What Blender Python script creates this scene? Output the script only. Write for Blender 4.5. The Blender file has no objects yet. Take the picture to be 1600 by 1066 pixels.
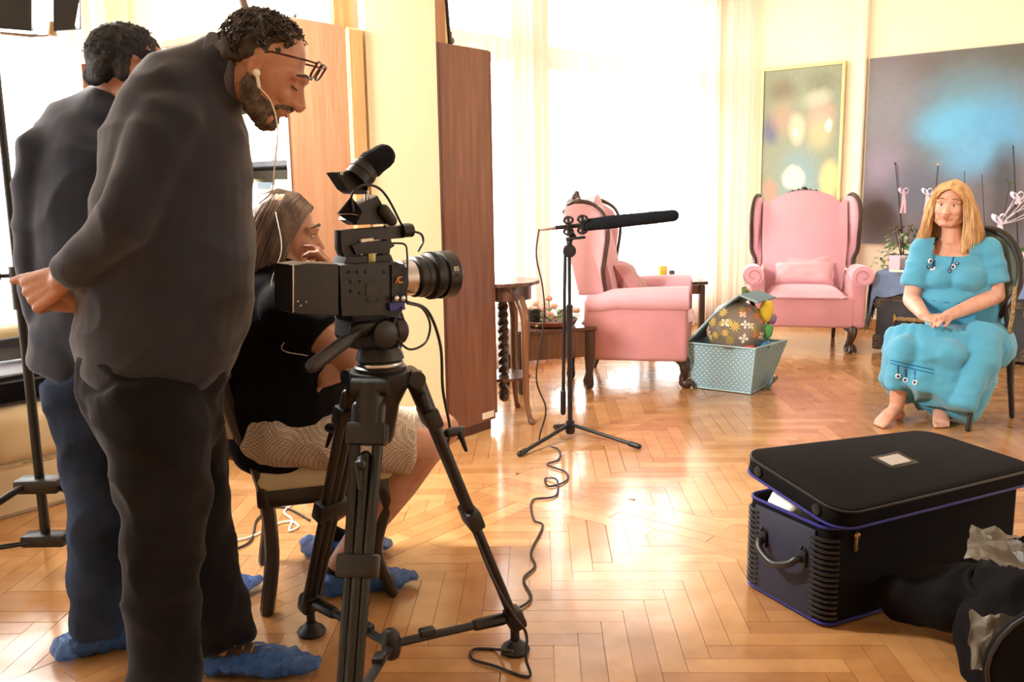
import bpy, bmesh, math, random
from mathutils import Vector, Matrix, noise
from math import sin, cos, pi, radians, atan2, sqrt
V = Vector
random.seed(7)
sc = bpy.context.scene
col = sc.collection

# ------------------------------------------------------------------ camera, world, exposure
FPX, PITCH, ROLL, CH = 1400.0, radians(9.53), 0.016, 1.28
_F = V((0, cos(PITCH), -sin(PITCH))); _U0 = V((0, sin(PITCH), cos(PITCH))); _X = V((1, 0, 0))
_R = _X * cos(ROLL) - _U0 * sin(ROLL); _U = _U0 * cos(ROLL) + _X * sin(ROLL)
CAM = V((0, 0, CH))
cd = bpy.data.cameras.new('camera'); cam = bpy.data.objects.new('camera', cd); col.objects.link(cam)
cd.sensor_width = 36; cd.lens = FPX * 36 / 1600.0; cd.clip_start = 0.05
cam.matrix_world = Matrix(((_R.x, _U.x, -_F.x, 0), (_R.y, _U.y, -_F.y, 0), (_R.z, _U.z, -_F.z, CH), (0, 0, 0, 1)))
sc.camera = cam

def ray(px, py):
    return (_F * FPX + _R * (px - 800) + _U * (533 - py)).normalized()
def P(px, py, Y):            # measured point of the photo at a real distance Y in front of the camera
    d = ray(px, py); return CAM + d * (Y / d.y)
def G(px, py, z=0.0):        # point on a horizontal plane
    d = ray(px, py); return CAM + d * ((z - CH) / d.z)
AX = V((-0.776, 0.631, 0)).normalized(); BX = V((0.631, 0.776, 0)).normalized()   # the two wall directions of the room
C0 = V((2.35, 8.70, 0))      # the far room corner
def R(a, b, z=0.0): return C0 + AX * a + BX * b + V((0, 0, z))
def onb(px, py, b):          # hit the plane with constant b
    d = ray(px, py); t = ((C0 + BX * b) - CAM).dot(BX) / d.dot(BX); return CAM + d * t
ROOMROT = atan2(BX.y, BX.x)

w = bpy.data.worlds.new('world'); sc.world = w; w.use_nodes = True
bg = w.node_tree.nodes['Background']; bg.inputs[0].default_value = (1.0, 0.995, 0.98, 1); bg.inputs[1].default_value = 11.0
sc.view_settings.view_transform = 'Standard'; sc.view_settings.look = 'None'
sc.view_settings.exposure = -0.03; sc.view_settings.gamma = 1.0; sc.view_settings.use_curve_mapping = False
sc.cycles.use_denoising = True; sc.cycles.max_bounces = 8; sc.cycles.transparent_max_bounces = 16
sc.cycles.diffuse_bounces = 5; sc.cycles.sample_clamp_indirect = 6.0
sc.cycles.caustics_reflective = False; sc.cycles.caustics_refractive = False

def area(name, loc, look, sx, sy, power, colr=(1, 1, 1), portal=False):
    l = bpy.data.lights.new(name, 'AREA'); l.shape = 'RECTANGLE'; l.size = sx; l.size_y = sy; l.energy = power; l.color = colr
    o = bpy.data.objects.new(name, l); col.objects.link(o); o.location = loc
    o.rotation_euler = (V(look) - V(loc)).to_track_quat('-Z', 'Y').to_euler()
    if portal: l.cycles.is_portal = True
    return o
# daylight at the windows (portals only steer the sampling of the sky through the real openings)
area('window_portal', R(0.35, -1.45, 1.9), R(-1, -1.45, 1.9), 2.3, 2.3, 1, portal=True)
area('window_portal', R(0.35, -4.0, 1.9), R(-1, -4.0, 1.9), 1.7, 2.3, 1, portal=True)
area('window_portal', R(1.75, -7.6, 1.7), R(-1, -7.6, 1.7), 3.4, 2.0, 1, portal=True)
# key film lamp of the crew on its stand at the left
area('film_key', P(66, -40, 2.85) + V((0.06, 0.13, 0.0)), P(1490, 400, 4.9), 0.30, 0.30, 150.0, (1, 0.95, 0.88))

# ------------------------------------------------------------------ materials
def nm(name):
    m = bpy.data.materials.new(name); m.use_nodes = True
    return m, m.node_tree.nodes, m.node_tree.links, m.node_tree.nodes['Principled BSDF']
def srgb(r, g, b):
    f = lambda c: (c / 255 / 12.92) if c / 255 <= 0.04045 else ((c / 255 + 0.055) / 1.055) ** 2.4
    return (f(r), f(g), f(b), 1)
def mat(name, c, rough=0.6, metal=0.0, var=0.0, scale=8.0, bump=0.0, bscale=60.0, sheen=0.0, coat=0.0, c2=None, stretch=None, alpha=1.0, spec=None):
    if spec is None: spec = 0.15 if rough >= .8 else 0.5
    m, N, L, p = nm(name)
    p.inputs['Roughness'].default_value = rough; p.inputs['Metallic'].default_value = metal
    p.inputs['Sheen Weight'].default_value = sheen; p.inputs['Coat Weight'].default_value = coat
    p.inputs['Specular IOR Level'].default_value = spec; p.inputs['Alpha'].default_value = alpha
    tc = N.new('ShaderNodeTexCoord'); mp = N.new('ShaderNodeMapping'); L.new(tc.outputs['Object'], mp.inputs[0])
    if stretch: mp.inputs['Scale'].default_value = stretch
    cc = c if len(c) == 4 else (*c, 1)
    if c2 is None: c2 = tuple(max(0, x * (1 - var)) for x in cc[:3]) + (1,)
    if var > 0 or c2[:3] != cc[:3]:
        n = N.new('ShaderNodeTexNoise'); n.inputs['Scale'].default_value = scale; n.inputs['Detail'].default_value = 5
        L.new(mp.outputs[0], n.inputs['Vector'])
        rp = N.new('ShaderNodeValToRGB'); rp.color_ramp.elements[0].position = 0.35; rp.color_ramp.elements[1].position = 0.65
        rp.color_ramp.elements[0].color = c2; rp.color_ramp.elements[1].color = cc
        L.new(n.outputs['Fac'], rp.inputs[0]); L.new(rp.outputs[0], p.inputs['Base Color'])
    else: p.inputs['Base Color'].default_value = cc
    if bump > 0:
        n = N.new('ShaderNodeTexNoise'); n.inputs['Scale'].default_value = bscale; n.inputs['Detail'].default_value = 3
        L.new(mp.outputs[0], n.inputs['Vector'])
        b = N.new('ShaderNodeBump'); b.inputs['Strength'].default_value = bump; b.inputs['Distance'].default_value = 0.01
        L.new(n.outputs['Fac'], b.inputs['Height']); L.new(b.outputs[0], p.inputs['Normal'])
    return m
def wood(name, c, c2, rough=0.35, coat=0.2, stretch=(14, 14, 1.2)):
    return mat(name, c, rough=rough, c2=c2, scale=2.2, stretch=stretch, bump=0.08, bscale=6, coat=coat)

M = {}
M['wall'] = mat('cream plaster', srgb(250, 238, 212), 0.85, var=0.03, scale=2, bump=0.05, bscale=90)
M['wall_yellow'] = mat('yellow plaster', srgb(250, 244, 208), 0.85, var=0.03, scale=2, bump=0.05, bscale=90)
M['ceiling'] = mat('white ceiling paint', srgb(240, 235, 222), 0.9)
M['white_paint'] = mat('white gloss paint', srgb(238, 234, 224), 0.4)
M['baseboard'] = wood('baseboard oak', srgb(190, 140, 84), srgb(160, 108, 60))
M['dark'] = mat('joint dark', (0.03, 0.018, 0.01), 0.9)
M['cab_brown'] = wood('walnut veneer', srgb(132, 86, 64), srgb(112, 68, 50), 0.33, 0.25)
M['cab_edge'] = wood('walnut dark edge', srgb(84, 40, 28), srgb(58, 26, 18), 0.4)
M['beech'] = wood('orange beech veneer', srgb(190, 142, 106), srgb(178, 128, 92), 0.4, 0.15)
M['dark_wood'] = wood('dark carved wood', srgb(74, 50, 40), srgb(46, 30, 24), 0.35, 0.3)
M['table_wood'] = wood('dark brown table wood', srgb(96, 60, 44), srgb(62, 38, 30), 0.3, 0.4)
M['leg_wood'] = wood('brown turned wood', srgb(120, 76, 46), srgb(78, 46, 28), 0.3, 0.4)
M['black_wood'] = wood('almost black chair wood', srgb(34, 22, 18), srgb(20, 13, 10), 0.4, 0.2)
M['pink'] = mat('pink velvet', srgb(204, 144, 150), 0.8, var=0.12, scale=5, bump=0.06, bscale=150, sheen=0.4)
M['pink_light'] = mat('pale pink velvet', srgb(226, 174, 188), 0.8, var=0.08, scale=5, bump=0.06, bscale=150, sheen=0.4)
M['pink_cushion'] = mat('pale pink cushion', srgb(232, 184, 194), 0.8, var=0.1, scale=6, bump=0.15, bscale=30, sheen=0.4)
M['sofa'] = mat('beige sofa cloth', srgb(196, 178, 144), 0.9, var=0.08, scale=4, bump=0.08, bscale=200, sheen=0.2)
M['cream_fabric'] = mat('cream seat cloth', srgb(206, 194, 164), 0.85, var=0.08, scale=10, bump=0.1, bscale=220)
M['skin'] = mat('skin', srgb(216, 168, 146), 0.5, c2=srgb(204, 150, 128), scale=18, bump=0.04, bscale=120)
M['skin2'] = mat('tanned skin', srgb(188, 140, 116), 0.5, c2=srgb(168, 116, 92), scale=16, bump=0.05, bscale=120)
M['lips'] = mat('lips', srgb(172, 92, 84), 0.45)
M['eye_white'] = mat('eye white', srgb(222, 214, 206), 0.2)
M['iris'] = mat('dark iris', srgb(52, 38, 32), 0.15)
M['brow'] = mat('brow hair', srgb(150, 120, 90), 0.8)
M['hair_dark'] = mat('dark brown hair', srgb(62, 50, 44), 0.55, c2=srgb(34, 27, 24), scale=40)
M['hair_black'] = mat('short black hair', srgb(40, 42, 50), 0.7, c2=srgb(24, 25, 30), scale=90, bump=0.5, bscale=300)
M['hair_brown'] = mat('greying brown hair', srgb(140, 118, 104), 0.5, c2=srgb(82, 66, 58), scale=30, stretch=(1, 1, .15))
M['hair_blond'] = mat('blond hair', srgb(226, 192, 140), 0.45, c2=srgb(186, 140, 90), scale=30, stretch=(1, 1, .2))
M['beard'] = mat('grey beard', srgb(120, 108, 98), 0.85, c2=srgb(70, 60, 55), scale=60, bump=0.6, bscale=260)
M['sweater'] = mat('charcoal sweater knit', srgb(44, 46, 56), 0.95, var=0.15, scale=6, bump=0.12, bscale=260, sheen=0.3)
M['collar'] = mat('grey shirt collar', srgb(88, 88, 100), 0.85, bump=0.1, bscale=200)
M['shirt_navy'] = mat('navy shirt cloth', srgb(46, 56, 76), 0.9, var=0.15, scale=5, bump=0.08, bscale=240, sheen=0.3)
M['jeans_black'] = mat('black jeans', srgb(23, 23, 28), 0.9, c2=srgb(13, 13, 17), scale=7, bump=0.12, bscale=260, sheen=0.1)
M['jeans_blue'] = mat('faded blue jeans', srgb(52, 68, 98), 0.9, c2=srgb(28, 38, 58), scale=6, bump=0.12, bscale=260)
M['tshirt'] = mat('black cotton t-shirt', srgb(15, 14, 16), 0.95, var=0.2, scale=6, bump=0.08, bscale=200, sheen=0)
M['grey_plastic'] = mat('dark grey plastic', srgb(30, 30, 34), 0.5)
M['black'] = mat('black plastic', srgb(15, 15, 17), 0.42, var=0.2, scale=20)
M['black_gloss'] = mat('black gloss', srgb(16, 16, 18), 0.15)
M['black_metal'] = mat('black anodised metal', srgb(14, 14, 16), 0.42)
M['black_cloth'] = mat('black nylon cloth', srgb(11, 10, 12), 0.88, var=0.2, scale=12, bump=0.12, bscale=400)
M['black_foam'] = mat('black foam', srgb(24, 26, 32), 0.95, var=0.3, scale=80, bump=0.5, bscale=200)
M['navy_case'] = mat('navy case shell', srgb(26, 32, 54), 0.6, var=0.15, scale=10, bump=0.15, bscale=350)
M['blue_piping'] = mat('blue piping', srgb(38, 38, 122), 0.5)
M['steel'] = mat('steel', srgb(190, 190, 194), 0.25, metal=1.0)
M['glass_lens'] = mat('lens glass', srgb(24, 26, 40), 0.05, coat=1.0)
M['white'] = mat('white plastic', srgb(236, 234, 228), 0.5)
M['cable_white'] = mat('white cable', srgb(232, 226, 212), 0.45)
M['cable_black'] = mat('black cable', srgb(30, 28, 34), 0.4)
M['paper'] = mat('paper', srgb(240, 236, 226), 0.8)
M['gold'] = mat('gold frame', srgb(222, 200, 140), 0.35, metal=0.6, var=0.1, scale=14)
M['brass'] = mat('old brass', srgb(176, 146, 84), 0.35, metal=0.8, var=0.2, scale=30)
M['trunk'] = mat('old trunk', srgb(52, 54, 62), 0.6, c2=srgb(34, 34, 40), scale=9, bump=0.2, bscale=60)
M['trunk_edge'] = mat('worn trunk edge', srgb(92, 80, 66), 0.6, c2=srgb(52, 44, 38), scale=24, bump=0.3, bscale=60)
M['cloth_blue'] = mat('blue grey shawl', srgb(132, 156, 200), 0.85, c2=srgb(104, 116, 140), scale=4, bump=0.1, bscale=200)
M['leaf'] = mat('green leaf', srgb(72, 112, 52), 0.5, c2=srgb(46, 82, 34), scale=20)
M['leaf_pale'] = mat('pale green leaf', srgb(156, 172, 110), 0.5, c2=srgb(110, 134, 76), scale=20)
M['leaf_silver'] = mat('variegated leaf', srgb(176, 190, 160), 0.5, c2=srgb(96, 130, 80), scale=30)
M['petal'] = mat('dusty pink petal', srgb(228, 160, 150), 0.6, c2=srgb(240, 206, 186), scale=30)
M['stick'] = mat('dark plant stick', srgb(48, 44, 50), 0.6)
M['ribbon'] = mat('white ribbon', srgb(236, 226, 240), 0.4, sheen=0.3)
M['ribbon_pink'] = mat('pink ribbon', srgb(236, 194, 216), 0.4, sheen=0.3)
M['soil'] = mat('soil', srgb(66, 46, 36), 0.95, bump=0.6, bscale=60)
M['terracotta'] = mat('brown clay pot', srgb(140, 78, 58), 0.7, var=0.2, scale=10)
M['pot_white'] = mat('glazed white pot', srgb(230, 222, 224), 0.3)
M['basket_lining'] = mat('blue grey lining', srgb(120, 146, 158), 0.85, bump=0.1, bscale=200)
M['piping_light'] = mat('pale blue piping', srgb(170, 206, 218), 0.6)
M['shoe'] = mat('brown shoe leather', srgb(62, 44, 36), 0.5, var=0.2, scale=20)
M['lace'] = mat('tan shoelace', srgb(142, 120, 92), 0.8)
M['straw'] = mat('woven tan braid', srgb(186, 160, 116), 0.8, c2=srgb(120, 96, 66), scale=90, bump=0.5, bscale=150)
M['toy_yellow'] = mat('yellow toy', srgb(240, 212, 74), 0.4)
M['toy_green'] = mat('green toy', srgb(76, 160, 86), 0.4)
M['toy_red'] = mat('red toy', srgb(222, 84, 56), 0.4)
M['toy_purple'] = mat('purple toy', srgb(134, 104, 160), 0.4)
M['toy_blue'] = mat('blue toy', srgb(60, 122, 170), 0.4)
M['bone'] = mat('tan wood block', srgb(206, 178, 130), 0.6)

def parquet_mat():
    m, N, L, p = nm('oak parquet')
    tc = N.new('ShaderNodeTexCoord'); ge = N.new('ShaderNodeNewGeometry'); oi = N.new('ShaderNodeObjectInfo')
    ad = N.new('ShaderNodeMath'); ad.operation = 'ADD'; fr = N.new('ShaderNodeMath'); fr.operation = 'FRACT'
    L.new(ge.outputs['Random Per Island'], ad.inputs[0]); L.new(oi.outputs['Random'], ad.inputs[1]); L.new(ad.outputs[0], fr.inputs[0])
    rp = N.new('ShaderNodeValToRGB'); e = rp.color_ramp.elements
    e[0].color = srgb(172, 122, 74); e[1].color = srgb(199, 151, 100); x = e.new(0.5); x.color = srgb(187, 137, 86)
    L.new(fr.outputs[0], rp.inputs[0])
    # grain runs along each block: stretch in world x and y mixed by random
    n = N.new('ShaderNodeTexNoise'); n.inputs['Scale'].default_value = 9; n.inputs['Detail'].default_value = 6
    mp = N.new('ShaderNodeMapping'); mp.inputs['Scale'].default_value = (1, 1, 1)
    L.new(ge.outputs['Position'], mp.inputs[0]); L.new(mp.outputs[0], n.inputs['Vector'])
    r2 = N.new('ShaderNodeValToRGB'); r2.color_ramp.elements[0].color = (0.80, 0.76, 0.70, 1); r2.color_ramp.elements[1].color = (1, 1, 1, 1)
    r2.color_ramp.elements[0].position = 0.3; r2.color_ramp.elements[1].position = 0.62
    L.new(n.outputs['Fac'], r2.inputs[0])
    mx = N.new('ShaderNodeMix'); mx.data_type = 'RGBA'; mx.blend_type = 'MULTIPLY'; mx.inputs[0].default_value = 1
    L.new(rp.outputs[0], mx.inputs[6]); L.new(r2.outputs[0], mx.inputs[7]); L.new(mx.outputs[2], p.inputs['Base Color'])
    p.inputs['Roughness'].default_value = 0.24; p.inputs['Coat Weight'].default_value = 0.6; p.inputs['Coat Roughness'].default_value = 0.13
    n2 = N.new('ShaderNodeTexNoise'); n2.inputs['Scale'].default_value = 5; L.new(ge.outputs['Position'], n2.inputs['Vector'])
    b = N.new('ShaderNodeBump'); b.inputs['Strength'].default_value = 0.10; b.inputs['Distance'].default_value = 0.02
    L.new(n2.outputs['Fac'], b.inputs['Height']); L.new(b.outputs[0], p.inputs['Normal']); L.new(b.outputs[0], p.inputs['Coat Normal'])
    return m
M['parquet'] = parquet_mat()

def sheer_mat():
    m, N, L, p = nm('sheer curtain cloth'); out = N['Material Output']
    tl = N.new('ShaderNodeBsdfTranslucent'); tl.inputs[0].default_value = (0.95, 0.94, 0.92, 1)
    df = N.new('ShaderNodeBsdfDiffuse'); df.inputs[0].default_value = (0.92, 0.91, 0.89, 1)
    tr = N.new('ShaderNodeBsdfTransparent'); a = N.new('ShaderNodeMixShader'); a.inputs[0].default_value = 0.4
    b = N.new('ShaderNodeMixShader'); b.inputs[0].default_value = 0.3
    L.new(tl.outputs[0], a.inputs[1]); L.new(df.outputs[0], a.inputs[2]); L.new(tr.outputs[0], b.inputs[1]); L.new(a.outputs[0], b.inputs[2])
    L.new(b.outputs[0], out.inputs[0]); return m
M['sheer'] = sheer_mat()
def glass_mat(name, tint=(1, 1, 1, 1), mixf=0.12, rough=0.02):
    m, N, L, p = nm(name); out = N['Material Output']
    tr = N.new('ShaderNodeBsdfTransparent'); tr.inputs[0].default_value = tint
    gl = N.new('ShaderNodeBsdfGlossy'); gl.inputs['Roughness'].default_value = rough
    b = N.new('ShaderNodeMixShader'); b.inputs[0].default_value = mixf
    L.new(tr.outputs[0], b.inputs[1]); L.new(gl.outputs[0], b.inputs[2]); L.new(b.outputs[0], out.inputs[0]); return m
M['glass'] = glass_mat('window glass', mixf=0.06)
M['plastic_clear'] = glass_mat('clear film', (0.8, 0.8, 0.8, 1), 0.3, 0.25)
def film_mat():
    m, N, L, p = nm('crumpled plastic film'); out = N['Material Output']
    p.inputs['Base Color'].default_value = srgb(134, 130, 122); p.inputs['Roughness'].default_value = 0.25
    tr = N.new('ShaderNodeBsdfTransparent'); b = N.new('ShaderNodeMixShader'); b.inputs[0].default_value = 0.5
    L.new(tr.outputs[0], b.inputs[1]); L.new(p.outputs[0], b.inputs[2]); L.new(b.outputs[0], out.inputs[0])
    n = N.new('ShaderNodeTexVoronoi'); n.inputs['Scale'].default_value = 14; tc = N.new('ShaderNodeTexCoord'); L.new(tc.outputs['Object'], n.inputs['Vector'])
    bp = N.new('ShaderNodeBump'); bp.inputs['Strength'].default_value = 0.6; bp.inputs['Distance'].default_value = 0.02
    L.new(n.outputs['Distance'], bp.inputs['Height']); L.new(bp.outputs[0], p.inputs['Normal']); return m
M['film'] = film_mat()
def cover_mat():
    m, N, L, p = nm('blue plastic overshoe'); out = N['Material Output']
    p.inputs['Base Color'].default_value = srgb(62, 116, 200); p.inputs['Roughness'].default_value = 0.2
    tr = N.new('ShaderNodeBsdfTransparent'); tr.inputs[0].default_value = (0.6, 0.78, 1, 1); b = N.new('ShaderNodeMixShader'); b.inputs[0].default_value = 0.6
    L.new(tr.outputs[0], b.inputs[1]); L.new(p.outputs[0], b.inputs[2]); L.new(b.outputs[0], out.inputs[0])
    n = N.new('ShaderNodeTexNoise'); n.inputs['Scale'].default_value = 55; n.inputs['Distortion'].default_value = 2
    tc = N.new('ShaderNodeTexCoord'); L.new(tc.outputs['Object'], n.inputs['Vector'])
    bp = N.new('ShaderNodeBump'); bp.inputs['Strength'].default_value = 1; bp.inputs['Distance'].default_value = 0.012
    L.new(n.outputs['Fac'], bp.inputs['Height']); L.new(bp.outputs[0], p.inputs['Normal']); return m
M['cover'] = cover_mat()
def dress_mat():
    m, N, L, p = nm('turquoise dress cloth'); out = N['Material Output']
    p.inputs['Base Color'].default_value = srgb(74, 156, 190); p.inputs['Roughness'].default_value = 0.85; p.inputs['Sheen Weight'].default_value = 0.3
    tc = N.new('ShaderNodeTexCoord'); n = N.new('ShaderNodeTexNoise'); n.inputs['Scale'].default_value = 300; L.new(tc.outputs['Object'], n.inputs['Vector'])
    bp = N.new('ShaderNodeBump'); bp.inputs['Strength'].default_value = 0.1; L.new(n.outputs['Fac'], bp.inputs['Height']); L.new(bp.outputs[0], p.inputs['Normal'])
    return m
M['dress'] = dress_mat()
M['dress_dark'] = mat('darker turquoise seam', srgb(36, 110, 156), 0.8)
M['navy'] = mat('navy embroidery', srgb(30, 44, 110), 0.7)
M['shorts'] = None
def check_mat():
    m, N, L, p = nm('fine checked beige cloth')
    tc = N.new('ShaderNodeTexCoord'); c = N.new('ShaderNodeTexChecker'); c.inputs['Scale'].default_value = 170
    c.inputs[1].default_value = srgb(206, 192, 174); c.inputs[2].default_value = srgb(150, 132, 118)
    L.new(tc.outputs['Object'], c.inputs['Vector']); L.new(c.outputs[0], p.inputs['Base Color']); p.inputs['Roughness'].default_value = 0.9
    return m
M['shorts'] = check_mat()
def dots_mat(name, base, dot, sc_, th, diag=True):
    # polka dots printed in a regular staggered grid, mapped by the generated UV of the panels
    m, N, L, p = nm(name)
    uv = N.new('ShaderNodeUVMap'); mp = N.new('ShaderNodeMapping'); mp.inputs['Scale'].default_value = (sc_, sc_, 1)
    mp.inputs['Rotation'].default_value = (0, 0, pi / 4 + 0.1)
    L.new(uv.outputs[0], mp.inputs[0])
    v = N.new('ShaderNodeTexVoronoi'); v.voronoi_dimensions = '2D'; v.inputs['Randomness'].default_value = 0.0; v.inputs['Scale'].default_value = 1
    L.new(mp.outputs[0], v.inputs['Vector'])
    c = N.new('ShaderNodeMath'); c.operation = 'LESS_THAN'; c.inputs[1].default_value = th; L.new(v.outputs['Distance'], c.inputs[0])
    mx = N.new('ShaderNodeMix'); mx.data_type = 'RGBA'; mx.inputs[6].default_value = base; mx.inputs[7].default_value = dot
    L.new(c.outputs[0], mx.inputs[0]); L.new(mx.outputs[2], p.inputs['Base Color']); p.inputs['Roughness'].default_value = 0.85
    return m
M['dots'] = dots_mat('polka dot cloth', srgb(134, 172, 190), srgb(232, 240, 240), 42, 0.17)
M['velvet_green'] = mat('grey green upholstery', srgb(92, 102, 94), 0.85, var=0.1, scale=12, bump=0.1, bscale=200)

def paint_mat(name, base, blobs, noise_amt=0.25, nscale=3.0, rough=0.5):
    """an abstract painting: soft colour patches on the canvas, in the canvas's own UV"""
    m, N, L, p = nm(name)
    uv = N.new('ShaderNodeUVMap')
    n = N.new('ShaderNodeTexNoise'); n.inputs['Scale'].default_value = nscale; n.inputs['Detail'].default_value = 6
    L.new(uv.outputs[0], n.inputs['Vector'])
    sb = N.new('ShaderNodeVectorMath'); sb.operation = 'SUBTRACT'; sb.inputs[1].default_value = (0.5, 0.5, 0.5); L.new(n.outputs['Color'], sb.inputs[0])
    sl = N.new('ShaderNodeVectorMath'); sl.operation = 'SCALE'; sl.inputs['Scale'].default_value = noise_amt; L.new(sb.outputs[0], sl.inputs[0])
    ad = N.new('ShaderNodeVectorMath'); ad.operation = 'ADD'; L.new(uv.outputs[0], ad.inputs[0]); L.new(sl.outputs[0], ad.inputs[1])
    rgb = N.new('ShaderNodeRGB'); rgb.outputs[0].default_value = base; cur = rgb.outputs[0]
    for (u, v, ru, rv, c, soft, op) in blobs:
        s1 = N.new('ShaderNodeVectorMath'); s1.operation = 'SUBTRACT'; s1.inputs[1].default_value = (u, v, 0); L.new(ad.outputs[0], s1.inputs[0])
        s2 = N.new('ShaderNodeVectorMath'); s2.operation = 'MULTIPLY'; s2.inputs[1].default_value = (1 / ru, 1 / rv, 0); L.new(s1.outputs[0], s2.inputs[0])
        ln = N.new('ShaderNodeVectorMath'); ln.operation = 'LENGTH'; L.new(s2.outputs[0], ln.inputs[0])
        mr = N.new('ShaderNodeMapRange'); mr.interpolation_type = 'SMOOTHSTEP'
        mr.inputs['From Min'].default_value = 1.0; mr.inputs['From Max'].default_value = 1.0 - soft; mr.inputs['To Max'].default_value = op
        L.new(ln.outputs['Value'], mr.inputs['Value'])
        mx = N.new('ShaderNodeMix'); mx.data_type = 'RGBA'; L.new(mr.outputs[0], mx.inputs[0]); L.new(cur, mx.inputs[6]); mx.inputs[7].default_value = c; cur = mx.outputs[2]
    n3 = N.new('ShaderNodeTexNoise'); n3.inputs['Scale'].default_value = 22; n3.inputs['Detail'].default_value = 6; L.new(uv.outputs[0], n3.inputs['Vector'])
    r3 = N.new('ShaderNodeValToRGB'); r3.color_ramp.elements[0].color = (0.86, 0.86, 0.86, 1); r3.color_ramp.elements[1].color = (1.08, 1.08, 1.08, 1)
    L.new(n3.outputs['Fac'], r3.inputs[0])
    mm = N.new('ShaderNodeMix'); mm.data_type = 'RGBA'; mm.blend_type = 'MULTIPLY'; mm.inputs[0].default_value = 1; L.new(cur, mm.inputs[6]); L.new(r3.outputs[0], mm.inputs[7])
    L.new(mm.outputs[2], p.inputs['Base Color']); p.inputs['Roughness'].default_value = rough
    return m
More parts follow.
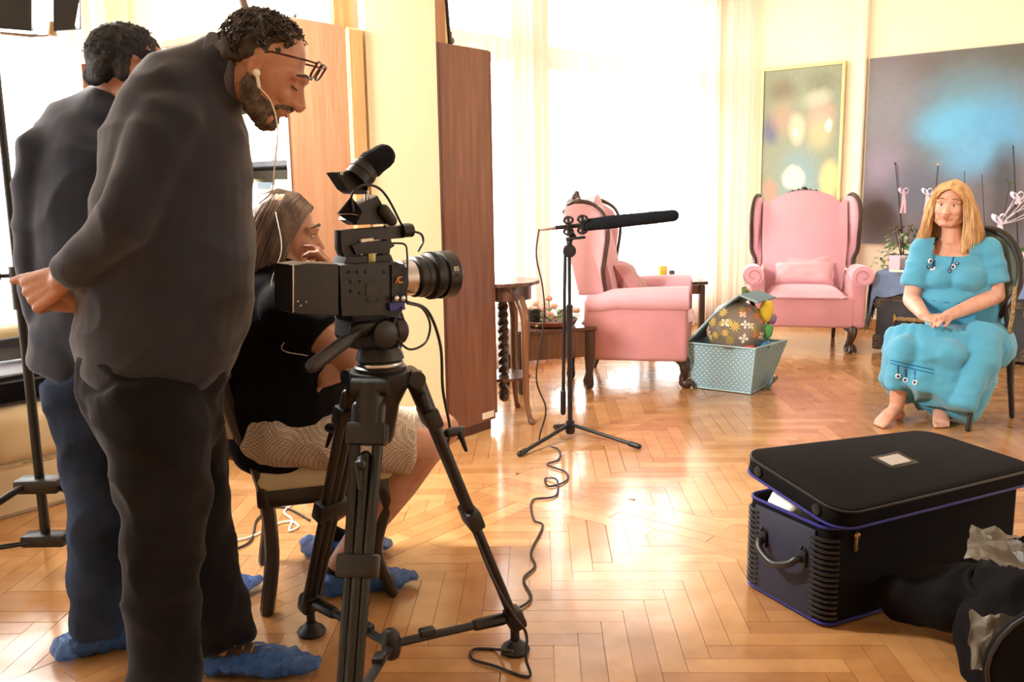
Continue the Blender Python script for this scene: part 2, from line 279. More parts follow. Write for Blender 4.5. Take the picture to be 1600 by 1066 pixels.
# ------------------------------------------------------------------ mesh helpers
class MB:
    def __init__(s): s.v = []; s.f = []; s.m = []; s.cur = 0; s.uv = {}
    def add(s, vs, fs):
        o = len(s.v); s.v += [V(v) for v in vs]
        for f in fs: s.f.append([i + o for i in f]); s.m.append(s.cur)
        return s
    def box(s, c, sz, rot=None, bev=0.0, seg=2):
        bm = bmesh.new(); bmesh.ops.create_cube(bm, size=1)
        for v in bm.verts: v.co = V((v.co.x * sz[0], v.co.y * sz[1], v.co.z * sz[2]))
        if bev > 0: bmesh.ops.bevel(bm, geom=bm.edges[:], offset=min(bev, min(sz) * 0.49), segments=seg, profile=0.5, affect='EDGES')
        r = rot if rot is not None else Matrix.Identity(3)
        bm.verts.index_update()
        s.add([r @ v.co + V(c) for v in bm.verts], [[v.index for v in f.verts] for f in bm.faces]); bm.free(); return s
    def sph(s, c, r, n=14, rot=None):
        if not hasattr(r, '__len__'): r = (r, r, r)
        vs = []; fs = []; m = max(6, n // 2 + 1)
        for j in range(1, m):
            t = pi * j / m
            for i in range(n):
                a = 2 * pi * i / n; vs.append(V((r[0] * sin(t) * cos(a), r[1] * sin(t) * sin(a), r[2] * cos(t))))
        top = len(vs); vs.append(V((0, 0, r[2]))); vs.append(V((0, 0, -r[2])))
        for j in range(m - 2):
            for i in range(n):
                a = j * n + i; b = j * n + (i + 1) % n; fs.append([a, a + n, b + n, b])
        for i in range(n):
            fs.append([top, i, (i + 1) % n]); k = (m - 2) * n; fs.append([top + 1, k + (i + 1) % n, k + i])
        q = rot if rot is not None else Matrix.Identity(3)
        return s.add([q @ v + V(c) for v in vs], fs)
    def tube(s, pts, rad, n=10, side=None, cap='round', closed=False):
        """tube through pts; rad = number, list, or list of (across side, other); side = direction of the first radius"""
        pts = [V(p) for p in pts]; k = len(pts)
        if not hasattr(rad, '__len__'): rad = [rad] * k
        rad = [(r, r) if not hasattr(r, '__len__') else r for r in rad]
        T = []
        for i in range(k):
            if closed: t = pts[(i + 1) % k] - pts[i - 1]
            else: t = pts[min(i + 1, k - 1)] - pts[max(i - 1, 0)]
            T.append(t.normalized() if t.length > 1e-9 else V((0, 0, 1)))
        sd = V(side) if side is not None else (V((0, 0, 1)) if abs(T[0].z) < 0.9 else V((1, 0, 0)))
        rings = []
        ext = [(pts[i], T[i], rad[i]) for i in range(k)]
        if cap == 'round' and not closed:
            def caps(p, t, r, sg):
                o = []
                for a in (25, 50, 72):
                    h = min(r) * sin(radians(a)) ; q = cos(radians(a)); o.append((p + t * h * sg, t, (r[0] * q, r[1] * q)))
                return o
            ext = caps(pts[0], T[0], rad[0], -1)[::-1] + ext + caps(pts[-1], T[-1], rad[-1], 1)
        prev = sd
        vs = []
        for (p, t, r) in ext:
            u = (sd if side is not None else prev); u = u - t * u.dot(t)
            if u.length < 1e-4: u = t.orthogonal()
            u.normalize(); prev = u; w_ = t.cross(u)
            for i in range(n):
                a = 2 * pi * i / n; vs.append(p + u * (r[0] * cos(a)) + w_ * (r[1] * sin(a)))
        m = len(ext); fs = []
        for j in range(m if closed else m - 1):
            for i in range(n):
                a = j * n + i; b = j * n + (i + 1) % n; a2 = ((j + 1) % m) * n + i; b2 = ((j + 1) % m) * n + (i + 1) % n
                fs.append([a, b, b2, a2])
        if not closed:
            fs.append(list(range(n))[::-1]); fs.append([(m - 1) * n + i for i in range(n)])
        return s.add(vs, fs)
    def lathe(s, prof, c=(0, 0, 0), n=20, rot=None):
        q = rot if rot is not None else Matrix.Identity(3); vs = []; fs = []
        for (r, z) in prof:
            for i in range(n): a = 2 * pi * i / n; vs.append(q @ V((r * cos(a), r * sin(a), z)) + V(c))
        for j in range(len(prof) - 1):
            for i in range(n):
                a = j * n + i; b = j * n + (i + 1) % n; fs.append([a, b, b + n, a + n])
        fs.append(list(range(n))[::-1]); fs.append([(len(prof) - 1) * n + i for i in range(n)])
        return s.add(vs, fs)
    def prism(s, poly, off):
        """poly: list of 3-D points, extruded by off"""
        n = len(poly); off = V(off); vs = [V(p) for p in poly] + [V(p) + off for p in poly]
        fs = [list(range(n))[::-1], [n + i for i in range(n)]] + [[i, (i + 1) % n, n + (i + 1) % n, n + i] for i in range(n)]
        return s.add(vs, fs)
    def grid(s, fn, nu, nv, thick=0.0, nrm=None):
        vs = [V(fn(i / nu, j / nv)) for j in range(nv + 1) for i in range(nu + 1)]; W = nu + 1
        fs = [[j * W + i, j * W + i + 1, (j + 1) * W + i + 1, (j + 1) * W + i] for j in range(nv) for i in range(nu)]
        if thick:
            k = len(vs); N_ = []
            for j in range(nv + 1):
                for i in range(nu + 1):
                    du = vs[j * W + min(i + 1, nu)] - vs[j * W + max(i - 1, 0)]; dv = vs[min(j + 1, nv) * W + i] - vs[max(j - 1, 0) * W + i]
                    c = du.cross(dv); N_.append(c.normalized() if c.length > 1e-9 else V((0, 0, 1)))
            vs += [vs[i] - N_[i] * thick for i in range(k)]; fs += [[q + k for q in f[::-1]] for f in fs]
            per = [i for i in range(W)] + [j * W + nu for j in range(1, nv + 1)] + [nv * W + i for i in range(nu - 1, -1, -1)] + [j * W for j in range(nv - 1, 0, -1)]
            for a in range(len(per)): b = per[(a + 1) % len(per)]; fs.append([per[a], per[a] + k, b + k, b])
        return s.add(vs, fs)
    def xf(s, mtx):
        s.v = [mtx @ v for v in s.v]; return s
    def join(s, o):
        return s.add(o.v, o.f)

def fixn(me):
    bm = bmesh.new(); bm.from_mesh(me); bmesh.ops.recalc_face_normals(bm, faces=bm.faces[:]); bm.to_mesh(me); bm.free()
def mesh(name, mb, smooth=True, angle=40):
    me = bpy.data.meshes.new(name); me.from_pydata([tuple(v) for v in mb.v], [], mb.f); me.update()
    fixn(me)
    if smooth:
        me.polygons.foreach_set('use_smooth', [True] * len(me.polygons))
        try: me.set_sharp_from_angle(angle=radians(angle))
        except Exception: pass
    return me
def link(name, me, m, parent=None, origin=None):
    o = bpy.data.objects.new(name, me); col.objects.link(o)
    if me is not None and m is not None:
        for x in (m if isinstance(m, (list, tuple)) else [m]): me.materials.append(x)
    if parent is not None:
        o.parent = parent
        if parent.parent is None and parent.get('_world'): o.matrix_parent_inverse = Matrix.Translation(-parent.location)
    return o
def part(name, mb, m, parent, smooth=True, angle=40, label=None, kind=None):
    me = mb if isinstance(mb, bpy.types.Mesh) else mesh(name, mb, smooth, angle)
    o = link(name, me, m, parent)
    if label: o['label'] = label
    if kind: o['kind'] = kind
    return o
def thing(name, label, cat, loc, rotz=0.0, group=None, world=True):
    """Empty at the base of a thing; world=True: the parts are modelled in world coordinates"""
    o = bpy.data.objects.new(name, None); col.objects.link(o); o.location = V(loc); o.rotation_euler = (0, 0, rotz); o.empty_display_size = 0.1
    o['label'] = label; o['category'] = cat
    if group: o['group'] = group
    if world: o['_world'] = 1
    return o
def solo(name, mb, m, label, cat, group=None, smooth=True, angle=40, base=None):
    """a thing that is one mesh, its origin at its base"""
    me = mb if isinstance(mb, bpy.types.Mesh) else mesh(name, mb, smooth, angle)
    xs = [v.co for v in me.vertices]
    b = V(base) if base is not None else V(((min(v.x for v in xs) + max(v.x for v in xs)) / 2, (min(v.y for v in xs) + max(v.y for v in xs)) / 2, min(v.z for v in xs)))
    me.transform(Matrix.Translation(-b)); o = link(name, me, m); o.location = b
    o['label'] = label; o['category'] = cat
    if group: o['group'] = group
    return o
def struct(name, mb, m, parent=None, smooth=False, **k):
    o = part(name, mb, m, parent, smooth, **k)
    if parent is None: o['kind'] = 'structure'
    return o
def remesh(mb, vox, smooth=3, name='body'):
    me = bpy.data.meshes.new(name + '_tmp'); me.from_pydata([tuple(v) for v in mb.v], [], mb.f); me.update(); fixn(me)
    o = bpy.data.objects.new('tmp', me); col.objects.link(o)
    r = o.modifiers.new('r', 'REMESH'); r.mode = 'VOXEL'; r.voxel_size = vox; r.use_smooth_shade = True
    if smooth: q = o.modifiers.new('s', 'SMOOTH'); q.factor = 0.6; q.iterations = smooth
    dg = bpy.context.evaluated_depsgraph_get(); dg.update()
    out = bpy.data.meshes.new_from_object(o.evaluated_get(dg)); out.name = name
    bpy.data.objects.remove(o); bpy.data.meshes.remove(me)
    out.polygons.foreach_set('use_smooth', [True] * len(out.polygons)); out.materials.clear()
    return out
def displace(me, fn):
    """push every vertex by fn(co, normal) -> offset vector"""
    me.update(); ns = [v.normal.copy() for v in me.vertices]
    for v, n in zip(me.vertices, ns): v.co = v.co + fn(v.co, n)
    me.update(); return me
def folds(me, amp, sx=(9, 9, 3), seed=0, extra=None):
    S = V((seed * 3.7, seed * 1.3, seed))
    def fn(c, n):
        q = V((c.x * sx[0], c.y * sx[1], c.z * sx[2])) + S
        a = noise.noise(q); b = noise.noise(q * 2.3)
        r = (1 - abs(a) * 2.2)     # ridged: narrow raised creases
        d = amp * (0.55 * r * r * (1 if r > 0 else 0) + 0.45 * b)
        if extra: d *= extra(c)
        return n * d
    return displace(me, fn)
def curve_pts(pts, n=8):
    """Catmull-Rom through pts"""
    pts = [V(p) for p in pts]; out = []
    q = [pts[0] * 2 - pts[1]] + pts + [pts[-1] * 2 - pts[-2]]
    for i in range(1, len(q) - 2):
        for k in range(n):
            t = k / n; a, b, c, d = q[i - 1], q[i], q[i + 1], q[i + 2]
            out.append(0.5 * ((2 * b) + (c - a) * t + (2 * a - 5 * b + 4 * c - d) * t * t + (3 * b - a - 3 * c + d) * t ** 3))
    out.append(pts[-1]); return out
def lerp(a, b, t): return a + (b - a) * t
def Rz(a): return Matrix.Rotation(a, 3, 'Z')
def frame(xa, za):
    """3x3 with columns x,y,z; x along xa, z close to za"""
    x = V(xa).normalized(); z = V(za); z = (z - x * z.dot(x)).normalized(); y = z.cross(x)
    return Matrix((x, y, z)).transposed()
def add_uv(me, fn):
    uv = me.uv_layers.new(name='UVMap')
    for l in me.loops: uv.data[l.index].uv = fn(me.vertices[l.vertex_index].co)
def text_mesh(txt, size, extr=0.0006):
    c = bpy.data.curves.new('t', 'FONT'); c.body = txt; c.size = size; c.extrude = extr; c.align_x = 'CENTER'; c.align_y = 'CENTER'
    o = bpy.data.objects.new('t', c); col.objects.link(o); dg = bpy.context.evaluated_depsgraph_get(); dg.update()
    me = bpy.data.meshes.new_from_object(o.evaluated_get(dg)); bpy.data.objects.remove(o); me.materials.clear(); return me
def pad(mb, pts, nv, thick, s1=0.93, s0=0.985):
    pts = [V(p) for p in pts]; n = len(pts); nv = V(nv).normalized(); c = sum(pts, V((0, 0, 0))) / n
    layers = [(s1, -0.5), (s0, -0.32), (1.0, 0), (s0, 0.32), (s1, 0.5)]
    vs = [c + (p - c) * s + nv * (h * thick) for s, h in layers for p in pts]; m = len(layers)
    fs = [[j * n + i, j * n + (i + 1) % n, (j + 1) * n + (i + 1) % n, (j + 1) * n + i] for j in range(m - 1) for i in range(n)]
    vs += [c - nv * thick * 0.53, c + nv * thick * 0.53]
    for i in range(n): fs.append([m * n, (i + 1) % n, i]); fs.append([m * n + 1, (m - 1) * n + i, (m - 1) * n + (i + 1) % n])
    return mb.add(vs, fs)
def pillow(mb, c, sx, sy, t, rot=None, n=16, crumple=0.0, seed=0):
    q = rot if rot is not None else Matrix.Identity(3); vs = []; fs = []
    for sgn in (1, -1):
        o = len(vs)
        for j in range(n + 1):
            for i in range(n + 1):
                u = -1 + 2 * i / n; v = -1 + 2 * j / n
                h = max(0, (1 - u ** 4)) ** 0.6 * max(0, (1 - v ** 4)) ** 0.6
                k = 1 - 0.06 * (1 - abs(u)) * abs(v) - 0.0; l = 1 - 0.06 * (1 - abs(v)) * abs(u)
                h += crumple * noise.noise(V((u * 2 + seed, v * 2, sgn))) * h
                vs.append(V((u * sx / 2 * l, v * sy / 2 * k, sgn * h * t / 2)))
        W = n + 1
        for j in range(n):
            for i in range(n): fs.append([o + j * W + i, o + j * W + i + 1, o + (j + 1) * W + i + 1, o + (j + 1) * W + i])
    return mb.add([q @ v + V(c) for v in vs], fs)
def piping(mb, sx, sy, c, rot, r=0.005):
    pts = []
    for k in range(32):
        a = 2 * pi * k / 32; x = cos(a); y = sin(a); s = max(abs(x), abs(y)) ** 0.85; pts.append(rot @ V((x / s * sx / 2, y / s * sy / 2, 0)) + V(c))
    return mb.tube(pts, r, 6, closed=True)

# ------------------------------------------------------------------ room
RM = Matrix((AX, BX, V((0, 0, 1)))).transposed()
def rbox(mb, a0, a1, b0, b1, z0, z1, bev=0.0):
    return mb.box(R((a0 + a1) / 2, (b0 + b1) / 2, (z0 + z1) / 2), (abs(a1 - a0), abs(b1 - b0), abs(z1 - z0)), RM, bev, 1)
H = 3.45; A0, A1, B0 = -7.2, 1.4, -12.2
PB0, PB1, PA = -5.43, -4.98, -0.58      # the yellow pier between the two window bays

mb = MB(); rbox(mb, A0, 0.7, 0, 0.3, 0, H); struct('wall_right', mb, M['wall'])
mb = MB()                                  # window wall of the right bay with two tall openings
FA = .38
W1, W2 = (-2.78, -0.14), (-4.94, -2.98)
for a_, b_ in ((PB1, W2[0]), (W2[1], W1[0]), (W1[1], 0.0)): rbox(mb, FA, FA + .3, a_, b_, 0, H)
for w_ in (W1, W2): rbox(mb, FA, FA + .3, w_[0], w_[1], 3.05, H); rbox(mb, FA, FA + .3, w_[0], w_[1], 0, 0.22)
struct('wall_far', mb, M['wall'])
mb = MB(); rbox(mb, PA, A1 + .35, PB0, PB1, 0, H); struct('wall_pier', mb, M['wall_yellow'])
mb = MB(); W3 = (-11.2, -5.62)
rbox(mb, A1, A1 + .35, PB0, W3[1], 0, H); rbox(mb, A1, A1 + .35, W3[0], B0, 0, H); rbox(mb, A1, A1 + .35, W3[0], W3[1], 2.95, H); rbox(mb, A1, A1 + .35, W3[0], W3[1], 0, 0.62)
struct('wall_left', mb, M['wall'])
mb = MB(); rbox(mb, A0, A1, B0 - .2, B0, 0, H); struct('wall_near_left', mb, M['wall'])
mb = MB(); rbox(mb, A0 - .2, A0, B0, -3.0, 0, H); rbox(mb, A0 - .2, A0, -1.5, 0, 0, H); rbox(mb, A0 - .2, A0, -3.0, -1.5, 2.6, H); rbox(mb, A0 - .2, A0, -3.0, -1.5, 0, 0.9)  # unseen opening behind the camera, added to let in fill light
struct('wall_near', mb, M['wall'])
mb = MB(); rbox(mb, A0, A1 + .35, B0, 0.3, H, H + .1); struct('ceiling', mb, M['ceiling'])
# the slim boxed pipe on the right wall between the two paintings
a_p = (onb(1340, 250, -0.05) - C0).dot(AX)
mb = MB(); rbox(mb, a_p - .035, a_p + .035, -0.06, 0, 0, H, .01); struct('trim_1', mb, M['wall'])
mb = MB(); rbox(mb, A0, 0, -0.018, 0, 0.0, 0.09, .004); struct('baseboard_right', mb, M['baseboard'])
mb = MB(); rbox(mb, FA-.018, FA, PB1, 0, 0, 0.09, .004); struct('baseboard_far', mb, M['baseboard'])
mb = MB(); rbox(mb, PA - .015, PA, PB0, PB1, 0, 0.08, .004); struct('baseboard_pier', mb, M['baseboard'])
mb = MB(); rbox(mb, FA - .24, FA - .03, -4.95, -0.06, 3.12, 3.2, .01); struct('trim_2', mb, M['white_paint'])

def window(name, a, b0, b1, z0, z1, leaves):
    t = bpy.data.objects.new(name, None); col.objects.link(t); t.location = R(a, (b0 + b1) / 2, z0); t['kind'] = 'structure'; t['_world'] = 1
    mb = MB(); f = .06
    rbox(mb, a, a + .08, b0, b0 + f, z0, z1); rbox(mb, a, a + .08, b1 - f, b1, z0, z1); rbox(mb, a, a + .08, b0 + f, b1 - f, z1 - f, z1); rbox(mb, a, a + .08, b0 + f, b1 - f, z0, z0 + f)
    part('window_frame', mb, M['white_paint'], t, False)
    zt = z0 + (z1 - z0) * 0.72
    mb = MB(); rbox(mb, a - .002, a + .075, b0 + f, b1 - f, zt - .035, zt + .035); part('transom', mb, M['white_paint'], t, False)
    n = leaves; wd = (b1 - b0 - 2 * f) / n
    for i in range(n):
        c0 = b0 + f + i * wd; c1 = c0 + wd
        for (q0, q1, nm_) in ((z0 + f, zt - .035, 'casement'), (zt + .035, z1 - f, 'top_light')):
            mb = MB(); g = .05
            rbox(mb, a + .01, a + .06, c0 + .003, c0 + g, q0 + .003, q1 - .003); rbox(mb, a + .01, a + .06, c1 - g, c1 - .003, q0 + .003, q1 - .003)
            rbox(mb, a + .01, a + .06, c0 + g, c1 - g, q0 + .003, q0 + g); rbox(mb, a + .01, a + .06, c0 + g, c1 - g, q1 - g, q1 - .003)
            k = part(nm_, mb, M['white_paint'], t, False)
            mb = MB(); rbox(mb, a + .03, a + .036, c0 + g - .004, c1 - g + .004, q0 + g - .004, q1 - g + .004); part('pane', mb, M['glass'], k, False)
    return t
window('window_1', FA + .1, W1[0], W1[1], 0.22, 3.05, 3)
window('window_2', FA + .1, W2[0], W2[1], 0.22, 3.05, 2)
window('window_3', A1 + .12, W3[0], W3[1], 0.62, 2.95, 5)
def curtain(label, a_base, b0, b1, z0, z1, m, waves, amp, group=None, thick=0.0, seed=0, skew=0.0):
    def fn(u, v):
        a = a_base - skew * u
        k = 0.35 + 0.65 * (1 - v) ** 0.6
        ph = waves * 2 * pi * u + 1.5 * sin(u * 9 + seed) + 0.4 * sin(v * 3 + u * 4)
        return R(a + amp * k * sin(ph) + amp * .4 * sin(ph * 0.37 + seed), lerp(b0, b1, u) + amp * .3 * cos(ph), lerp(z0, z1, v))
    mb = MB(); mb.grid(fn, int(waves * 12), 10, thick)
    return solo('curtain', mb, m, label, 'curtain', group)
curtain('sheer white full-length curtain beside the brown walnut cabinet, left of the window gap', FA - .11, -4.92, -2.42, 0.02, 3.12, M['sheer'], 22, 0.035, seed=1)
curtain('sheer white full-length curtain behind the pink armchair, reaching the far corner', FA - .11, -2.36, -0.16, 0.02, 3.12, M['sheer'], 20, 0.035, seed=2, skew=.0)
M['drape'] = sheer_mat(); M['drape'].node_tree.nodes['Mix Shader.001'].inputs[0].default_value = .8
curtain('cream gathered drape bunched in the far corner beside the small painting', FA - .16, -0.20, -0.08, 0.02, 3.12, M['drape'], 5, 0.02, seed=3, skew=.22)
curtain('sheer white curtain over the window behind the sofa', A1 - .12, -11.4, -5.5, 0.5, 3.1, M['sheer'], 40, 0.035, seed=4)

# ------------------------------------------------------------------ parquet floor
mb = MB(); rbox(mb, A0, A1 + .35, B0, 0.3, -0.12, -0.012)
floor = struct('floor', mb, M['dark']); floor.location = (0, 0, 0)
K = G(830, 790); BW, NL = 0.072, 6
def clip(poly, o, n):
    out = []
    for i in range(len(poly)):
        p, q = poly[i], poly[(i + 1) % len(poly)]; dp = (p - o).dot(n); dq = (q - o).dot(n)
        if dp >= 0: out.append(p)
        if dp * dq < 0: out.append(p + (q - p) * (dp / (dp - dq)))
    return out
def parea(p): return abs(sum(p[i].x * p[(i + 1) % len(p)].y - p[(i + 1) % len(p)].x * p[i].y for i in range(len(p)))) / 2
def inset(poly, g):
    n = len(poly); c = sum(poly, V((0, 0, 0))) / n; q = poly
    for i in range(n):
        e = (poly[(i + 1) % n] - poly[i])
        if e.length < 1e-6: continue
        nn = V((-e.y, e.x, 0)).normalized()
        if (c - poly[i]).dot(nn) < 0: nn = -nn
        q = clip(q, poly[i] + nn * g, nn)
        if len(q) < 3: return q
    return q
def inview(p):
    d = p - CAM; z = d.dot(_F)
    if z < .3: return False
    x = 800 + 1400 * d.dot(_R) / z; y = 533 - 1400 * d.dot(_U) / z
    return -900 < x < 2500 and 300 < y < 1500
def onscreen(p):
    d = p - CAM; z = d.dot(_F); x = 800 + 1400 * d.dot(_R) / z; y = 533 - 1400 * d.dot(_U) / z
    return -20 < x < 1620 and y < 1090
blocks = []
def herring(o, th, zones, i0, i1):
    ex = V((cos(th), sin(th), 0)); ey = V((-sin(th), cos(th), 0))
    for r in range(i0, i1):
        for k in range(-14, 14):
            for (x0, y0, wx, wy) in ((r + 2 * NL * k, r, NL, 1), (r, r - 2 * NL + 1 + 2 * NL * k, 1, NL)):
                cx, cy = (x0 + wx / 2) * BW, (y0 + wy / 2) * BW
                cc = o + ex * cx + ey * cy
                if not inview(cc) or cc.y > 10: continue
                poly = [o + ex * (x * BW) + ey * (y * BW) for x, y in ((x0, y0), (x0 + wx, y0), (x0 + wx, y0 + wy), (x0, y0 + wy))]
                for (oo, nn) in zones:
                    poly = clip(poly, oo, nn)
                    if len(poly) < 3: break
                if len(poly) >= 3 and parea(poly) > 0.0006: blocks.append(poly)
BWB = 0.30                                  # width of the straight border strips between the two fields
near = radians(-1.8)
herring(K, near, [(K, -AX), (K, -BX)], -90, 90)
herring(K, near, [(K + (AX) * BWB, AX)], -90, 90)
herring(K, near, [(K + (BX) * BWB, BX), (K + AX * BWB, -AX)], -90, 90)
for j in range(4):                          # border strips
    for (d1, d2) in ((AX, BX), (BX, AX)):
        t = -6.0 + j * .21
        while t < (0.0 if d1 is BX else 0.30) - 1e-6 + (0 if j < 9 else 0):
            t2 = min(t + .42, 0.30 if d1 is AX else 0.0)
            a_ = K + d2 * (j * BWB / 4) + d1 * t; b_ = K + d2 * ((j + 1) * BWB / 4) + d1 * t
            poly = [a_, a_ + d1 * (t2 - t), b_ + d1 * (t2 - t), b_]
            cc = sum(poly, V((0, 0, 0))) / 4
            if inview(cc): blocks.append(poly)
            t = t2
            if t2 - t > -1e-9 and t >= (0.30 if d1 is AX else 0.0) - 1e-6: break
blocks.sort(key=lambda p: (sum(p, V((0, 0, 0))) / len(p)).length + (0 if onscreen(sum(p, V((0, 0, 0))) / len(p)) else 50))
rest = MB(); rnd = random.Random(3)
def slab(mb, poly, org):
    g = 0.0007 if rnd.random() > .08 else 0.0022
    p = inset([q.copy() for q in poly], g)
    if len(p) < 3: return False
    if sum((p[i].x * p[(i + 1) % len(p)].y - p[(i + 1) % len(p)].x * p[i].y) for i in range(len(p))) < 0: p = p[::-1]
    z = rnd.uniform(-.0006, 0); mb.prism([q - org + V((0, 0, z - .012)) for q in p], (0, 0, .012)); return True
n_ = 0
for p_ in blocks:
    if n_ < 300:
        c_ = sum(p_, V((0, 0, 0))) / len(p_); c_.z = 0; m_ = MB()
        if not slab(m_, p_, c_): continue
        me = bpy.data.meshes.new('parquet_block'); me.from_pydata([tuple(v) for v in m_.v], [], m_.f)
        o = bpy.data.objects.new('parquet_block', me); col.objects.link(o); me.materials.append(M['parquet']); o.parent = floor; o.location = c_; n_ += 1
    else: slab(rest, p_, V((0, 0, 0)))
me = bpy.data.meshes.new('parquet_field'); me.from_pydata([tuple(v) for v in rest.v], [], rest.f)
o = link('parquet_field', me, M['parquet'], floor); o['kind'] = 'stuff'
# boards outside the view, so that light bounces off the same wood
M['parquet_plain'] = mat('oak floor beyond the view', srgb(196, 142, 86), 0.3)
mb = MB(); rbox(mb, A0, A1 + .35, B0, 0.3, -0.012, -0.0095); o = part('subfloor', mb, M['parquet_plain'], floor, False); 

# ------------------------------------------------------------------ cabinets on both sides of the pier
ZT = 1.99
t = thing('cabinet', 'tall walnut-brown cabinet standing right of the yellow pier, before the window', 'cabinet', R(PA + .29, -4.785, 0))
mb = MB(); rbox(mb, PA, PA + .018, -4.96, -4.59, .05, ZT, .002); part('side_panel', mb, M['cab_brown'], t, False)
mb = MB(); rbox(mb, -.20, -.218, -4.96, -4.59, .05, ZT, .002); part('side_panel', mb, M['cab_brown'], t, False)
mb = MB(); rbox(mb, PA - .004, -.20, -4.976, -4.962, .0, ZT, .002); part('back_panel', mb, M['cab_edge'], t, False, label='dark edge of the back panel')
mb = MB(); rbox(mb, PA + .019, -.219, -4.96, -4.59, ZT - .02, ZT - .001); part('top_panel', mb, M['cab_brown'], t, False)
mb = MB(); rbox(mb, PA + .019, -.219, -4.96, -4.61, .05, .07); part('bottom_panel', mb, M['cab_brown'], t, False)
mb = MB(); rbox(mb, PA + .01, -.205, -4.95, -4.62, 0, .05); part('plinth', mb, M['cab_edge'], t, False)
for a_, b_ in ((PA + .002, -.393), (-.389, -.202)):
    mb = MB(); rbox(mb, a_, b_, -4.588, -4.57, .08, ZT - .003, .002); d_ = part('door', mb, M['cab_brown'], t, False)
    mb = MB(); rbox(mb, (-.41 if a_ < -.4 else -.38), (-.40 if a_ < -.4 else -.37), -4.568, -4.55, .95, 1.08, .003); part('handle', mb, M['steel'], d_, False)
mb = MB(); rbox(mb, PA - .0015, PA, -4.70, -4.605, .065, .10); part('sticker', mb, M['paper'], t, False, label='small white sticker at the foot of the panel')

t = thing('bookcase', 'open bookcase with orange beech end panel left of the yellow pier', 'bookcase', R(.35, -5.65, 0))
LB0, LB1, LA1 = -5.87, -5.445, 1.14
mb = MB(); rbox(mb, PA, PA + .02, LB0, LB1 - .10, .02, ZT, .003); part('side_panel', mb, M['beech'], t, False)
M['beech_light'] = wood('lighter beech edge', srgb(222, 164, 106), srgb(204, 142, 88), 0.4, .15)
mb = MB(); rbox(mb, PA - .012, PA + .03, LB1 - .10, LB1, .02, ZT - .0, .012); part('corner_post', mb, M['beech_light'], t, False)
mb = MB(); rbox(mb, LA1 - .02, LA1, LB0, LB1, .02, ZT); part('side_panel', mb, M['beech'], t, False)
mb = MB(); rbox(mb, PA + .03, LA1 - .02, LB1 - .012, LB1, .02, ZT); part('back_panel', mb, M['white_paint'], t, False)
mb = MB(); rbox(mb, PA + .02, LA1 - .02, LB0, LB1 - .013, ZT - .025, ZT); part('top_panel', mb, M['beech'], t, False)
mb = MB(); rbox(mb, PA - .003, PA + .012, LB0 - .012, LB0 - .001, .02, ZT, .003); part('edge_strip', mb, M['white_paint'], t, False)
SH = [0.10, 0.46, 0.80, 1.12, 1.42, 1.70]
for i, z in enumerate(SH):
    mb = MB(); rbox(mb, PA + .021, LA1 - .021, LB0 + .01, LB1 - .014, z - .022, z, .002)
    part('shelf', mb, M['white_paint'] if i != 4 else M['trunk'], t, False, label='dark grey shelf board' if i == 4 else None)
mb = MB(); rbox(mb, .34, .36, LB0 + .01, LB1 - .014, .1, ZT - .026); part('divider', mb, M['white_paint'], t, False)
# books, row by row
rb = random.Random(11); bc = [(226, 214, 180), (150, 160, 176), (238, 232, 216), (196, 186, 150), (90, 84, 88), (170, 92, 74), (232, 222, 190), (120, 134, 150), (214, 196, 140)]
desc = ['cream', 'grey-blue', 'off-white', 'olive cream', 'charcoal', 'rust', 'pale cream', 'slate blue', 'mustard']
bm_ = [mat(d + ' book cover', srgb(*c), .7) for c, d in zip(bc, desc)]
ords = ['first', 'second', 'third', 'fourth', 'fifth', 'sixth', 'seventh', 'eighth', 'ninth', 'tenth'] + ['%dth' % i for i in range(11, 60)]
for si, z in ((3, 1.12), (4, 1.42)):
    a_ = PA + .03; nb = 0
    while a_ < .30:
        w_ = rb.uniform(.018, .045); h_ = rb.uniform(.17, .235); k = rb.randrange(9)
        mb = MB(); d = rb.uniform(.13, .18)
        rbox(mb, a_, a_ + w_ - .001, LB0 + .03, LB0 + .03 + d, z + .0005, z + h_, .002)
        root = solo('book', mb, bm_[k], '%s book, %s from the beech panel, %s bookcase row' % (desc[k], ords[nb], 'upper' if si == 4 else 'lower'), 'book', 'upright books in the bookcase', False)
        a_ += w_; nb += 1
# the lying yellow box and papers on the shelf seen between the two men
def onshelf(px, py, z): pass
mb = MB(); rbox(mb, PA + .05, PA + .25, LB0 + .03, LB0 + .20, 1.7005, 1.765, .004); solo('storage_box', mb, mat('yellow card', srgb(240, 206, 120), .7), 'pale yellow card box lying on the top bookcase shelf', 'box', smooth=False)
mb = MB(); rbox(mb, PA + .06, PA + .22, LB0 + .05, LB0 + .19, 1.7655, 1.785, .003); solo('book', mb, M['trunk'], 'dark book lying flat on the yellow box on the top shelf', 'book', smooth=False)
mb = MB(); rbox(mb, PA + .27, PA + .6, LB0 + .02, LB0 + .25, 1.7005, 1.722, .002); solo('paper_stack', mb, M['paper'], 'stack of white papers beside the yellow box on the top shelf', 'papers', smooth=False)
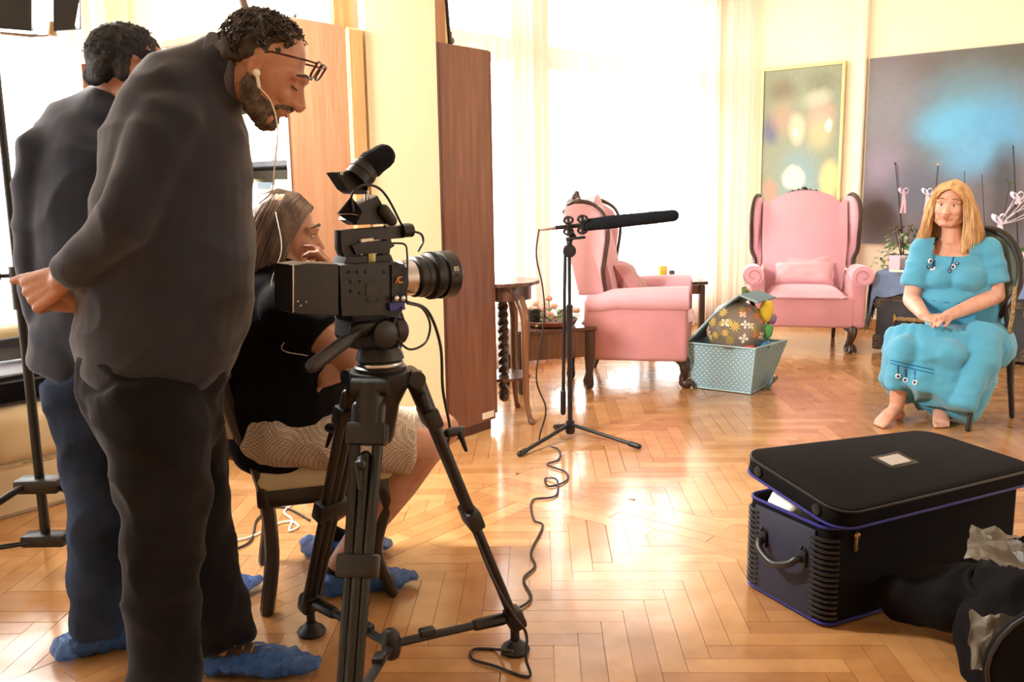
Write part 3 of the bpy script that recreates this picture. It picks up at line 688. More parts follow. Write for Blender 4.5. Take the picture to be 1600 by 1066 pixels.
# picture, oval mirror and wooden board on top of the left bookcase
mb = MB(); rbox(mb, PA + .03, PA + .05, LB1 - .135, LB1 - .03, ZT + .001, ZT + 1.0, .003); solo('wooden_board', mb, M['beech_light'], 'upright beech board on the bookcase beside the yellow pier', 'board', smooth=False)
t = thing('picture', 'unframed blue and white glossy picture leaning on the bookcase top', 'picture', R(PA + .06, LB0 + .16, ZT))
mb = MB(); rbox(mb, PA + .04, PA + .055, LB0 + .11, LB1 - .14, ZT + .001, ZT + .75, .004); part('canvas', mb, paint_mat('blue glossy print', srgb(236, 240, 250), [(.5, .6, .4, .3, srgb(150, 176, 224), .9, .8)], .4), t, False)
for b_ in (LB0 + .10, LB1 - .19):
    mb = MB(); rbox(mb, PA + .056, PA + .09, b_, b_ + .02, ZT + .0005, ZT + .014, .002); part('foot', mb, M['white_paint'], t, False)
t = thing('mirror', 'large round mirror in a dark frame leaning on top of the bookcase', 'mirror', R(-.13, LB1 - .1, ZT))
cm = R(-.13, LB1 - .11, ZT + .285); fr = Matrix((AX, V((0, 0, 1)), -BX)).transposed()
mb = MB(); ring = [cm + AX * (.262 * cos(q * pi / 24)) + V((0, 0, .262 * sin(q * pi / 24))) for q in range(48)]; mb.tube(ring, (.022), 8, closed=True); part('frame', mb, M['dark_wood'], t)
mb = MB(); mb.lathe([(.252, -.006), (.252, .0)], cm - BX * .0, 48, Matrix((AX, V((0, 0, 1)), BX)).transposed()); 
M['mirror'] = mat('mirror silver', (.9, .9, .88, 1), 0.02, metal=1.0); part('mirror_glass', mb, M['mirror'], t, False)
# on top of the walnut cabinet: board, leaning framed picture, wooden bobbin
mb = MB(); rbox(mb, PA + .03, PA + .05, -4.955, -4.875, ZT + .001, ZT + .95, .003); solo('wooden_board', mb, M['beech'], 'upright brown board on top of the walnut cabinet', 'board', smooth=False)
t = thing('picture', 'dark-edged picture leaning with its pale side towards us on the walnut cabinet', 'picture', R(PA + .3, -4.81, ZT))
lean = Matrix.Rotation(radians(-4.5), 3, AX); 
mb = MB(); mb.box(R(PA + .27, -4.84, ZT + .45), (.36, .022, .88), lean @ RM, .003); part('canvas', mb, mat('pale yellow canvas edge', srgb(250, 232, 170), .7), t, False)
mb = MB(); mb.box(R(PA + .27, -4.822, ZT + .452), (.38, .012, .88), lean @ RM, .002); part('frame', mb, M['grey_plastic'], t, False)
mb = MB(); mb.lathe([(.014, 0), (.014, .012), (.010, .016), (.010, .02), (.020, .026), (.023, .038), (.020, .05), (.010, .055), (.010, .078), (.012, .08)], R(PA + .1, -4.77, ZT + .001), 16)
solo('wooden_bobbin', mb, M['leg_wood'], 'small turned wooden bobbin on top of the walnut cabinet', 'ornament')

# ------------------------------------------------------------------ paintings on the right wall
def painting(name, label, a_left, a_right, z0, z1, m, frame_m=None, fw=.02):
    t = thing(name, label, 'painting', R((a_left + a_right) / 2, -.02, z0))
    mb = MB(); rbox(mb, a_right, a_left, -.035, -.008, z0, z1)
    me = mesh('canvas', mb, False); add_uv(me, lambda c: ((a_left - (c - C0).dot(AX)) / (a_left - a_right), (c.z - z0) / (z1 - z0)))
    part('canvas', me, m, t, False)
    if frame_m:
        for (x0, x1, y0, y1) in ((a_left, a_left + fw, z0 - fw, z1 + fw), (a_right - fw, a_right, z0 - fw, z1 + fw), (a_right, a_left, z1, z1 + fw), (a_right, a_left, z0 - fw, z0)):
            mb = MB(); rbox(mb, x0, x1, -.048, -.004, y0, y1, .003); part('frame_rail', mb, frame_m, t, False)
    return t
tl, tr = onb(1195, 110, -.035), onb(1317, 102, -.035); zb = onb(1250, 350, -.035).z
g1 = paint_mat('pastel abstract painting', srgb(150, 160, 138), [
    (.25, .88, .3, .12, srgb(128, 116, 96), .9, .7), (.75, .9, .3, .12, srgb(132, 136, 112), .9, .8), (.1, .62, .16, .14, srgb(106, 110, 150), .8, .8),
    (.25, .7, .25, .16, srgb(186, 160, 140), .8, .7), (.5, .3, .4, .3, srgb(136, 168, 174), .8, .9), (.75, .68, .26, .14, srgb(208, 170, 156), .8, .8), (.7, .8, .26, .08, srgb(196, 198, 176), .8, .8),
    (.45, .62, .15, .14, srgb(222, 208, 180), .6, .8), (.75, .58, .22, .16, srgb(210, 200, 150), .8, .6), (.43, .3, .18, .09, srgb(236, 224, 204), .4, .95), (.9, .28, .18, .16, srgb(226, 216, 150), .6, .8), (.12, .22, .14, .1, srgb(196, 150, 132), .7, .8), (.85, .62, .06, .05, srgb(240, 236, 220), .5, .9), (.44, .6, .05, .04, srgb(240, 232, 214), .5, .9)], .10, 3.2, .9)
painting('painting', 'small pastel abstract painting in a thin gold frame above the far armchair', (tl - C0).dot(AX), (tr - C0).dot(AX), zb, (tl.z + tr.z) / 2, g1, M['gold'], .025)
tl, bl = onb(1356, 92, -.035), onb(1349, 380, -.035); al = ((tl + bl) / 2 - C0).dot(AX)
g2 = paint_mat('blue cloud painting', srgb(124, 118, 122), [(u * .68, v, ru * .68, rv, c, so, op) for (u, v, ru, rv, c, so, op) in [
    (.12, .72, .35, .35, srgb(142, 146, 154), .9, .8), (.10, .16, .22, .25, srgb(72, 54, 46), .8, .9), (.12, .42, .25, .22, srgb(152, 144, 164), .9, .9), (.35, .3, .3, .2, srgb(104, 112, 132), .9, .8), (.75, .95, .6, .16, srgb(92, 92, 72), .9, .8), (.62, .9, .3, .16, srgb(120, 104, 92), .9, .7),
    (.66, .66, .56, .42, srgb(112, 164, 188), .9, .95), (.56, .62, .36, .18, srgb(112, 190, 232), .8, 1), (.80, .6, .34, .24, srgb(108, 176, 222), .9, .95), (.64, .46, .26, .18, srgb(116, 182, 226), .9, .95), (.84, .35, .14, .25, srgb(80, 84, 90), .9, .85), (.58, .05, .4, .12, srgb(60, 66, 80), .9, .7), (.93, .14, .2, .2, srgb(84, 76, 80), .9, .8)]], .12, 2.6, .85)
painting('painting', 'huge frameless canvas with a blue cloud on grey, behind the seated woman', al, al - 1.9, bl.z, tl.z, g2)
# ------------------------------------------------------------------ wingback armchairs (modelled facing -Y, width along X)
def armchair(label, loc, rot, light):
    t = thing('wingback_armchair', label, 'armchair', loc, rot, 'pink wingback armchairs', world=False)
    fab = M['pink']; li = M['pink_light']
    mb = MB(); mb.box((0, -.02, .31), (.70, .70, .24), bev=.025, seg=3); part('seat_base', mb, fab, t)
    mb = MB(); pillow(mb, (0, -.075, .425), .60, .64, .15); cu = part('seat_cushion', mb, li, t)
    mb = MB(); piping(mb, .60, .64, (0, -.075, .425), Matrix.Identity(3), .006); part('piping', mb, fab, cu)
    def back(u, v):
        x = (u - .5) * (.60 + .08 * v); top = 1.13 + .075 * max(0, cos((u - .5) * pi * 1.25)) - .03 * math.exp(-((abs(u - .5) - .38) / .07) ** 2)
        z = lerp(.40, top, v); return (x, .20 + .17 * v ** 1.2 - .03 * sin(pi * u) * sin(pi * v), z)
    mb = MB(); mb.grid(back, 20, 14, -.12); part('backrest', mb, li, t)
    mb = MB(); top = [V(back(u / 24, 1)) + V((0, .05, .012)) for u in range(25)]
    mb.tube(top, [(.022 + .008 * math.exp(-((i - 12) / 5) ** 2), .032) for i in range(25)], 8, side=(0, 0, 1)); cr = part('crest_rail', mb, M['dark_wood'], t)
    mb = MB()
    for i in range(-5, 6):
        p = V(back(.5 + i * .035, 1)) + V((0, .035, .032)); mb.sph(p, (.016, .018, .017 + .008 * (i % 2 == 0)), 8)
    mb.sph(V(back(.5, 1)) + V((0, .03, .045)), (.03, .02, .024), 10); part('carving', mb, M['dark_wood'], cr)
    for s in (-1, 1):
        x = s * .345
        w_ = [(.34, .60), (.40, .85), (.44, 1.12), (.42, 1.175), (.36, 1.195), (.27, 1.18), (.195, 1.13), (.16, 1.06), (.155, .97), (.17, .86), (.185, .76), (.18, .68), (.165, .60)]
        flare = lambda y, z: s * .13 * max(0, (.42 - y)) * 2 * (1 if z > .7 else .5)
        mb = MB(); pad(mb, [(x + flare(y, z), y, z) for y, z in w_], (1, 0, 0), .075, .9); wg = part('wing', mb, li, t)
        mb = MB(); tr = curve_pts([(x + flare(y, z) + s * .012, y - .012, z + (.012 if z > 1.1 else 0)) for y, z in w_[3:]], 4); mb.tube(tr, [(.012, .017)] * len(tr), 8, side=(0, 1, 0)); part('wood_trim', mb, M['dark_wood'], wg)
        mb = MB(); mb.box((s * .375, -.03, .385), (.12, .66, .40), bev=.03, seg=3); part('side_panel', mb, fab, t)
        mb = MB(); ar = [V((s * .405, y, .585 + .02 * (-y - .0) - .025 * (y > .15))) for y in (-.365, -.3, -.2, -.1, 0, .1, .2, .28)]
        mb.tube(ar, [(.082, .078)] * 3 + [(.08, .075), (.078, .072), (.074, .068), (.068, .06), (.06, .055)], 20, side=(1, 0, 0), cap='flat'); am = part('arm', mb, li, t)
        mb = MB(); sp = []
        for k in range(40):
            a = k / 39 * 2.3 * 2 * pi * .55 + pi; r = .076 * (1 - k / 39 * .75); sp.append(V((s * .405 + s * r * -cos(a), -.371, .585 + .0075 + r * sin(a))))
        mb.tube(sp, .004, 6); part('scroll_piping', mb, fab, am)
        mb = MB(); lg = curve_pts([(s * .31, -.29, .22), (s * .345, -.34, .17), (s * .335, -.345, .10), (s * .325, -.335, .06), (s * .33, -.355, .03)], 4)
        mb.tube(lg, [(.05 - .022 * min(1, i / 9), .05 - .022 * min(1, i / 9)) for i in range(len(lg))], 10)
        mb.sph((s * .33, -.355, .034), (.046, .05, .034), 12)
        for q in (-.03, -.01, .01, .03): mb.tube([(s * .33 + q, -.36, .055), (s * .33 + q * 1.2, -.395, .04), (s * .33 + q * 1.25, -.405, .014)], [.011, .012, .009], 6)
        part('front_leg', mb, M['dark_wood'], t)
        mb = MB(); mb.tube([(s * .27, .26, .22), (s * .27, .28, .1), (s * .27, .31, 0.012)], [.022, .018, .016], 8); part('rear_leg', mb, M['dark_wood'], t)
    return t
ffr = G(1327, 551); q = V((-.25, -.97, 0)).normalized()
rot_r = -.25; rc = V(ffr) - Rz(rot_r) @ V((.33, -.355, 0)); rc.z = 0
armchair('pink wingback armchair under the small gold-framed painting, facing us', rc, rot_r, True)
ffl = G(1072, 606); rot_l = 1.36; lc = V(ffl) - Rz(rot_l) @ V((-.33, -.355, 0)); lc.z = 0
armchair('pink wingback armchair seen from its side, before the curtains behind the microphone', lc, rot_l, True)
def cushion(label, base, rz, loc, sx, sy, t_, tilt, m, seed):
    mb = MB(); q = Matrix.Rotation(tilt, 3, 'X'); pillow(mb, (0, 0, 0), sx, sy, t_, q, 20, .35, seed); piping(mb, sx * .97, sy * .97, (0, 0, 0), q, .004)
    mb.xf(Matrix.Translation(V(base)) @ Matrix.Rotation(rz, 4, 'Z') @ Matrix.Translation(V(loc)))
    return solo('cushion', mb, m, label, 'cushion')
cushion('pale pink rectangular cushion on the seat of the armchair facing us, in front', rc, rot_r, (.0, .02, .575), .46, .20, .13, radians(62), M['pink_cushion'], 1)
cushion('second pale pink cushion leaning behind the front one on the facing armchair', rc, rot_r, (.035, .145, .63), .45, .26, .12, radians(72), M['pink_cushion'], 5)
cushion('dusty pink cushion leaning in the armchair seen from its side', lc, rot_l, (.0, .02, .63), .42, .38, .14, radians(55), M['pink'], 9)

# ------------------------------------------------------------------ small tables at the left of the armchair
def cab_leg(mb, top, foot, out, r0=.026, r1=.014):
    top = V(top); foot = V(foot); out = V(out)
    pts = curve_pts([top, top + (foot - top) * .16 + out * .035, top + (foot - top) * .45 + out * .012, top + (foot - top) * .8 - out * .01, foot - out * .0 + V((0, 0, .04)), foot + out * .02 + V((0, 0, .012))], 4)
    n = len(pts); mb.tube(pts, [lerp(r0, r1, min(1, i / (n * .7))) + (.004 if i > n - 4 else 0) for i in range(n)], 10)
f1 = G(834, 664); tc = V((-.05, 5.0, 0)); tz = .785
t = thing('side_table', 'dark scalloped side table with a twisted leg and low shelf by the walnut cabinet', 'table', tc)
def scallop(r, k, n=64): return [tc + V((cos(2 * pi * i / n) * r * (1 + k * cos(8 * 2 * pi * i / n)), sin(2 * pi * i / n) * r * (1 + k * cos(8 * 2 * pi * i / n)), 0)) for i in range(n)]
mb = MB(); mb.prism([p + V((0, 0, tz - .018)) for p in scallop(.205, .03)], (0, 0, .018)); part('table_top', mb, M['table_wood'], t, False)
mb = MB(); mb.prism([p + V((0, 0, tz - .10)) for p in scallop(.165, .0)], (0, 0, .081)); part('apron', mb, M['table_wood'], t)
mb = MB(); mb.prism([p + V((0, 0, .235)) for p in scallop(.15, .03)], (0, 0, .016)); part('shelf', mb, M['table_wood'], t, False)
dir_ = (f1 - tc).normalized()
for k, ang in enumerate((0, 120, 240)):
    d = Rz(radians(ang)) @ dir_; mb = MB()
    if k == 1:
        pass
    cab_leg(mb, tc + d * .14 + V((0, 0, tz - .09)), tc + d * .215, d, .030, .015); part('leg', mb, M['leg_wood'], t)
pt = V((tc.x, tc.y, 0.09)); mb = MB(); n = 90; 
for ph in (0, pi):
    mb.tube([pt + V((.014 * cos(i * .42 + ph), .014 * sin(i * .42 + ph), 0.05 + (tz - .24) * i / n)) for i in range(n + 1)], .0185, 8)
mb.sph(pt + V((0, 0, .03)), .03, 14); mb.lathe([(.014, .05), (.026, .07), (.026, .1), (.016, .12)], pt, 14); mb.box(V((tc.x, tc.y, tz - .105)), (.07, .07, .03), bev=.006)
part('twisted_column', mb, M['dark_wood'], t, label='barley-twist centre column ending in a ball')

fA = G(853, 622); fB = G(912, 607)      # near feet of the low table
xd = (fB - fA).normalized(); yd = V((-xd.y, xd.x, 0)); LX, LY, LZ = .52, .36, .41
o_ = fA - xd * .0 ; q = Matrix((xd, yd, V((0, 0, 1)))).transposed(); tcn = o_ + xd * .08 + yd * .20
q = frame((.83, .25, 0), (0, 0, 1)); tcn = G(862, 612) + V((-.02, .16, 0))
t = thing('side_table', 'low dark brown table carrying the tray of flowers behind the microphone stand', 'table', tcn)
mb = MB(); mb.box(tcn + V((0, 0, LZ - .012)), (.54, .40, .024), q, .004); part('table_top', mb, M['table_wood'], t, False)
for s, (cx, cy, sx, sy) in enumerate(((0, -.17, .46, .018), (0, .17, .46, .018), (-.23, 0, .018, .32), (.23, 0, .018, .32))):
    mb = MB(); mb.box(tcn + q @ V((cx, cy, LZ - .11)), (sx, sy, .17), q, .003); part('apron', mb, M['leg_wood'] if s != 1 else M['table_wood'], t, False)
for sx in (-1, 1):
    for sy in (-1, 1):
        mb = MB(); c = tcn + q @ V((sx * .23, sy * .17, 0))
        mb.tube([c + V((0, 0, LZ - .026)), c + V((0, 0, .22)), c + V((0, 0, .1)), c + V((0, 0, .03)), c + V((0, 0, .004))], [.036, .034, .024, .03, .022], 4 * 3, side=q @ V((1, 1, 0)), cap='flat'); part('leg', mb, M['dark_wood'], t)
# flower tray
tp = tcn + V((.02, -.0, LZ))
t = thing('flower_tray', 'brown clay tray with dusty pink flowers and pale leaves on the low table', 'plant', tp)
mb = MB(); mb.lathe([(.14, .001), (.165, .008), (.18, .035), (.17, .036), (.155, .02), (.0001, .018)], tp, 28); part('tray', mb, M['terracotta'], t)
mb = MB(); mb.lathe([(.05, .02), (.06, .06), (.058, .10), (.05, .11)], tp + V((-.12, .0, 0)), 16); part('pot', mb, M['trunk'], t)
def leafv(mb, base, d, L, wd, droop=.3, n=4):
    d = V(d).normalized(); s = d.cross(V((0, 0, 1)));
    if s.length < .05: s = V((1, 0, 0))
    s.normalize(); pts = []
    for i in range(n + 1):
        u = i / n; pts.append(V(base) + d * L * u - V((0, 0, 1)) * droop * L * u * u)
    vs = []; fs = []
    for i, p in enumerate(pts):
        u = i / n; h = wd * sin(pi * min(1, u * .9 + .08)) / 2 if i < n else .0005
        vs += [p - s * h, p + V((0, 0, -.12 * h)), p + s * h]
    for i in range(n): a = i * 3; fs += [[a, a + 1, a + 4, a + 3], [a + 1, a + 2, a + 5, a + 4]]
    mb.add(vs, fs)
rp_ = random.Random(5)
for i in range(46):
    a = rp_.uniform(0, 2 * pi); r = rp_.uniform(.01, .12); b = tp + V((cos(a) * r * 1.1, sin(a) * r * .7, .02)); e = rp_.uniform(.2, 1.2)
    mb = MB(); leafv(mb, b + V((0, 0, rp_.uniform(0, .07))), (cos(a), sin(a) * .8, e), rp_.uniform(.05, .12), rp_.uniform(.03, .05), .5); part('leaf', mb, M['leaf_pale'] if i % 3 else M['leaf'], t)
for i in range(13):
    a = rp_.uniform(0, 2 * pi); r = rp_.uniform(.05, .19); p0 = tp + V((cos(a) * .04, sin(a) * .04, .03)); p1 = tp + V((cos(a) * r * 1.15, sin(a) * r * .6, rp_.uniform(.07, .17)))
    mb = MB(); mb.tube([p0, (p0 + p1) / 2 + V((0, 0, .02)), p1], .0025, 5); st = part('stem', mb, M['leaf_pale'], t)
    mb = MB()
    for k in range(6): an = k * pi / 3; mb.sph(p1 + V((cos(an) * .012, sin(an) * .012, .004)), (.014, .014, .017), 8)
    mb.sph(p1 + V((0, 0, .012)), .012, 8); part('flower', mb, M['petal'], st)
# table behind the side armchair
bt = G(1075, 530) + V((-.05, -.0, 0)); bz = .50
t = thing('side_table', 'dark wooden side table half hidden between armchair and curtain', 'table', bt)
mb = MB(); mb.box(bt + V((-.1, 0, bz)), (.5, .45, .025), Rz(.1), .004); part('table_top', mb, M['dark_wood'], t, False)
for sx in (-1, 1):
    for sy in (-1, 1):
        mb = MB(); mb.box(bt + V((-.1, 0, 0)) + Rz(.1) @ V((sx * .21, sy * .18, bz / 2 - .008)), (.045, .045, bz - .02), Rz(.1), .004); part('leg', mb, M['dark_wood'], t, False)
mb = MB(); mb.box(bt + V((-.1, 0, bz - .06)), (.40, .34, .07), Rz(.1), .003); part('apron', mb, M['leg_wood'], t, False)
mb = MB(); mb.box(bt + V((-.18, 0, bz + .0735)), (.07, .07, .12), Rz(.3), .008); solo('small_box', mb, M['toy_yellow'], 'yellow packet standing on the table behind the side armchair', 'box')
mb = MB(); mb.lathe([(.022, 0), (.025, .01), (.025, .07), (.018, .085)], bt + V((-.10, -.02, bz + .013)), 14); solo('small_jar', mb, M['dark_wood'], 'small dark jar beside the yellow packet behind the armchair', 'jar')

# ------------------------------------------------------------------ polka-dot basket with beach ball and toys
bl, br, bk = G(1084, 606), G(1172, 617), G(1218, 574)
xd = (br - bl); wx = xd.length; xd = xd.normalized(); yd = V((-xd.y, xd.x, 0)); wy = .34; bh = .30
base = (bl + br) / 2 + yd * wy / 2
t = thing('storage_basket', 'polka-dot blue fabric toy box with its lid raised, beside the armchair leg', 'basket', V((base.x, base.y, 0)))
Bc = lambda u, v, z, sp=0.0: bl + xd * (wx * u + (u - .5) * sp * z) + yd * (wy * v + (v - .5) * sp * z) + V((0, 0, z))
tk = .006
def panel(name, c1, c2, c3, c4, inward, uvs, m=None):
    mb = MB(); pts = [V(c1), V(c2), V(c3), V(c4)]
    def fn(u, v):
        p = pts[0] * (1 - u) * (1 - v) + pts[1] * u * (1 - v) + pts[2] * u * v + pts[3] * (1 - u) * v
        return p + V(inward) * (.018 * sin(pi * u) * v + .010 * sin(3 * pi * u + 1) * v)
    mb.grid(fn, 14, 8, 0); nf = len(mb.v)
    mb2 = MB(); mb2.grid(fn, 14, 8, tk); me = mesh(name, mb2)
    e1 = (pts[1] - pts[0]); e2 = (pts[3] - pts[0]); L1 = e1.length; L2 = e2.length
    add_uv(me, lambda c: ((c - pts[0]).dot(e1) / L1, (c - pts[0]).dot(e2) / L2)); return part(name, me, m or M['dots'], t)
SP = .25
panel('front_panel', Bc(0, 0, .004, SP), Bc(1, 0, .004, SP), Bc(1, 0, bh, SP), Bc(0, 0, bh, SP), yd, 0)
panel('side_panel', Bc(1, 0, .004, SP), Bc(1, 1, .004, SP), Bc(1, 1, bh, SP) + xd * .05, Bc(1, 0, bh, SP), -xd, 0)
panel('back_panel', Bc(1, 1, .004, SP), Bc(0, 1, .004, SP), Bc(0, 1, bh, SP), Bc(1, 1, bh, SP) + xd * .05, -yd, 0)
panel('side_panel', Bc(0, 1, .004, SP), Bc(0, 0, .004, SP), Bc(0, 0, bh, SP), Bc(0, 1, bh, SP), xd, 0)
mb = MB(); mb.prism([Bc(0, 0, .004), Bc(1, 0, .004), Bc(1, 1, .004), Bc(0, 1, .004)], (0, 0, .006)); part('bottom', mb, M['basket_lining'], t, False)
for a_, b_ in ((0, 0), (1, 0)):
    mb = MB(); mb.tube([Bc(a_, b_, .006, SP), Bc(a_, b_, bh, SP)], .006, 8); part('piping', mb, M['piping_light'], t)
mb = MB(); mb.tube([Bc(0, 0, bh, SP), Bc(1, 0, bh, SP), Bc(1, 1, bh, SP) + xd * .05], .005, 8); part('piping', mb, M['piping_light'], t)
mb = MB(); mb.tube([Bc(0, 0, .008, SP), Bc(1, 0, .008, SP), Bc(1, 1, .008, SP)], .005, 8); part('piping', mb, M['piping_light'], t)
# raised lid: hinged on the left side, folded at the top
l0, l1 = Bc(0, .0, bh, SP), Bc(0, 1, bh, SP); ld = xd * .34 + V((0, 0, .35))
mb = MB(); mb.grid(lambda u, v: lerp(l0, l1, v + (1 - v) * u * .22) + ld * u * .9 + V((0, 0, .02 * sin(pi * u))), 8, 6, .010); me = mesh('lid', mb); 
add_uv(me, lambda c: ((c - l0).dot(ld.normalized()), (c - l0).dot(yd))); ldo = part('lid', me, M['basket_lining'], t, label='raised lid with plain blue-grey lining')
l2, l3 = lerp(l0, l1, .22) + ld * .9, l1 + ld * .9
mb = MB(); mb.grid(lambda u, v: lerp(l2, l3, v) + (xd * .12 - V((0, 0, .04))) * u, 5, 6, .009); part('lid_flap', mb, M['basket_lining'], ldo)
mb = MB(); mb.tube([l0 + V((0, 0, .003)), lerp(l0, l1, .11) + ld * .45 + V((0, 0, .022)), l2, l2 + (xd * .12 - V((0, 0, .04)))], .006, 8); part('piping', mb, M['piping_light'], ldo)
# beach ball
brd = .185; bcn = Bc(.58, .40, bh + .08)
t = thing('beach_ball', 'clear inflatable beach ball printed with little flowers, in the polka-dot box', 'ball', bcn - V((0, 0, brd)))
mb = MB(); mb.sph(bcn, brd, 40)
m_, N, L, p = nm('clear tinted vinyl'); tr = N.new('ShaderNodeBsdfTransparent'); tr.inputs[0].default_value = (.82, .80, .78, 1); p.inputs['Base Color'].default_value = srgb(150, 144, 138); p.inputs['Roughness'].default_value = .12
b = N.new('ShaderNodeMixShader'); b.inputs[0].default_value = .62; L.new(tr.outputs[0], b.inputs[1]); L.new(p.outputs[0], b.inputs[2]); L.new(b.outputs[0], N['Material Output'].inputs[0])
bo = part('ball_skin', mb, m_, t)
fl = [mat('printed white flower', srgb(240, 238, 230), .3), mat('printed orange flower', srgb(232, 134, 70), .3), mat('printed yellow flower', srgb(236, 214, 110), .3), mat('printed olive flower', srgb(178, 172, 80), .3)]
rb = random.Random(21)
for i in range(42):
    for _ in range(40):
        z = rb.uniform(-.3, .95); a = rb.uniform(-pi, .2) ; d = V((cos(a) * sqrt(1 - z * z), sin(a) * sqrt(1 - z * z), z))
        break
    k = i % 4; L_ = rb.uniform(.022, .038); mb = MB(); u = d.orthogonal().normalized(); w_ = d.cross(u); n = 4 if k == 0 else 9; a0 = rb.uniform(0, 3)
    for j in range(n):
        an = a0 + 2 * pi * j / n; e = u * cos(an) + w_ * sin(an); f = d.cross(e); hw = L_ * (.32 if k == 0 else .12)
        pts = [bcn + (d + e * 0.0).normalized() * (brd + .0012), bcn + ((d + (e * L_ * .55 + f * hw) / brd).normalized()) * (brd + .0014), bcn + ((d + e * L_ / brd).normalized()) * (brd + .0014), bcn + ((d + (e * L_ * .55 - f * hw) / brd).normalized()) * (brd + .0014)]
        mb.add(pts, [[0, 1, 2, 3]])
    part('printed_flower', mb, fl[k], bo)
def toy(label, c, r, m, name='toy', cat='toy', seed=0):
    mb = MB(); mb.sph((0, 0, 0), r, 14); mb.sph((r[0] * .6, 0, r[2] * .4), (r[0] * .5, r[1] * .5, r[2] * .5), 10); mb.xf(Matrix.Translation(c)); return solo(name, remesh(mb, .006, 3), m, label, cat)
toy('yellow soft toy sticking up at the right of the beach ball', Bc(1.02, .62, bh + .20), (.045, .04, .075), M['toy_yellow'])
toy('green toy piece below the yellow one in the box', Bc(1.06, .55, bh + .075), (.04, .035, .05), M['toy_green'])
toy('purple toy piece between the yellow and green toys', Bc(1.10, .7, bh + .15), (.028, .03, .035), M['toy_purple'])
toy('red toy piece at the foot of the beach ball inside the box', Bc(.86, .12, bh - .012), (.055, .03, .028), M['toy_red'])
toy('blue toy piece deep inside the polka-dot box at its right', Bc(1.02, .5, bh - .01), (.05, .05, .03), M['toy_blue'])
mb = MB(); mb.grid(lambda u, v: Bc(.55 + .5 * u, .72, bh + .30 - .18 * u + .07 * v - .03) + yd * .02 * sin(6 * u) + V((0, 0, .03 * sin(9 * u))), 10, 5, .003)
solo('patterned_cloth', mb, mat('dark flowered cloth', srgb(60, 64, 54), .8, c2=srgb(176, 190, 120), scale=26), 'dark cloth with green flowers behind the beach ball', 'cloth')
mb = MB(); mb.grid(lambda u, v: Bc(1.1 + .10 * u, .45 + .35 * v, .012 + .09 * u * (1 - abs(v - .5))) + V((0, 0, .02 * sin(9 * v))), 6, 6, .004)
solo('fabric_strap', mb, M['basket_lining'], 'blue grey fabric flap on the floor at the right of the box', 'strap')

# ------------------------------------------------------------------ trunks with shawl along the right wall
tf = G(1366, 549); a_t = (tf - C0).dot(AX); b_t = (tf - C0).dot(BX)
def trunk(label, a0, a1, group=None):
    t = thing('trunk', label, 'trunk', R((a0 + a1) / 2, b_t + .26, 0)); b0 = b_t; b1 = b_t + .52; zt = .62
    mb = MB(); rbox(mb, a1, a0, b0, b1, .03, .42, .008); part('body', mb, M['trunk'], t, False)
    mb = MB(); rbox(mb, a1, a0, b0, b1, .423, zt, .008); part('lid', mb, M['trunk'], t, False)
    for z in (.035, .41, .435, zt - .012):
        mb = MB(); rbox(mb, a1 + .002, a0 - .002, b0 - .006, b0 + .002, z - .012, z + .012, .003); part('edge_band', mb, M['trunk_edge'], t, False)
    for a_ in (a0 - .012, a1 + .012):
        for z0, z1 in ((.02, .13), (.34, .42), (zt - .09, zt + .001)):
            mb = MB(); rbox(mb, a_ - .03, a_ + .03, b0 - .010, b0 + .05, z0, z1, .008); part('corner_cap', mb, M['trunk_edge'], t, False)
        for z in (.07, .10): 
            mb = MB(); mb.sph(R(a_, b0 - .012, z), .006, 6); part('stud', mb, M['brass'], t)
    for f in (.25, .72):
        a_ = lerp(a0, a1, f)
        mb = MB(); rbox(mb, a_ - .012, a_ + .012, b0 - .014, b0 - .001, .40, .52, .003); mb.tube([R(a_, b0 - .016, .50), R(a_, b0 - .03, .46), R(a_, b0 - .02, .43)], [.022, .018, .014], 8); part('hasp', mb, M['brass'], t)
        mb = MB(); rbox(mb, a_ + .12, a_ - .12, b0 - .022, b0 - .001, .255, .285, .006); hb = part('wooden_batten', mb, M['straw'], t)
        mb = MB()
        rbox(mb, a_ + .13, a_ + .11, b0 - .026, b0 - .001, .235, .305, .006); part('batten_end', mb, M['brass'], hb)
    for k in range(12):
        pass
    return t
trunk('old black trunk with brass hasp, left one behind the seated woman', a_t, a_t - 1.04)
trunk('old black trunk at the right edge, partly behind the chair legs', a_t - 1.06, a_t - 2.1)
zt = .628
mb = MB()
def shawl(u, v):   # u along the trunks, v from the wall side over the front edge
    a = a_t + .10 - 2.2 * u; z = zt
    if v < .62: b = b_t + .46 - .47 * v / .62; z += .006 * sin(u * 40) * sin(v * 9)
    else:
        k = (v - .62) / .38; b = b_t - .018 - .012 * sin(u * 60 + 2 * k) * k; z = zt - (.14 + .05 * sin(u * 13) + .03 * sin(u * 31)) * k
    da = a - a_t
    if da > 0.012: z -= (da - .012) * 3.0; a = a_t + .02 + (da - .012) * .35
    return R(a, b, z + .003)
mb.grid(shawl, 90, 26, .003); sh = thing('shawl', 'blue grey shawl spread over the trunks under the plants', 'cloth', R(a_t - 1, b_t + .2, zt))
part('cloth', mb, M['cloth_blue'], sh)
M['cloth_grey'] = mat('grey fringed shawl corner', srgb(138, 146, 140), .9, var=.2, scale=8, bump=.1, bscale=100)
mb = MB()
def corner(u, v):
    return R(a_t + .055 + .05 * u * sin(v * 3) + .02 * v - .03 * u, b_t - .025 + .16 * u - .01 * sin(u * 9), zt - .03 - .40 * v * (1 - .35 * u) + .02 * sin(u * 12))
mb.grid(corner, 12, 12, .003); part('hanging_corner', mb, M['cloth_grey'], sh, label='grey corner hanging down the trunk side')
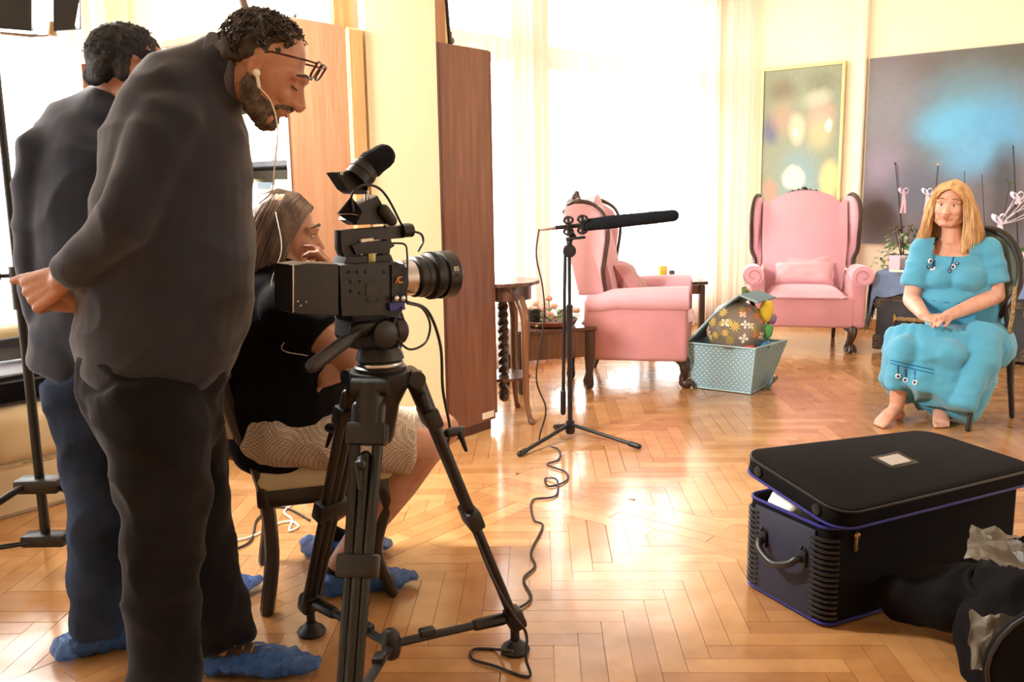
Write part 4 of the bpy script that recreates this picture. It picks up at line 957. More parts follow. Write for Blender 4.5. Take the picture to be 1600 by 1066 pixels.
for k in range(14):
    u = k / 13; p = V(corner(u, 1)); mb = MB(); mb.tube([p, p + V((.004 * sin(k), 0, -.03)), p + V((.008 * sin(k * 2), .004, -.06))], .0035, 5); part('fringe', mb, M['cloth_grey'], sh)

# ------------------------------------------------------------------ plants on the trunks
def ivy(mbs, base, n, spread, h, L0, L1, m, parent, rr, droop=.6):
    for i in range(n):
        a = rr.uniform(0, 2 * pi); r = rr.random() ** .6 * spread; z = h * rr.uniform(.05, 1) * (1 - .5 * r / spread)
        p = V(base) + V((cos(a) * r, sin(a) * r * .6, z)); mb = MB(); leafv(mb, p, (cos(a), sin(a) * .6, rr.uniform(-.3, .6)), rr.uniform(L0, L1), rr.uniform(L0, L1) * .6, droop)
        part('leaf', mb, m[i % len(m)], parent)
def stick(parent, p0, p1, r=.004, tip=None):
    mb = MB(); mb.tube([p0, p1], r, 6); s = part('stick', mb, M['stick'], parent)
    if tip: mb = MB(); mb.sph(p1, .010, 8); part('stick_tip', mb, tip, s)
    return s
def bow(parent, c, m, s=1.0, tail=.12, ang=0.0):
    c = V(c); mb = MB()
    for sg in (-1, 1):
        pts = []
        for k in range(13):
            a = k / 12 * 2 * pi; pts.append(c + Rz(ang) @ V((sg * .035 * s * (1 - cos(a)) * .7, .012 * s * sin(a), .028 * s * sin(a) + .012 * s * (1 - cos(a)))))
        mb.tube(pts, [(.015 * s, .0014)] * 13, 6, side=(.45 * sg, 1, .5))
    mb.sph(c, .011 * s, 8)
    for sg in (-1, 1): mb.tube([c, c + V((sg * .008, -.01, -tail * .5)), c + V((sg * .016, -.006, -tail))], [(.013 * s, .001)] * 3, 6, side=(1, 0, 0))
    return part('bow', mb, m, parent)
yp = 6.95; zs = zt + .006
pl = P(1408, 405, yp); pl.z = zs
t = thing('potted_plant', 'leafy green potted plant with a pink bow, left on the trunk', 'plant', pl)
mb = MB(); mb.lathe([(.06, 0), (.075, .01), (.09, .10), (.095, .11), (.085, .11), (.08, .095), (.001, .09)], pl, 20); part('pot', mb, M['pot_white'], t)
mb = MB(); mb.lathe([(.001, .094), (.08, .094)], pl, 16); part('soil', mb, M['soil'], t)
for k in range(5):
    a = k * 1.3; mb = MB(); mb.tube([pl + V((0, 0, .09)), pl + V((.03 * cos(a), .03 * sin(a), .2)), pl + V((.07 * cos(a), .05 * sin(a), .34))], .004, 5); part('stem', mb, M['leg_wood'], t)
rr = random.Random(8); ivy(None, pl + V((.03, 0, .06)), 110, .16, .36, .04, .075, [M['leaf'], M['leaf'], M['leaf_silver']], t, rr)
ivy(None, pl + V((-.15, 0, .02)), 34, .08, .16, .03, .05, [M['leaf_silver'], M['leaf_pale']], t, rr)
stick(t, pl + V((.02, 0, .1)), P(1399, 256, yp), tip=M['stick']); stick(t, pl + V((.03, .02, .1)), P(1402, 258, yp + .02), .003)
bow(t, P(1412, 300, yp - .02), M['ribbon_pink'], .7, .16)
p2 = P(1452, 405, yp); p2.z = zs
t = thing('potted_plant', 'potted stick plant with a white bow right behind the woman\'s hair', 'plant', p2)
mb = MB(); mb.lathe([(.05, 0), (.06, .01), (.07, .11), (.06, .11), (.001, .09)], p2, 18); part('pot', mb, M['terracotta'], t)
stick(t, p2 + V((0, 0, .09)), P(1466, 257, yp), .005, M['bone']); bow(t, P(1449, 301, yp - .02), M['ribbon'], .75, .14)
rr = random.Random(4); ivy(None, p2 + V((0, 0, .08)), 24, .09, .14, .04, .07, [M['leaf'], M['leaf_silver']], t, rr)
p3 = P(1520, 405, yp); p3.z = zs
t = thing('potted_plant', 'flowerless orchid pot with two thin dark sticks behind the chair', 'plant', p3)
mb = MB(); mb.lathe([(.06, 0), (.07, .01), (.08, .12), (.07, .12), (.001, .1)], p3, 18); part('pot', mb, M['pot_white'], t)
for (x0, y0, x1, y1) in ((1508, 360, 1507, 268), (1540, 350, 1534, 273), (1520, 355, 1518, 300)): stick(t, P(x0, y0 + 30, yp), P(x1, y1, yp), .003)
for k in range(7): a = k * .95; mb = MB(); leafv(mb, p3 + V((0, 0, .1)), (cos(a), sin(a) * .6, .7), .2, .07, .7, 6); part('leaf', mb, M['leaf'], t)
p4 = P(1590, 412, yp - .25); p4.z = zs; y4 = p4.y
t = thing('potted_plant', 'orchid with broad leaves, white bow and raffia twigs at the right edge', 'plant', p4)
mb = MB(); mb.lathe([(.07, 0), (.085, .01), (.10, .14), (.09, .14), (.001, .12)], p4, 20); part('pot', mb, M['pot_white'], t)
for k, a in enumerate((pi, 2.6, .3, -.5, -2.3, 3.6, 1.2)): mb = MB(); leafv(mb, p4 + V((0, 0, .12)), (cos(a), sin(a) * .6, .75), .26, .10, .75, 7); part('leaf', mb, M['leaf'], t)
stick(t, p4 + V((0, 0, .12)), P(1583, 228, y4), .006); stick(t, P(1566, 355, y4), P(1578, 285, y4), .003)
mb = MB(); leafv(mb, P(1578, 288, y4), (-.4, 0, .6), .06, .05, .2); leafv(mb, P(1578, 288, y4), (.5, 0, .4), .05, .04, .2); part('leaf', mb, M['leaf'], t)
for k in range(7):
    mb = MB(); e = P(1590 + k * 5, 302 + k * 5, y4 - .03 + .01 * k); s_ = P(1560, 352, y4 - .05); m0 = (e + s_) / 2 + V((0, 0, .02 * sin(k * 2))); mb.tube(curve_pts([s_, m0, e], 3), .003, 5); part('twig', mb, M['ribbon'], t)
bow(t, P(1562, 345, y4 - .06), M['ribbon'], 1.1, .10, .2); bow(t, P(1590, 308, y4 - .04), M['ribbon'], .9, .05)
def pinkbook(label, px, m, n):
    mb = MB(); c = P(px, 405, yp - .22); rz = .55; mb.box(V((c.x, c.y, zs + .004 + n)), (.18, .13, .022), Rz(-.7), .003); return solo('book', mb, m, label, 'book', smooth=False)
mb = MB(); c = P(1398, 405, yp - .18); mb.box(V((c.x + .0, c.y, zs + .06)), (.075, .012, .11), Rz(-.5) @ Matrix.Rotation(-.12, 3, 'X'), .002); solo('greeting_card', mb, M['ribbon_pink'], 'pale pink card standing in front of the leafy plant', 'card', smooth=False)
mb = MB(); c = P(1422, 405, yp - .16); c.z = zs + .002; mb.lathe([(.028, 0), (.04, .02), (.042, .05), (.03, .075), (.028, .09), (.034, .095)], c, 16); solo('vase', mb, M['terracotta'], 'small brown clay vase before the leafy plant', 'vase')
mb = MB(); c = P(1404, 412, yp - .28); mb.box(V((c.x, c.y, zs + .009)), (.11, .08, .012), Rz(-.6), .002); solo('booklet', mb, M['paper'], 'white booklet lying on the shawl corner left', 'booklet', smooth=False)
mb = MB(); c = P(1598, 398, yp - .35); mb.box(V((c.x, c.y, zs + .03)), (.16, .12, .05), Rz(-.7), .003); solo('book', mb, M['ribbon_pink'], 'pink and white book pile at the right edge beside the chair back', 'book', smooth=False)

# ------------------------------------------------------------------ sofa behind the two men, with an instrument case on it
s0, s1 = G(-20, 803), G(352, 733); xd = BX
sb = ((s0 + s1) / 2); a_s = (sb - C0).dot(AX); b_r = (s1 - C0).dot(BX) - .02; b_l = b_r - 2.6
t = thing('sofa', 'beige cloth sofa under the left window behind the two standing men', 'sofa', R(a_s + .45, (b_l + b_r) / 2, 0))
mb = MB(); rbox(mb, a_s, a_s + .9, b_l + .02, b_r - .02, .0, .22, .02); part('base', mb, M['sofa'], t)
for k in range(3):
    c0 = lerp(b_l + .2, b_r - .2, k / 3); c1 = lerp(b_l + .2, b_r - .2, (k + 1) / 3)
    mb = MB(); mb.box(R(a_s + .36, (c0 + c1) / 2, .32), (.74, c1 - c0 - .008, .22), RM, .06, 4); part('seat_cushion', mb, M['sofa'], t)
    mb = MB(); mb.box(R(a_s + .80, (c0 + c1) / 2, .49), (.20, c1 - c0 - .008, .36), RM @ Matrix.Rotation(radians(-10), 3, 'Y').transposed(), .06, 4); part('back_cushion', mb, M['sofa'], t)
for c0 in (b_l + .1, b_r - .1):
    mb = MB(); mb.box(R(a_s + .45, c0, .27), (.9, .2, .54), RM, .07, 4); part('arm', mb, M['sofa'], t)
mb = MB(); mb.tube([R(a_s - .002, b_l + .2, .215), R(a_s - .002, b_r - .2, .215)], .004, 6); part('seam_piping', mb, M['straw'], t)
# instrument case
ic = P(30, 640, (s0.y + .35)); ic = R(a_s + .30, (G(40, 790) - C0).dot(BX) + .22, .435)
t = thing('instrument_case', 'flat black soft case with handle lying on the sofa seat', 'case', ic)
mb = MB(); mb.box(ic + V((0, 0, .065)), (.42, 1.0, .11), RM, .045, 3); part('case_body', mb, M['black_cloth'], t)
mb = MB(); mb.box(ic + V((0, 0, .124)), (.36, .94, .012), RM, .005); part('grey_panel', mb, mat('grey nylon panel', srgb(120, 122, 134), .6, var=.1, scale=10), t, label='light grey nylon top panel')
mb = MB(); hpts = [ic + AX * (-.22) + BX * s + V((0, 0, .05 - q_)) for s, q_ in ((.0, 0), (.05, .02), (.16, .03), (.27, .01), (.31, -.02))]; mb.tube([p - AX * (.03 if 0 < i < 4 else 0) for i, p in enumerate(hpts)], .010, 8); part('handle', mb, M['grey_plastic'], t)
mb = MB(); mb.tube([ic + AX * -.205 + BX * -.48 + V((0, 0, .10)), ic + AX * -.205 + BX * .48 + V((0, 0, .10))], .005, 6); part('zip', mb, M['grey_plastic'], t)
mb = MB(); mb.box(ic + AX * -.214 + BX * -.18 + V((0, 0, .06)), (.004, .010, .05), RM, .001); part('zip_pull', mb, M['steel'], t)
mb = MB(); pad(mb, [ic + AX * (.15 + .05 * sin(k)) + BX * (-.5 + 1.0 * k / 9) + V((0, 0, .16 + .08 * sin(pi * k / 9))) for k in range(10)] + [ic + AX * .12 + BX * (.5 - k * .25) + V((0, 0, .14)) for k in range(5)], AX, .04, .9); 
solo('jacket', mb, mat('dark grey jacket cloth', srgb(84, 82, 86), .9), 'dark grey folded jacket lying behind the black case on the sofa', 'jacket')
# ------------------------------------------------------------------ people
def HM(f, u):
    y = V(f).normalized(); z = V(u); z = (z - y * z.dot(y)).normalized(); x = y.cross(z); return Matrix((x, y, z)).transposed()
def add_head(mb, c, Q, s=1.0, fat=1.0):
    c = V(c); T = lambda x, y, z: c + Q @ (V((x, y, z)) * s)
    r3 = lambda a, b, d: (a * s, b * s, d * s)
    mb.sph(T(0, -.018, .030), r3(.076, .094, .086), 24, Q); mb.sph(T(0, .022, -.018), r3(.066 * fat, .076, .086), 22, Q)
    mb.sph(T(0, .052, -.088), r3(.034 * fat, .034, .024), 14, Q)
    mb.tube([T(-.058, -.005, -.045), T(-.05 * fat, .025, -.078), T(-.02, .062, -.094), T(.02, .062, -.094), T(.05 * fat, .025, -.078), T(.058, -.005, -.045)], [.018 * s] * 6, 10)
    mb.tube([T(0, .088, .010), T(0, .100, -.010), T(0, .113, -.030), T(0, .110, -.036)], [.008 * s, .009 * s, .0125 * s, .012 * s], 10)
    for g in (-1, 1):
        mb.sph(T(g * .012, .102, -.035), r3(.009, .011, .008), 10, Q); mb.sph(T(g * .036, .066, -.028), r3(.024, .024, .022), 12, Q)
        mb.tube([T(g * .05, .072, .022), T(g * .032, .085, .028), T(g * .010, .090, .024)], .009 * s, 8)
        mb.sph(T(g * .034 * fat, .054, -.058), r3(.021, .021, .025), 12, Q); mb.sph(T(g * .031, .074, .004), r3(.015, .014, .012), 12, Q)
        mb.sph(T(g * .076, -.006, -.004), r3(.007, .018, .028), 12, Q)
        e = [T(g * .082, .010 * cos(a) * 1.7 - .008, .030 * sin(a) + .000) for a in [k * pi / 6 - 1.9 for k in range(9)]]; mb.tube(e[1:], .0045 * s, 6)
    mb.tube([T(-.022, .082, -.058), T(-.008, .093, -.0545), T(0, .093, -.056), T(.008, .093, -.0545), T(.022, .082, -.058)], .0062 * s, 8)
    mb.tube([T(-.018, .082, -.066), T(0, .091, -.068), T(.018, .082, -.066)], .0068 * s, 8)
def sculpt_head(me, c, Q, s=1.0):
    c = V(c); pts = []
    for g in (-1, 1): pts += [(c + Q @ (V((g * .031, .092, .014)) * s), .011 * s, .004 * s), (c + Q @ (V((g * .031, .09, -.012)) * s), .010 * s, .0025 * s), (c + Q @ (V((g * .0835, .003, 0)) * s), .009 * s, .004 * s)]
    for x in (-.016, -.008, 0, .008, .016): pts.append((c + Q @ (V((x, .094 - abs(x) * .3, -.0615)) * s), .0045 * s, .004 * s))
    def fn(co, n):
        d = V((0, 0, 0))
        for p, r, a in pts:
            q = (co - p).length
            if q < r * 2.2: d -= n * a * math.exp(-(q / r) ** 2)
        return d
    return displace(me, fn)
def face_parts(parent, c, Q, s=1.0, eyes=True, brow=None):
    c = V(c); T = lambda x, y, z: c + Q @ (V((x, y, z)) * s)
    for g in (-1, 1):
        if eyes:
            mb = MB(); mb.sph(T(g * .031, .0815, .003), (.0125 * s, .010 * s, .0062 * s), 12, Q); e = part('eye', mb, M['eye_white'], parent)
            mb = MB(); mb.sph(T(g * .030, .0885, .0025), (.0055 * s, .0035 * s, .0052 * s), 10, Q); part('iris', mb, M['iris'], e)
            mb = MB(); mb.tube([T(g * .044, .081, .008), T(g * .031, .0925, .0115), T(g * .018, .0865, .006)], .0022 * s, 6); part('eyelid', mb, M['brow'], e)
        if brow:
            mb = MB(); mb.tube([T(g * .053, .078, .027), T(g * .036, .092, .037), T(g * .021, .096, .036)], [.002 * s, .0035 * s, .003 * s], 6); part('eyebrow', mb, brow, parent)
    mb = MB(); mb.tube([T(-.024, .0855, -.0535), T(-.008, .0972, -.0550), T(0, .0965, -.0565), T(.008, .0972, -.0550), T(.024, .0855, -.0535)], [.001 * s, .0035 * s, .0032 * s, .0035 * s, .001 * s], 6)
    mb.tube([T(-.021, .0855, -.0570), T(0, .0955, -.0685), T(.021, .0855, -.0570)], [.001 * s, .0042 * s, .001 * s], 6); part('lips', mb, M['lips'], parent)
def add_hand(mb, w, d, n, t, curl=(30, 40, 30), s=1.0, thumb=(.6, .7, .35), tc=25, spread=1.0, curls=None):
    """w wrist, d finger direction, n where the palm faces, t towards the thumb"""
    w = V(w); d = V(d).normalized(); n = V(n); n = (n - d * n.dot(d)).normalized(); t = V(t); t = (t - d * t.dot(d) - n * t.dot(n)).normalized()
    for k, (o, L, r) in enumerate(((.031, .073, .0092), (.0105, .081, .0094), (-.0105, .075, .0088), (-.030, .060, .0078))):
        b = w + d * (.088 - .004 * abs(k - 1)) * s + t * o * s
        mb.tube([w + t * o * .55 * s, w + d * .05 * s + t * o * .85 * s, b], [.0145 * s, .0135 * s, .0115 * s], 10)
        p = b; dd = d + t * (o * 2.5 * spread); dd.normalize(); ang = 0; pts = [b]; cc = curls[k] if curls else curl
        for j, q in enumerate((.46, .30, .24)):
            ang += radians(cc[j]); p = p + (dd * cos(ang) + n * sin(ang)) * L * q * s; pts.append(p)
        mb.tube(pts, [r * s, r * .97 * s, r * .9 * s, r * .8 * s], 10)
        for j in (1, 2): mb.sph(pts[j] - n * .001, r * 1.06 * s, 8)
    mb.sph(w + d * .045 * s, (.030 * s,) * 3, 12) if False else None
    q = Matrix((t, d, t.cross(d))).transposed(); mb.sph(w + d * .048 * s + n * .004, (.036 * s, .05 * s, .016 * s), 16, q); mb.sph(w + d * .03 * s + t * .02 * s + n * .008, (.017 * s, .028 * s, .014 * s), 12, q)
    td = (d * thumb[0] + t * thumb[1] + n * thumb[2]).normalized(); b = w + d * .018 * s + t * .024 * s + n * .004; p1 = b + td * .044 * s
    a = radians(tc); t2 = (td * cos(a) + d * sin(a)).normalized(); p2 = p1 + t2 * .034 * s; p3 = p2 + (t2 * .9 + d * .35).normalized() * .024 * s
    mb.tube([b, p1, p2, p3], [.0145 * s, .0118 * s, .0105 * s, .0085 * s], 10)
def add_foot(mb, ank, toe, s=1.0, side=1):
    """bare foot from the ankle joint to the big-toe tip on the floor"""
    ank = V(ank); toe = V(toe); h = V((ank.x, ank.y, .03)); f = (V((toe.x, toe.y, 0)) - V((ank.x, ank.y, 0))); L = f.length; f.normalize(); l = V((-f.y, f.x, 0)) * side
    mb.sph(h - f * .035 * s, (.032 * s, .035 * s, .03), 12)
    mb.tube([ank, ank + f * .04 * s - V((0, 0, .022)), ank + f * .09 * s + V((0, 0, .052 - ank.z)) , V((ank.x, ank.y, .022)) + f * (L - .045)], [(.036 * s, .034 * s), (.038 * s, .032 * s), (.043 * s, .026 * s), (.046 * s, .018)], 14, side=l)
    for k in range(5):
        o = (.034 - .0175 * k) * s; r = (.0135, .0098, .0092, .0086, .008)[k] * s; e = L - (.0, .004, .012, .02, .032)[k]
        b = V((ank.x, ank.y, .018)) + f * (e - .045) + l * o; mb.tube([b, b + f * .022 - V((0, 0, .001)), V((ank.x, ank.y, r)) + f * e + l * o], [r, r * .9, r], 8)
def add_shoe(mb, heel, toe, h=.10, w=.045):
    heel = V(heel); toe = V(toe); f = (toe - heel).normalized(); L = (toe - heel).length; l = V((-f.y, f.x, 0)); z = V((0, 0, 1))
    mb.tube([heel + f * .03 + z * .035, heel + f * .10 + z * .038, heel + f * L * .6 + z * .03, heel + f * (L - .045) + z * .026], [(w * .8, .034), (w * .9, .038), (w * 1.05, .030), (w * .85, .024)], 16, side=l)
    mb.tube([heel + f * .055 + z * .03, heel + f * .06 + z * h], [(w * .85, .05), (w * .8, .048)], 14, side=l)
    mb.tube([heel + f * .09 + z * .075, heel + f * .16 + z * .05], [(w * .8, .02), (w * .85, .016)], 12, side=l)
def shoe(parent, heel, toe, m=None, h=.10, w=.045, cover=True, seed=0, laces=True):
    mb = MB(); add_shoe(mb, heel, toe, h, w); me = remesh(mb, .006, 3, 'shoe'); o = part('shoe', me, m or M['shoe'], parent)
    heel = V(heel); toe = V(toe); f = (toe - heel).normalized(); L = (toe - heel).length; l = V((-f.y, f.x, 0)); z = V((0, 0, 1))
    if cover:
        mb = MB(); mb.tube([heel - f * .015 + z * .036, heel + f * .10 + z * .037, heel + f * L * .62 + z * .036, toe - f * .02 + z * .03, toe + f * .05 + z * .030], [(w * .85, .033), (w * 1.18, .034), (w * 1.3, .034), (w * 1.1, .028), (w * .5, .008)], 20, side=l)
        me = remesh(mb, .006, 1, 'cover'); S = V((seed * 5.1, seed, 2))
        displace(me, lambda c, n: n * (.016 * abs(noise.noise(c * 26 + S)) + .006 * noise.noise(c * 60 + S)) + V((0, 0, max(0, .003 - c.z))))
        for v in me.vertices: v.co.z = max(v.co.z, .002)
        part('shoe_cover', me, M['cover'], o, label='blue plastic overshoe')
    if laces:
        mb = MB()
        for k in range(4):
            c = heel + f * (.10 + .022 * k) + z * (.098 - .012 * k); mb.tube([c - l * .022 - z * .006, c + z * .004, c + l * .022 + f * .01 - z * .006], .003, 6)
        c = heel + f * .10 + z * .10
        for g in (-1, 1): mb.tube([c, c + l * g * .03 + z * .022 + f * .01, c + l * g * .045 + f * .012, c + l * g * .01], .0025, 6)
        part('laces', mb, M['lace'], o)
    return o
def person(label, mb, vox, base, skin, head=None, smooth=3):
    me = remesh(mb, vox, smooth, 'person')
    if head: sculpt_head(me, *head)
    o = solo('person', me, skin, label, 'person', base=base); o['_world'] = 1
    return o
def cloth(name, parent, mb, m, vox=.009, amp=.006, sx=(9, 9, 3), seed=0, smooth=7, label=None, extra=None):
    me = remesh(mb, vox, smooth, name)
    if amp: folds(me, amp, sx, seed, extra)
    return part(name, me, m, parent, label=label)
def locks(guides, n, r, jit, rr, segs=7, lat=None, taper=.25, wave=0.0):
    """strands of hair blended between neighbouring guide curves (lists of points)"""
    mb = MB(); G_ = [curve_pts(g, 3) for g in guides]; k = min(len(g) for g in G_); G_ = [[g[int(i * (len(g) - 1) / (k - 1))] for i in range(k)] for g in G_]
    for _ in range(n):
        u = rr.random() * (len(G_) - 1); i = min(int(u), len(G_) - 2); t = u - i; end = rr.uniform(.86, 1.0)
        off = V((rr.gauss(0, 1), rr.gauss(0, 1), rr.gauss(0, .3))) * jit; pts = []; ph = rr.uniform(0, 6)
        for j in range(segs + 1):
            q = j / segs * end * (k - 1); a = int(min(q, k - 2)); b = q - a
            p = lerp(lerp(G_[i][a], G_[i][a + 1], b), lerp(G_[i + 1][a], G_[i + 1][a + 1], b), t)
            pts.append(p + off * (.35 + .65 * j / segs) + V((sin(ph + j * 1.3), cos(ph + j * 1.1), 0)) * wave * (j / segs))
        rad = r * rr.uniform(.7, 1.3)
        mb.tube(pts, [rad * (1 - (1 - taper) * (j / segs) ** 2) for j in range(segs + 1)], 5, cap='flat')
    return mb
def curls(c, Q, rr, n, test, R0, size, lw, s=1.0):
    mb = MB(); c = V(c)
    for _ in range(n * 6):
        z = rr.uniform(-.7, 1); a = rr.uniform(-pi, pi); d = V((cos(a) * sqrt(1 - z * z), sin(a) * sqrt(1 - z * z), z))
        if not test(d): continue
        p = c + Q @ V((d.x * R0[0], d.y * R0[1] - .018, d.z * R0[2] + .03)); nd = (Q @ V((d.x / R0[0], d.y / R0[1], d.z / R0[2]))).normalized()
        u = nd.orthogonal().normalized(); u = (u * cos(a * 7) + nd.cross(u) * sin(a * 7)); w_ = nd.cross(u); k = rr.uniform(.6, 1.25) * size; L = rr.uniform(.4, 1.5) * size; pts = []
        for j in range(8): an = j * 1.05; pts.append(p + nd * (L * j / 7) + (u * cos(an) + w_ * sin(an)) * k * .38 + V((0, 0, -.25 * L * (j / 7) ** 2)))
        mb.tube(pts, [lw * (1 - .08 * j) for j in range(8)], 4, cap='flat'); n -= 1
        if n <= 0: break
    return mb

# ---------- the seated woman in turquoise
def woman():
    f = V((-.60, -.80, 0)).normalized(); l = V((.80, -.60, 0)).normalized()      # l = her left, at the right of the picture
    hc = P(1485, 319, 4.98); Q = HM(V((-.56, -.83, -.08)), V((.10, .02, 1))); hs = 1.07
    rhip, lhip = P(1496, 530, 5.10), P(1530, 532, 4.98); rkn, lkn = P(1412, 548, 4.72), P(1478, 556, 4.62)
    rank = G(1414, 660); rank.z = .085; rtoe = G(1371, 668); lank = G(1500, 661); lank.z = .085; ltoe = G(1472, 670)
    rank = V((rtoe.x + .155, rtoe.y + .13, .085)); lank = V((ltoe.x + .06, ltoe.y + .17, .085))
    rsh, lsh = P(1443, 388, 5.02), P(1545, 390, 4.92); rel, lel = P(1424, 468, 4.98), P(1556, 462, 4.86); rw, lw = P(1443, 492, 4.72), P(1481, 494, 4.70)
    tor = [(P(1510, 525, 5.03), (.19, .15)), (P(1503, 480, 5.03), (.185, .155)), (P(1495, 435, 5.0), (.175, .15)), (P(1492, 400, 5.01), (.17, .12)), (P(1491, 382, 5.02), (.13, .085)), (P(1489, 368, 5.01), (.06, .06))]
    mb = MB(); mb.tube([p for p, r in tor], [r for p, r in tor], 24, side=l)
    mb.tube([P(1489, 378, 5.0), P(1488, 358, 5.0), P(1487, 340, 5.0)], [.062, .054, .052], 16); add_head(mb, hc, Q, hs, 1.08)
    for sh, el, w_ in ((rsh, rel, rw), (lsh, lel, lw)):
        mb.tube([sh, lerp(sh, el, .5), el], [.058, .052, .046], 14); mb.tube([el, lerp(el, w_, .35), w_], [.047, .044, .031], 14)
    for h_, k_, a_, t_, g in ((rhip, rkn, rank, rtoe, -1), (lhip, lkn, lank, ltoe, 1)):
        mb.tube([h_, k_], [.10, .065], 14); mb.tube([k_, lerp(k_, a_, .35), a_], [.062, .056, .038], 14); add_foot(mb, a_, t_, .95, side=-1 if g > 0 else 1)
    # her clasped hands: left hand over the right
    dl = (P(1446, 493, 4.63) - lw).normalized(); dr = (P(1474, 499, 4.62) - rw).normalized()
    add_hand(mb, lw, dl + V((0, -.2, -.12)), V((.1, .35, -.9)), V((-.35, -.6, .55)), s=.92, curls=((14, 20, 12), (20, 26, 16), (26, 34, 20), (34, 40, 22)), thumb=(.8, .35, .2), tc=8)
    add_hand(mb, rw + V((0, .01, -.012)), dr + V((0, -.15, -.1)), V((-.2, .3, .9)), V((.3, -.4, .6)), s=.9, curls=((20, 40, 30),) * 4, thumb=(.8, .4, .3), tc=10)
    o = person('elderly barefoot woman with long blond hair in a turquoise dress, sitting with clasped hands', mb, .0055, V((2.2, 4.75, 0)), M['skin'], (hc, Q, hs), 2)
    face_parts(o, hc, Q, hs, True, M['brow'])
    # dress
    mb = MB(); off = .018
    mb.tube([p for p, r in tor[:4]], [(r[0] + off - (.03 if i == 3 else 0), r[1] + off) for i, (p, r) in enumerate(tor[:4])], 26, side=l, cap='round'); mb.tube([rsh, lsh], .055, 14)
    mb.sph(P(1474, 436, 4.92), (.09, .07, .07), 14); mb.sph(P(1512, 436, 4.86), (.09, .07, .07), 14); mb.sph(P(1488, 470, 4.93), (.17, .13, .09), 16)
    for sh, el in ((rsh, rel), (lsh, lel)):
        e2 = lerp(sh, el, .76); mb.sph(sh, .064, 14); mb.tube([sh, lerp(sh, el, .4), e2], [.066, .072, .078], 16, cap='flat')
    mb.tube([lerp(rhip, lhip, .5), lerp(rkn, lkn, .5) + V((.02, .03, .0))], [(.235, .13), (.20, .095)], 24, side=l); mb.sph(P(1532, 540, 4.92), (.17, .22, .15), 18)
    mb.tube([P(1530, 522, 4.74), P(1524, 575, 4.62), P(1500, 640, 4.53)], [(.11, .13), (.10, .13), (.06, .08)], 18, side=(1, 0, 0), cap='flat')
    for k_, a_ in ((rkn, rank), (lkn, lank)): mb.sph(k_, .088, 14); mb.tube([k_, lerp(k_, a_, .6)], [.088, .10], 16, cap='flat')
    mb.tube([rhip, rkn + V((0, 0, .0))], [.12, .082], 16); mb.tube([lhip, lkn], [.13, .085], 16)
    h0, h1, h2, h3 = P(1474, 535, 4.84), P(1466, 580, 4.77), P(1457, 612, 4.73), P(1449, 630, 4.71)
    mb.tube([h0, h1, h2, h3], [(.30, .22), (.29, .22), (.26, .20), (.24, .18)], 30, side=(1, -.12, 0), cap='flat')
    me = remesh(mb, .009, 5, 'dress'); hemn = V((.16, 0, 1)).normalized()
    def fn(c, n):
        z = c.z; k = max(0, min(1, (.62 - z) / .45)); ang = atan2(c.y - 4.78, c.x - 2.2)
        pl = sin(ang * 9 + 2.0 * noise.noise(c * 4)) * .012 * k; r = 1 - abs(noise.noise(V((c.x * 5, c.y * 5, c.z * 13)))) * 2.4
        return n * (pl + (.008 * r if r > 0 else 0) * (1 - .4 * k) + .003 * noise.noise(c * 20))
    displace(me, fn)
    b_ = bmesh.new(); b_.from_mesh(me); nk = P(1487, 376, 4.90); ax_ = V((.1, -.75, .5)).normalized()
    kill = [v for v in b_.verts if ((v.co - nk) - l * (v.co - nk).dot(l)).length < .085 - .10 * abs((v.co - nk).dot(l)) and abs((v.co - nk).dot(l)) < .085 or ((v.co - P(1488, 366, 5.0)).length < .10)]
    bmesh.ops.delete(b_, geom=kill, context='VERTS'); b_.to_mesh(me); b_.free(); d = part('dress', me, M['dress'], o)
    # neckline and hem decoration, laid on the cloth
    bm = bmesh.new(); bm.from_mesh(me); from_ = bm; 
    from mathutils.bvhtree import BVHTree
    bvh = BVHTree.FromBMesh(bm)
    def on(px, py, up=.003):
        r_ = ray(px, py); h = bvh.ray_cast(CAM, r_); 
        return (h[0] + h[1] * up, h[1]) if h[0] is not None else (None, None)
    def deco(kind, px, py, s, m):
        p, n = on(px, py)
        if p is None: return
        u = n.orthogonal().normalized(); w_ = n.cross(u); mb = MB()
        if kind == 'flower':
            for k in range(6): a = k * pi / 3; mb.sph(p + (u * cos(a) + w_ * sin(a)) * s * .62, (s * .38, s * .38, s * .38), 8)
        else: mb.sph(p, s * .55, 8)
        return part('embroidered_flower' if kind == 'flower' else 'bead', mb, m, d)
    for px, py in ((1453, 408), (1458, 421), (1489, 417), (1403, 588), (1415, 594), (1430, 598)): deco('flower', px, py, .015, M['white']); deco('bead', px, py, .017, M['navy'])
    for px, py in ((1450, 417), (1483, 424), (1495, 412)): deco('flower', px, py, .010, M['navy']); deco('bead', px, py, .008, M['white'])
    for pts in (((1462, 398), (1460, 408), (1457, 418)), ((1490, 402), (1487, 412), (1482, 424)), ((1403, 572), (1403, 586)), ((1415, 577), (1415, 592)), ((1430, 580), (1430, 596))):
        q = [on(x, y, .002)[0] for x, y in pts]
        if all(x is not None for x in q): mb = MB(); mb.tube(q, .0028, 6); part('cord', mb, M['navy'], d)
    for y0, y1 in ((563, 578), (568, 584)):
        q = [on(1392 + 6 * k, lerp(y0, y1, k / 11), .0005)[0] for k in range(12)]
        q = [x for x in q if x is not None]; mb = MB(); mb.tube(q, .003, 5); part('tuck_seam', mb, M['dress_dark'], d)
    q = [on(x, y, .0005)[0] for x, y in ((1443, 466), (1460, 470), (1480, 473), (1500, 474), (1520, 472))]; q = [x for x in q if x is not None]
    mb = MB(); mb.tube(q, .0022, 5); part('waist_seam', mb, M['dress_dark'], d)
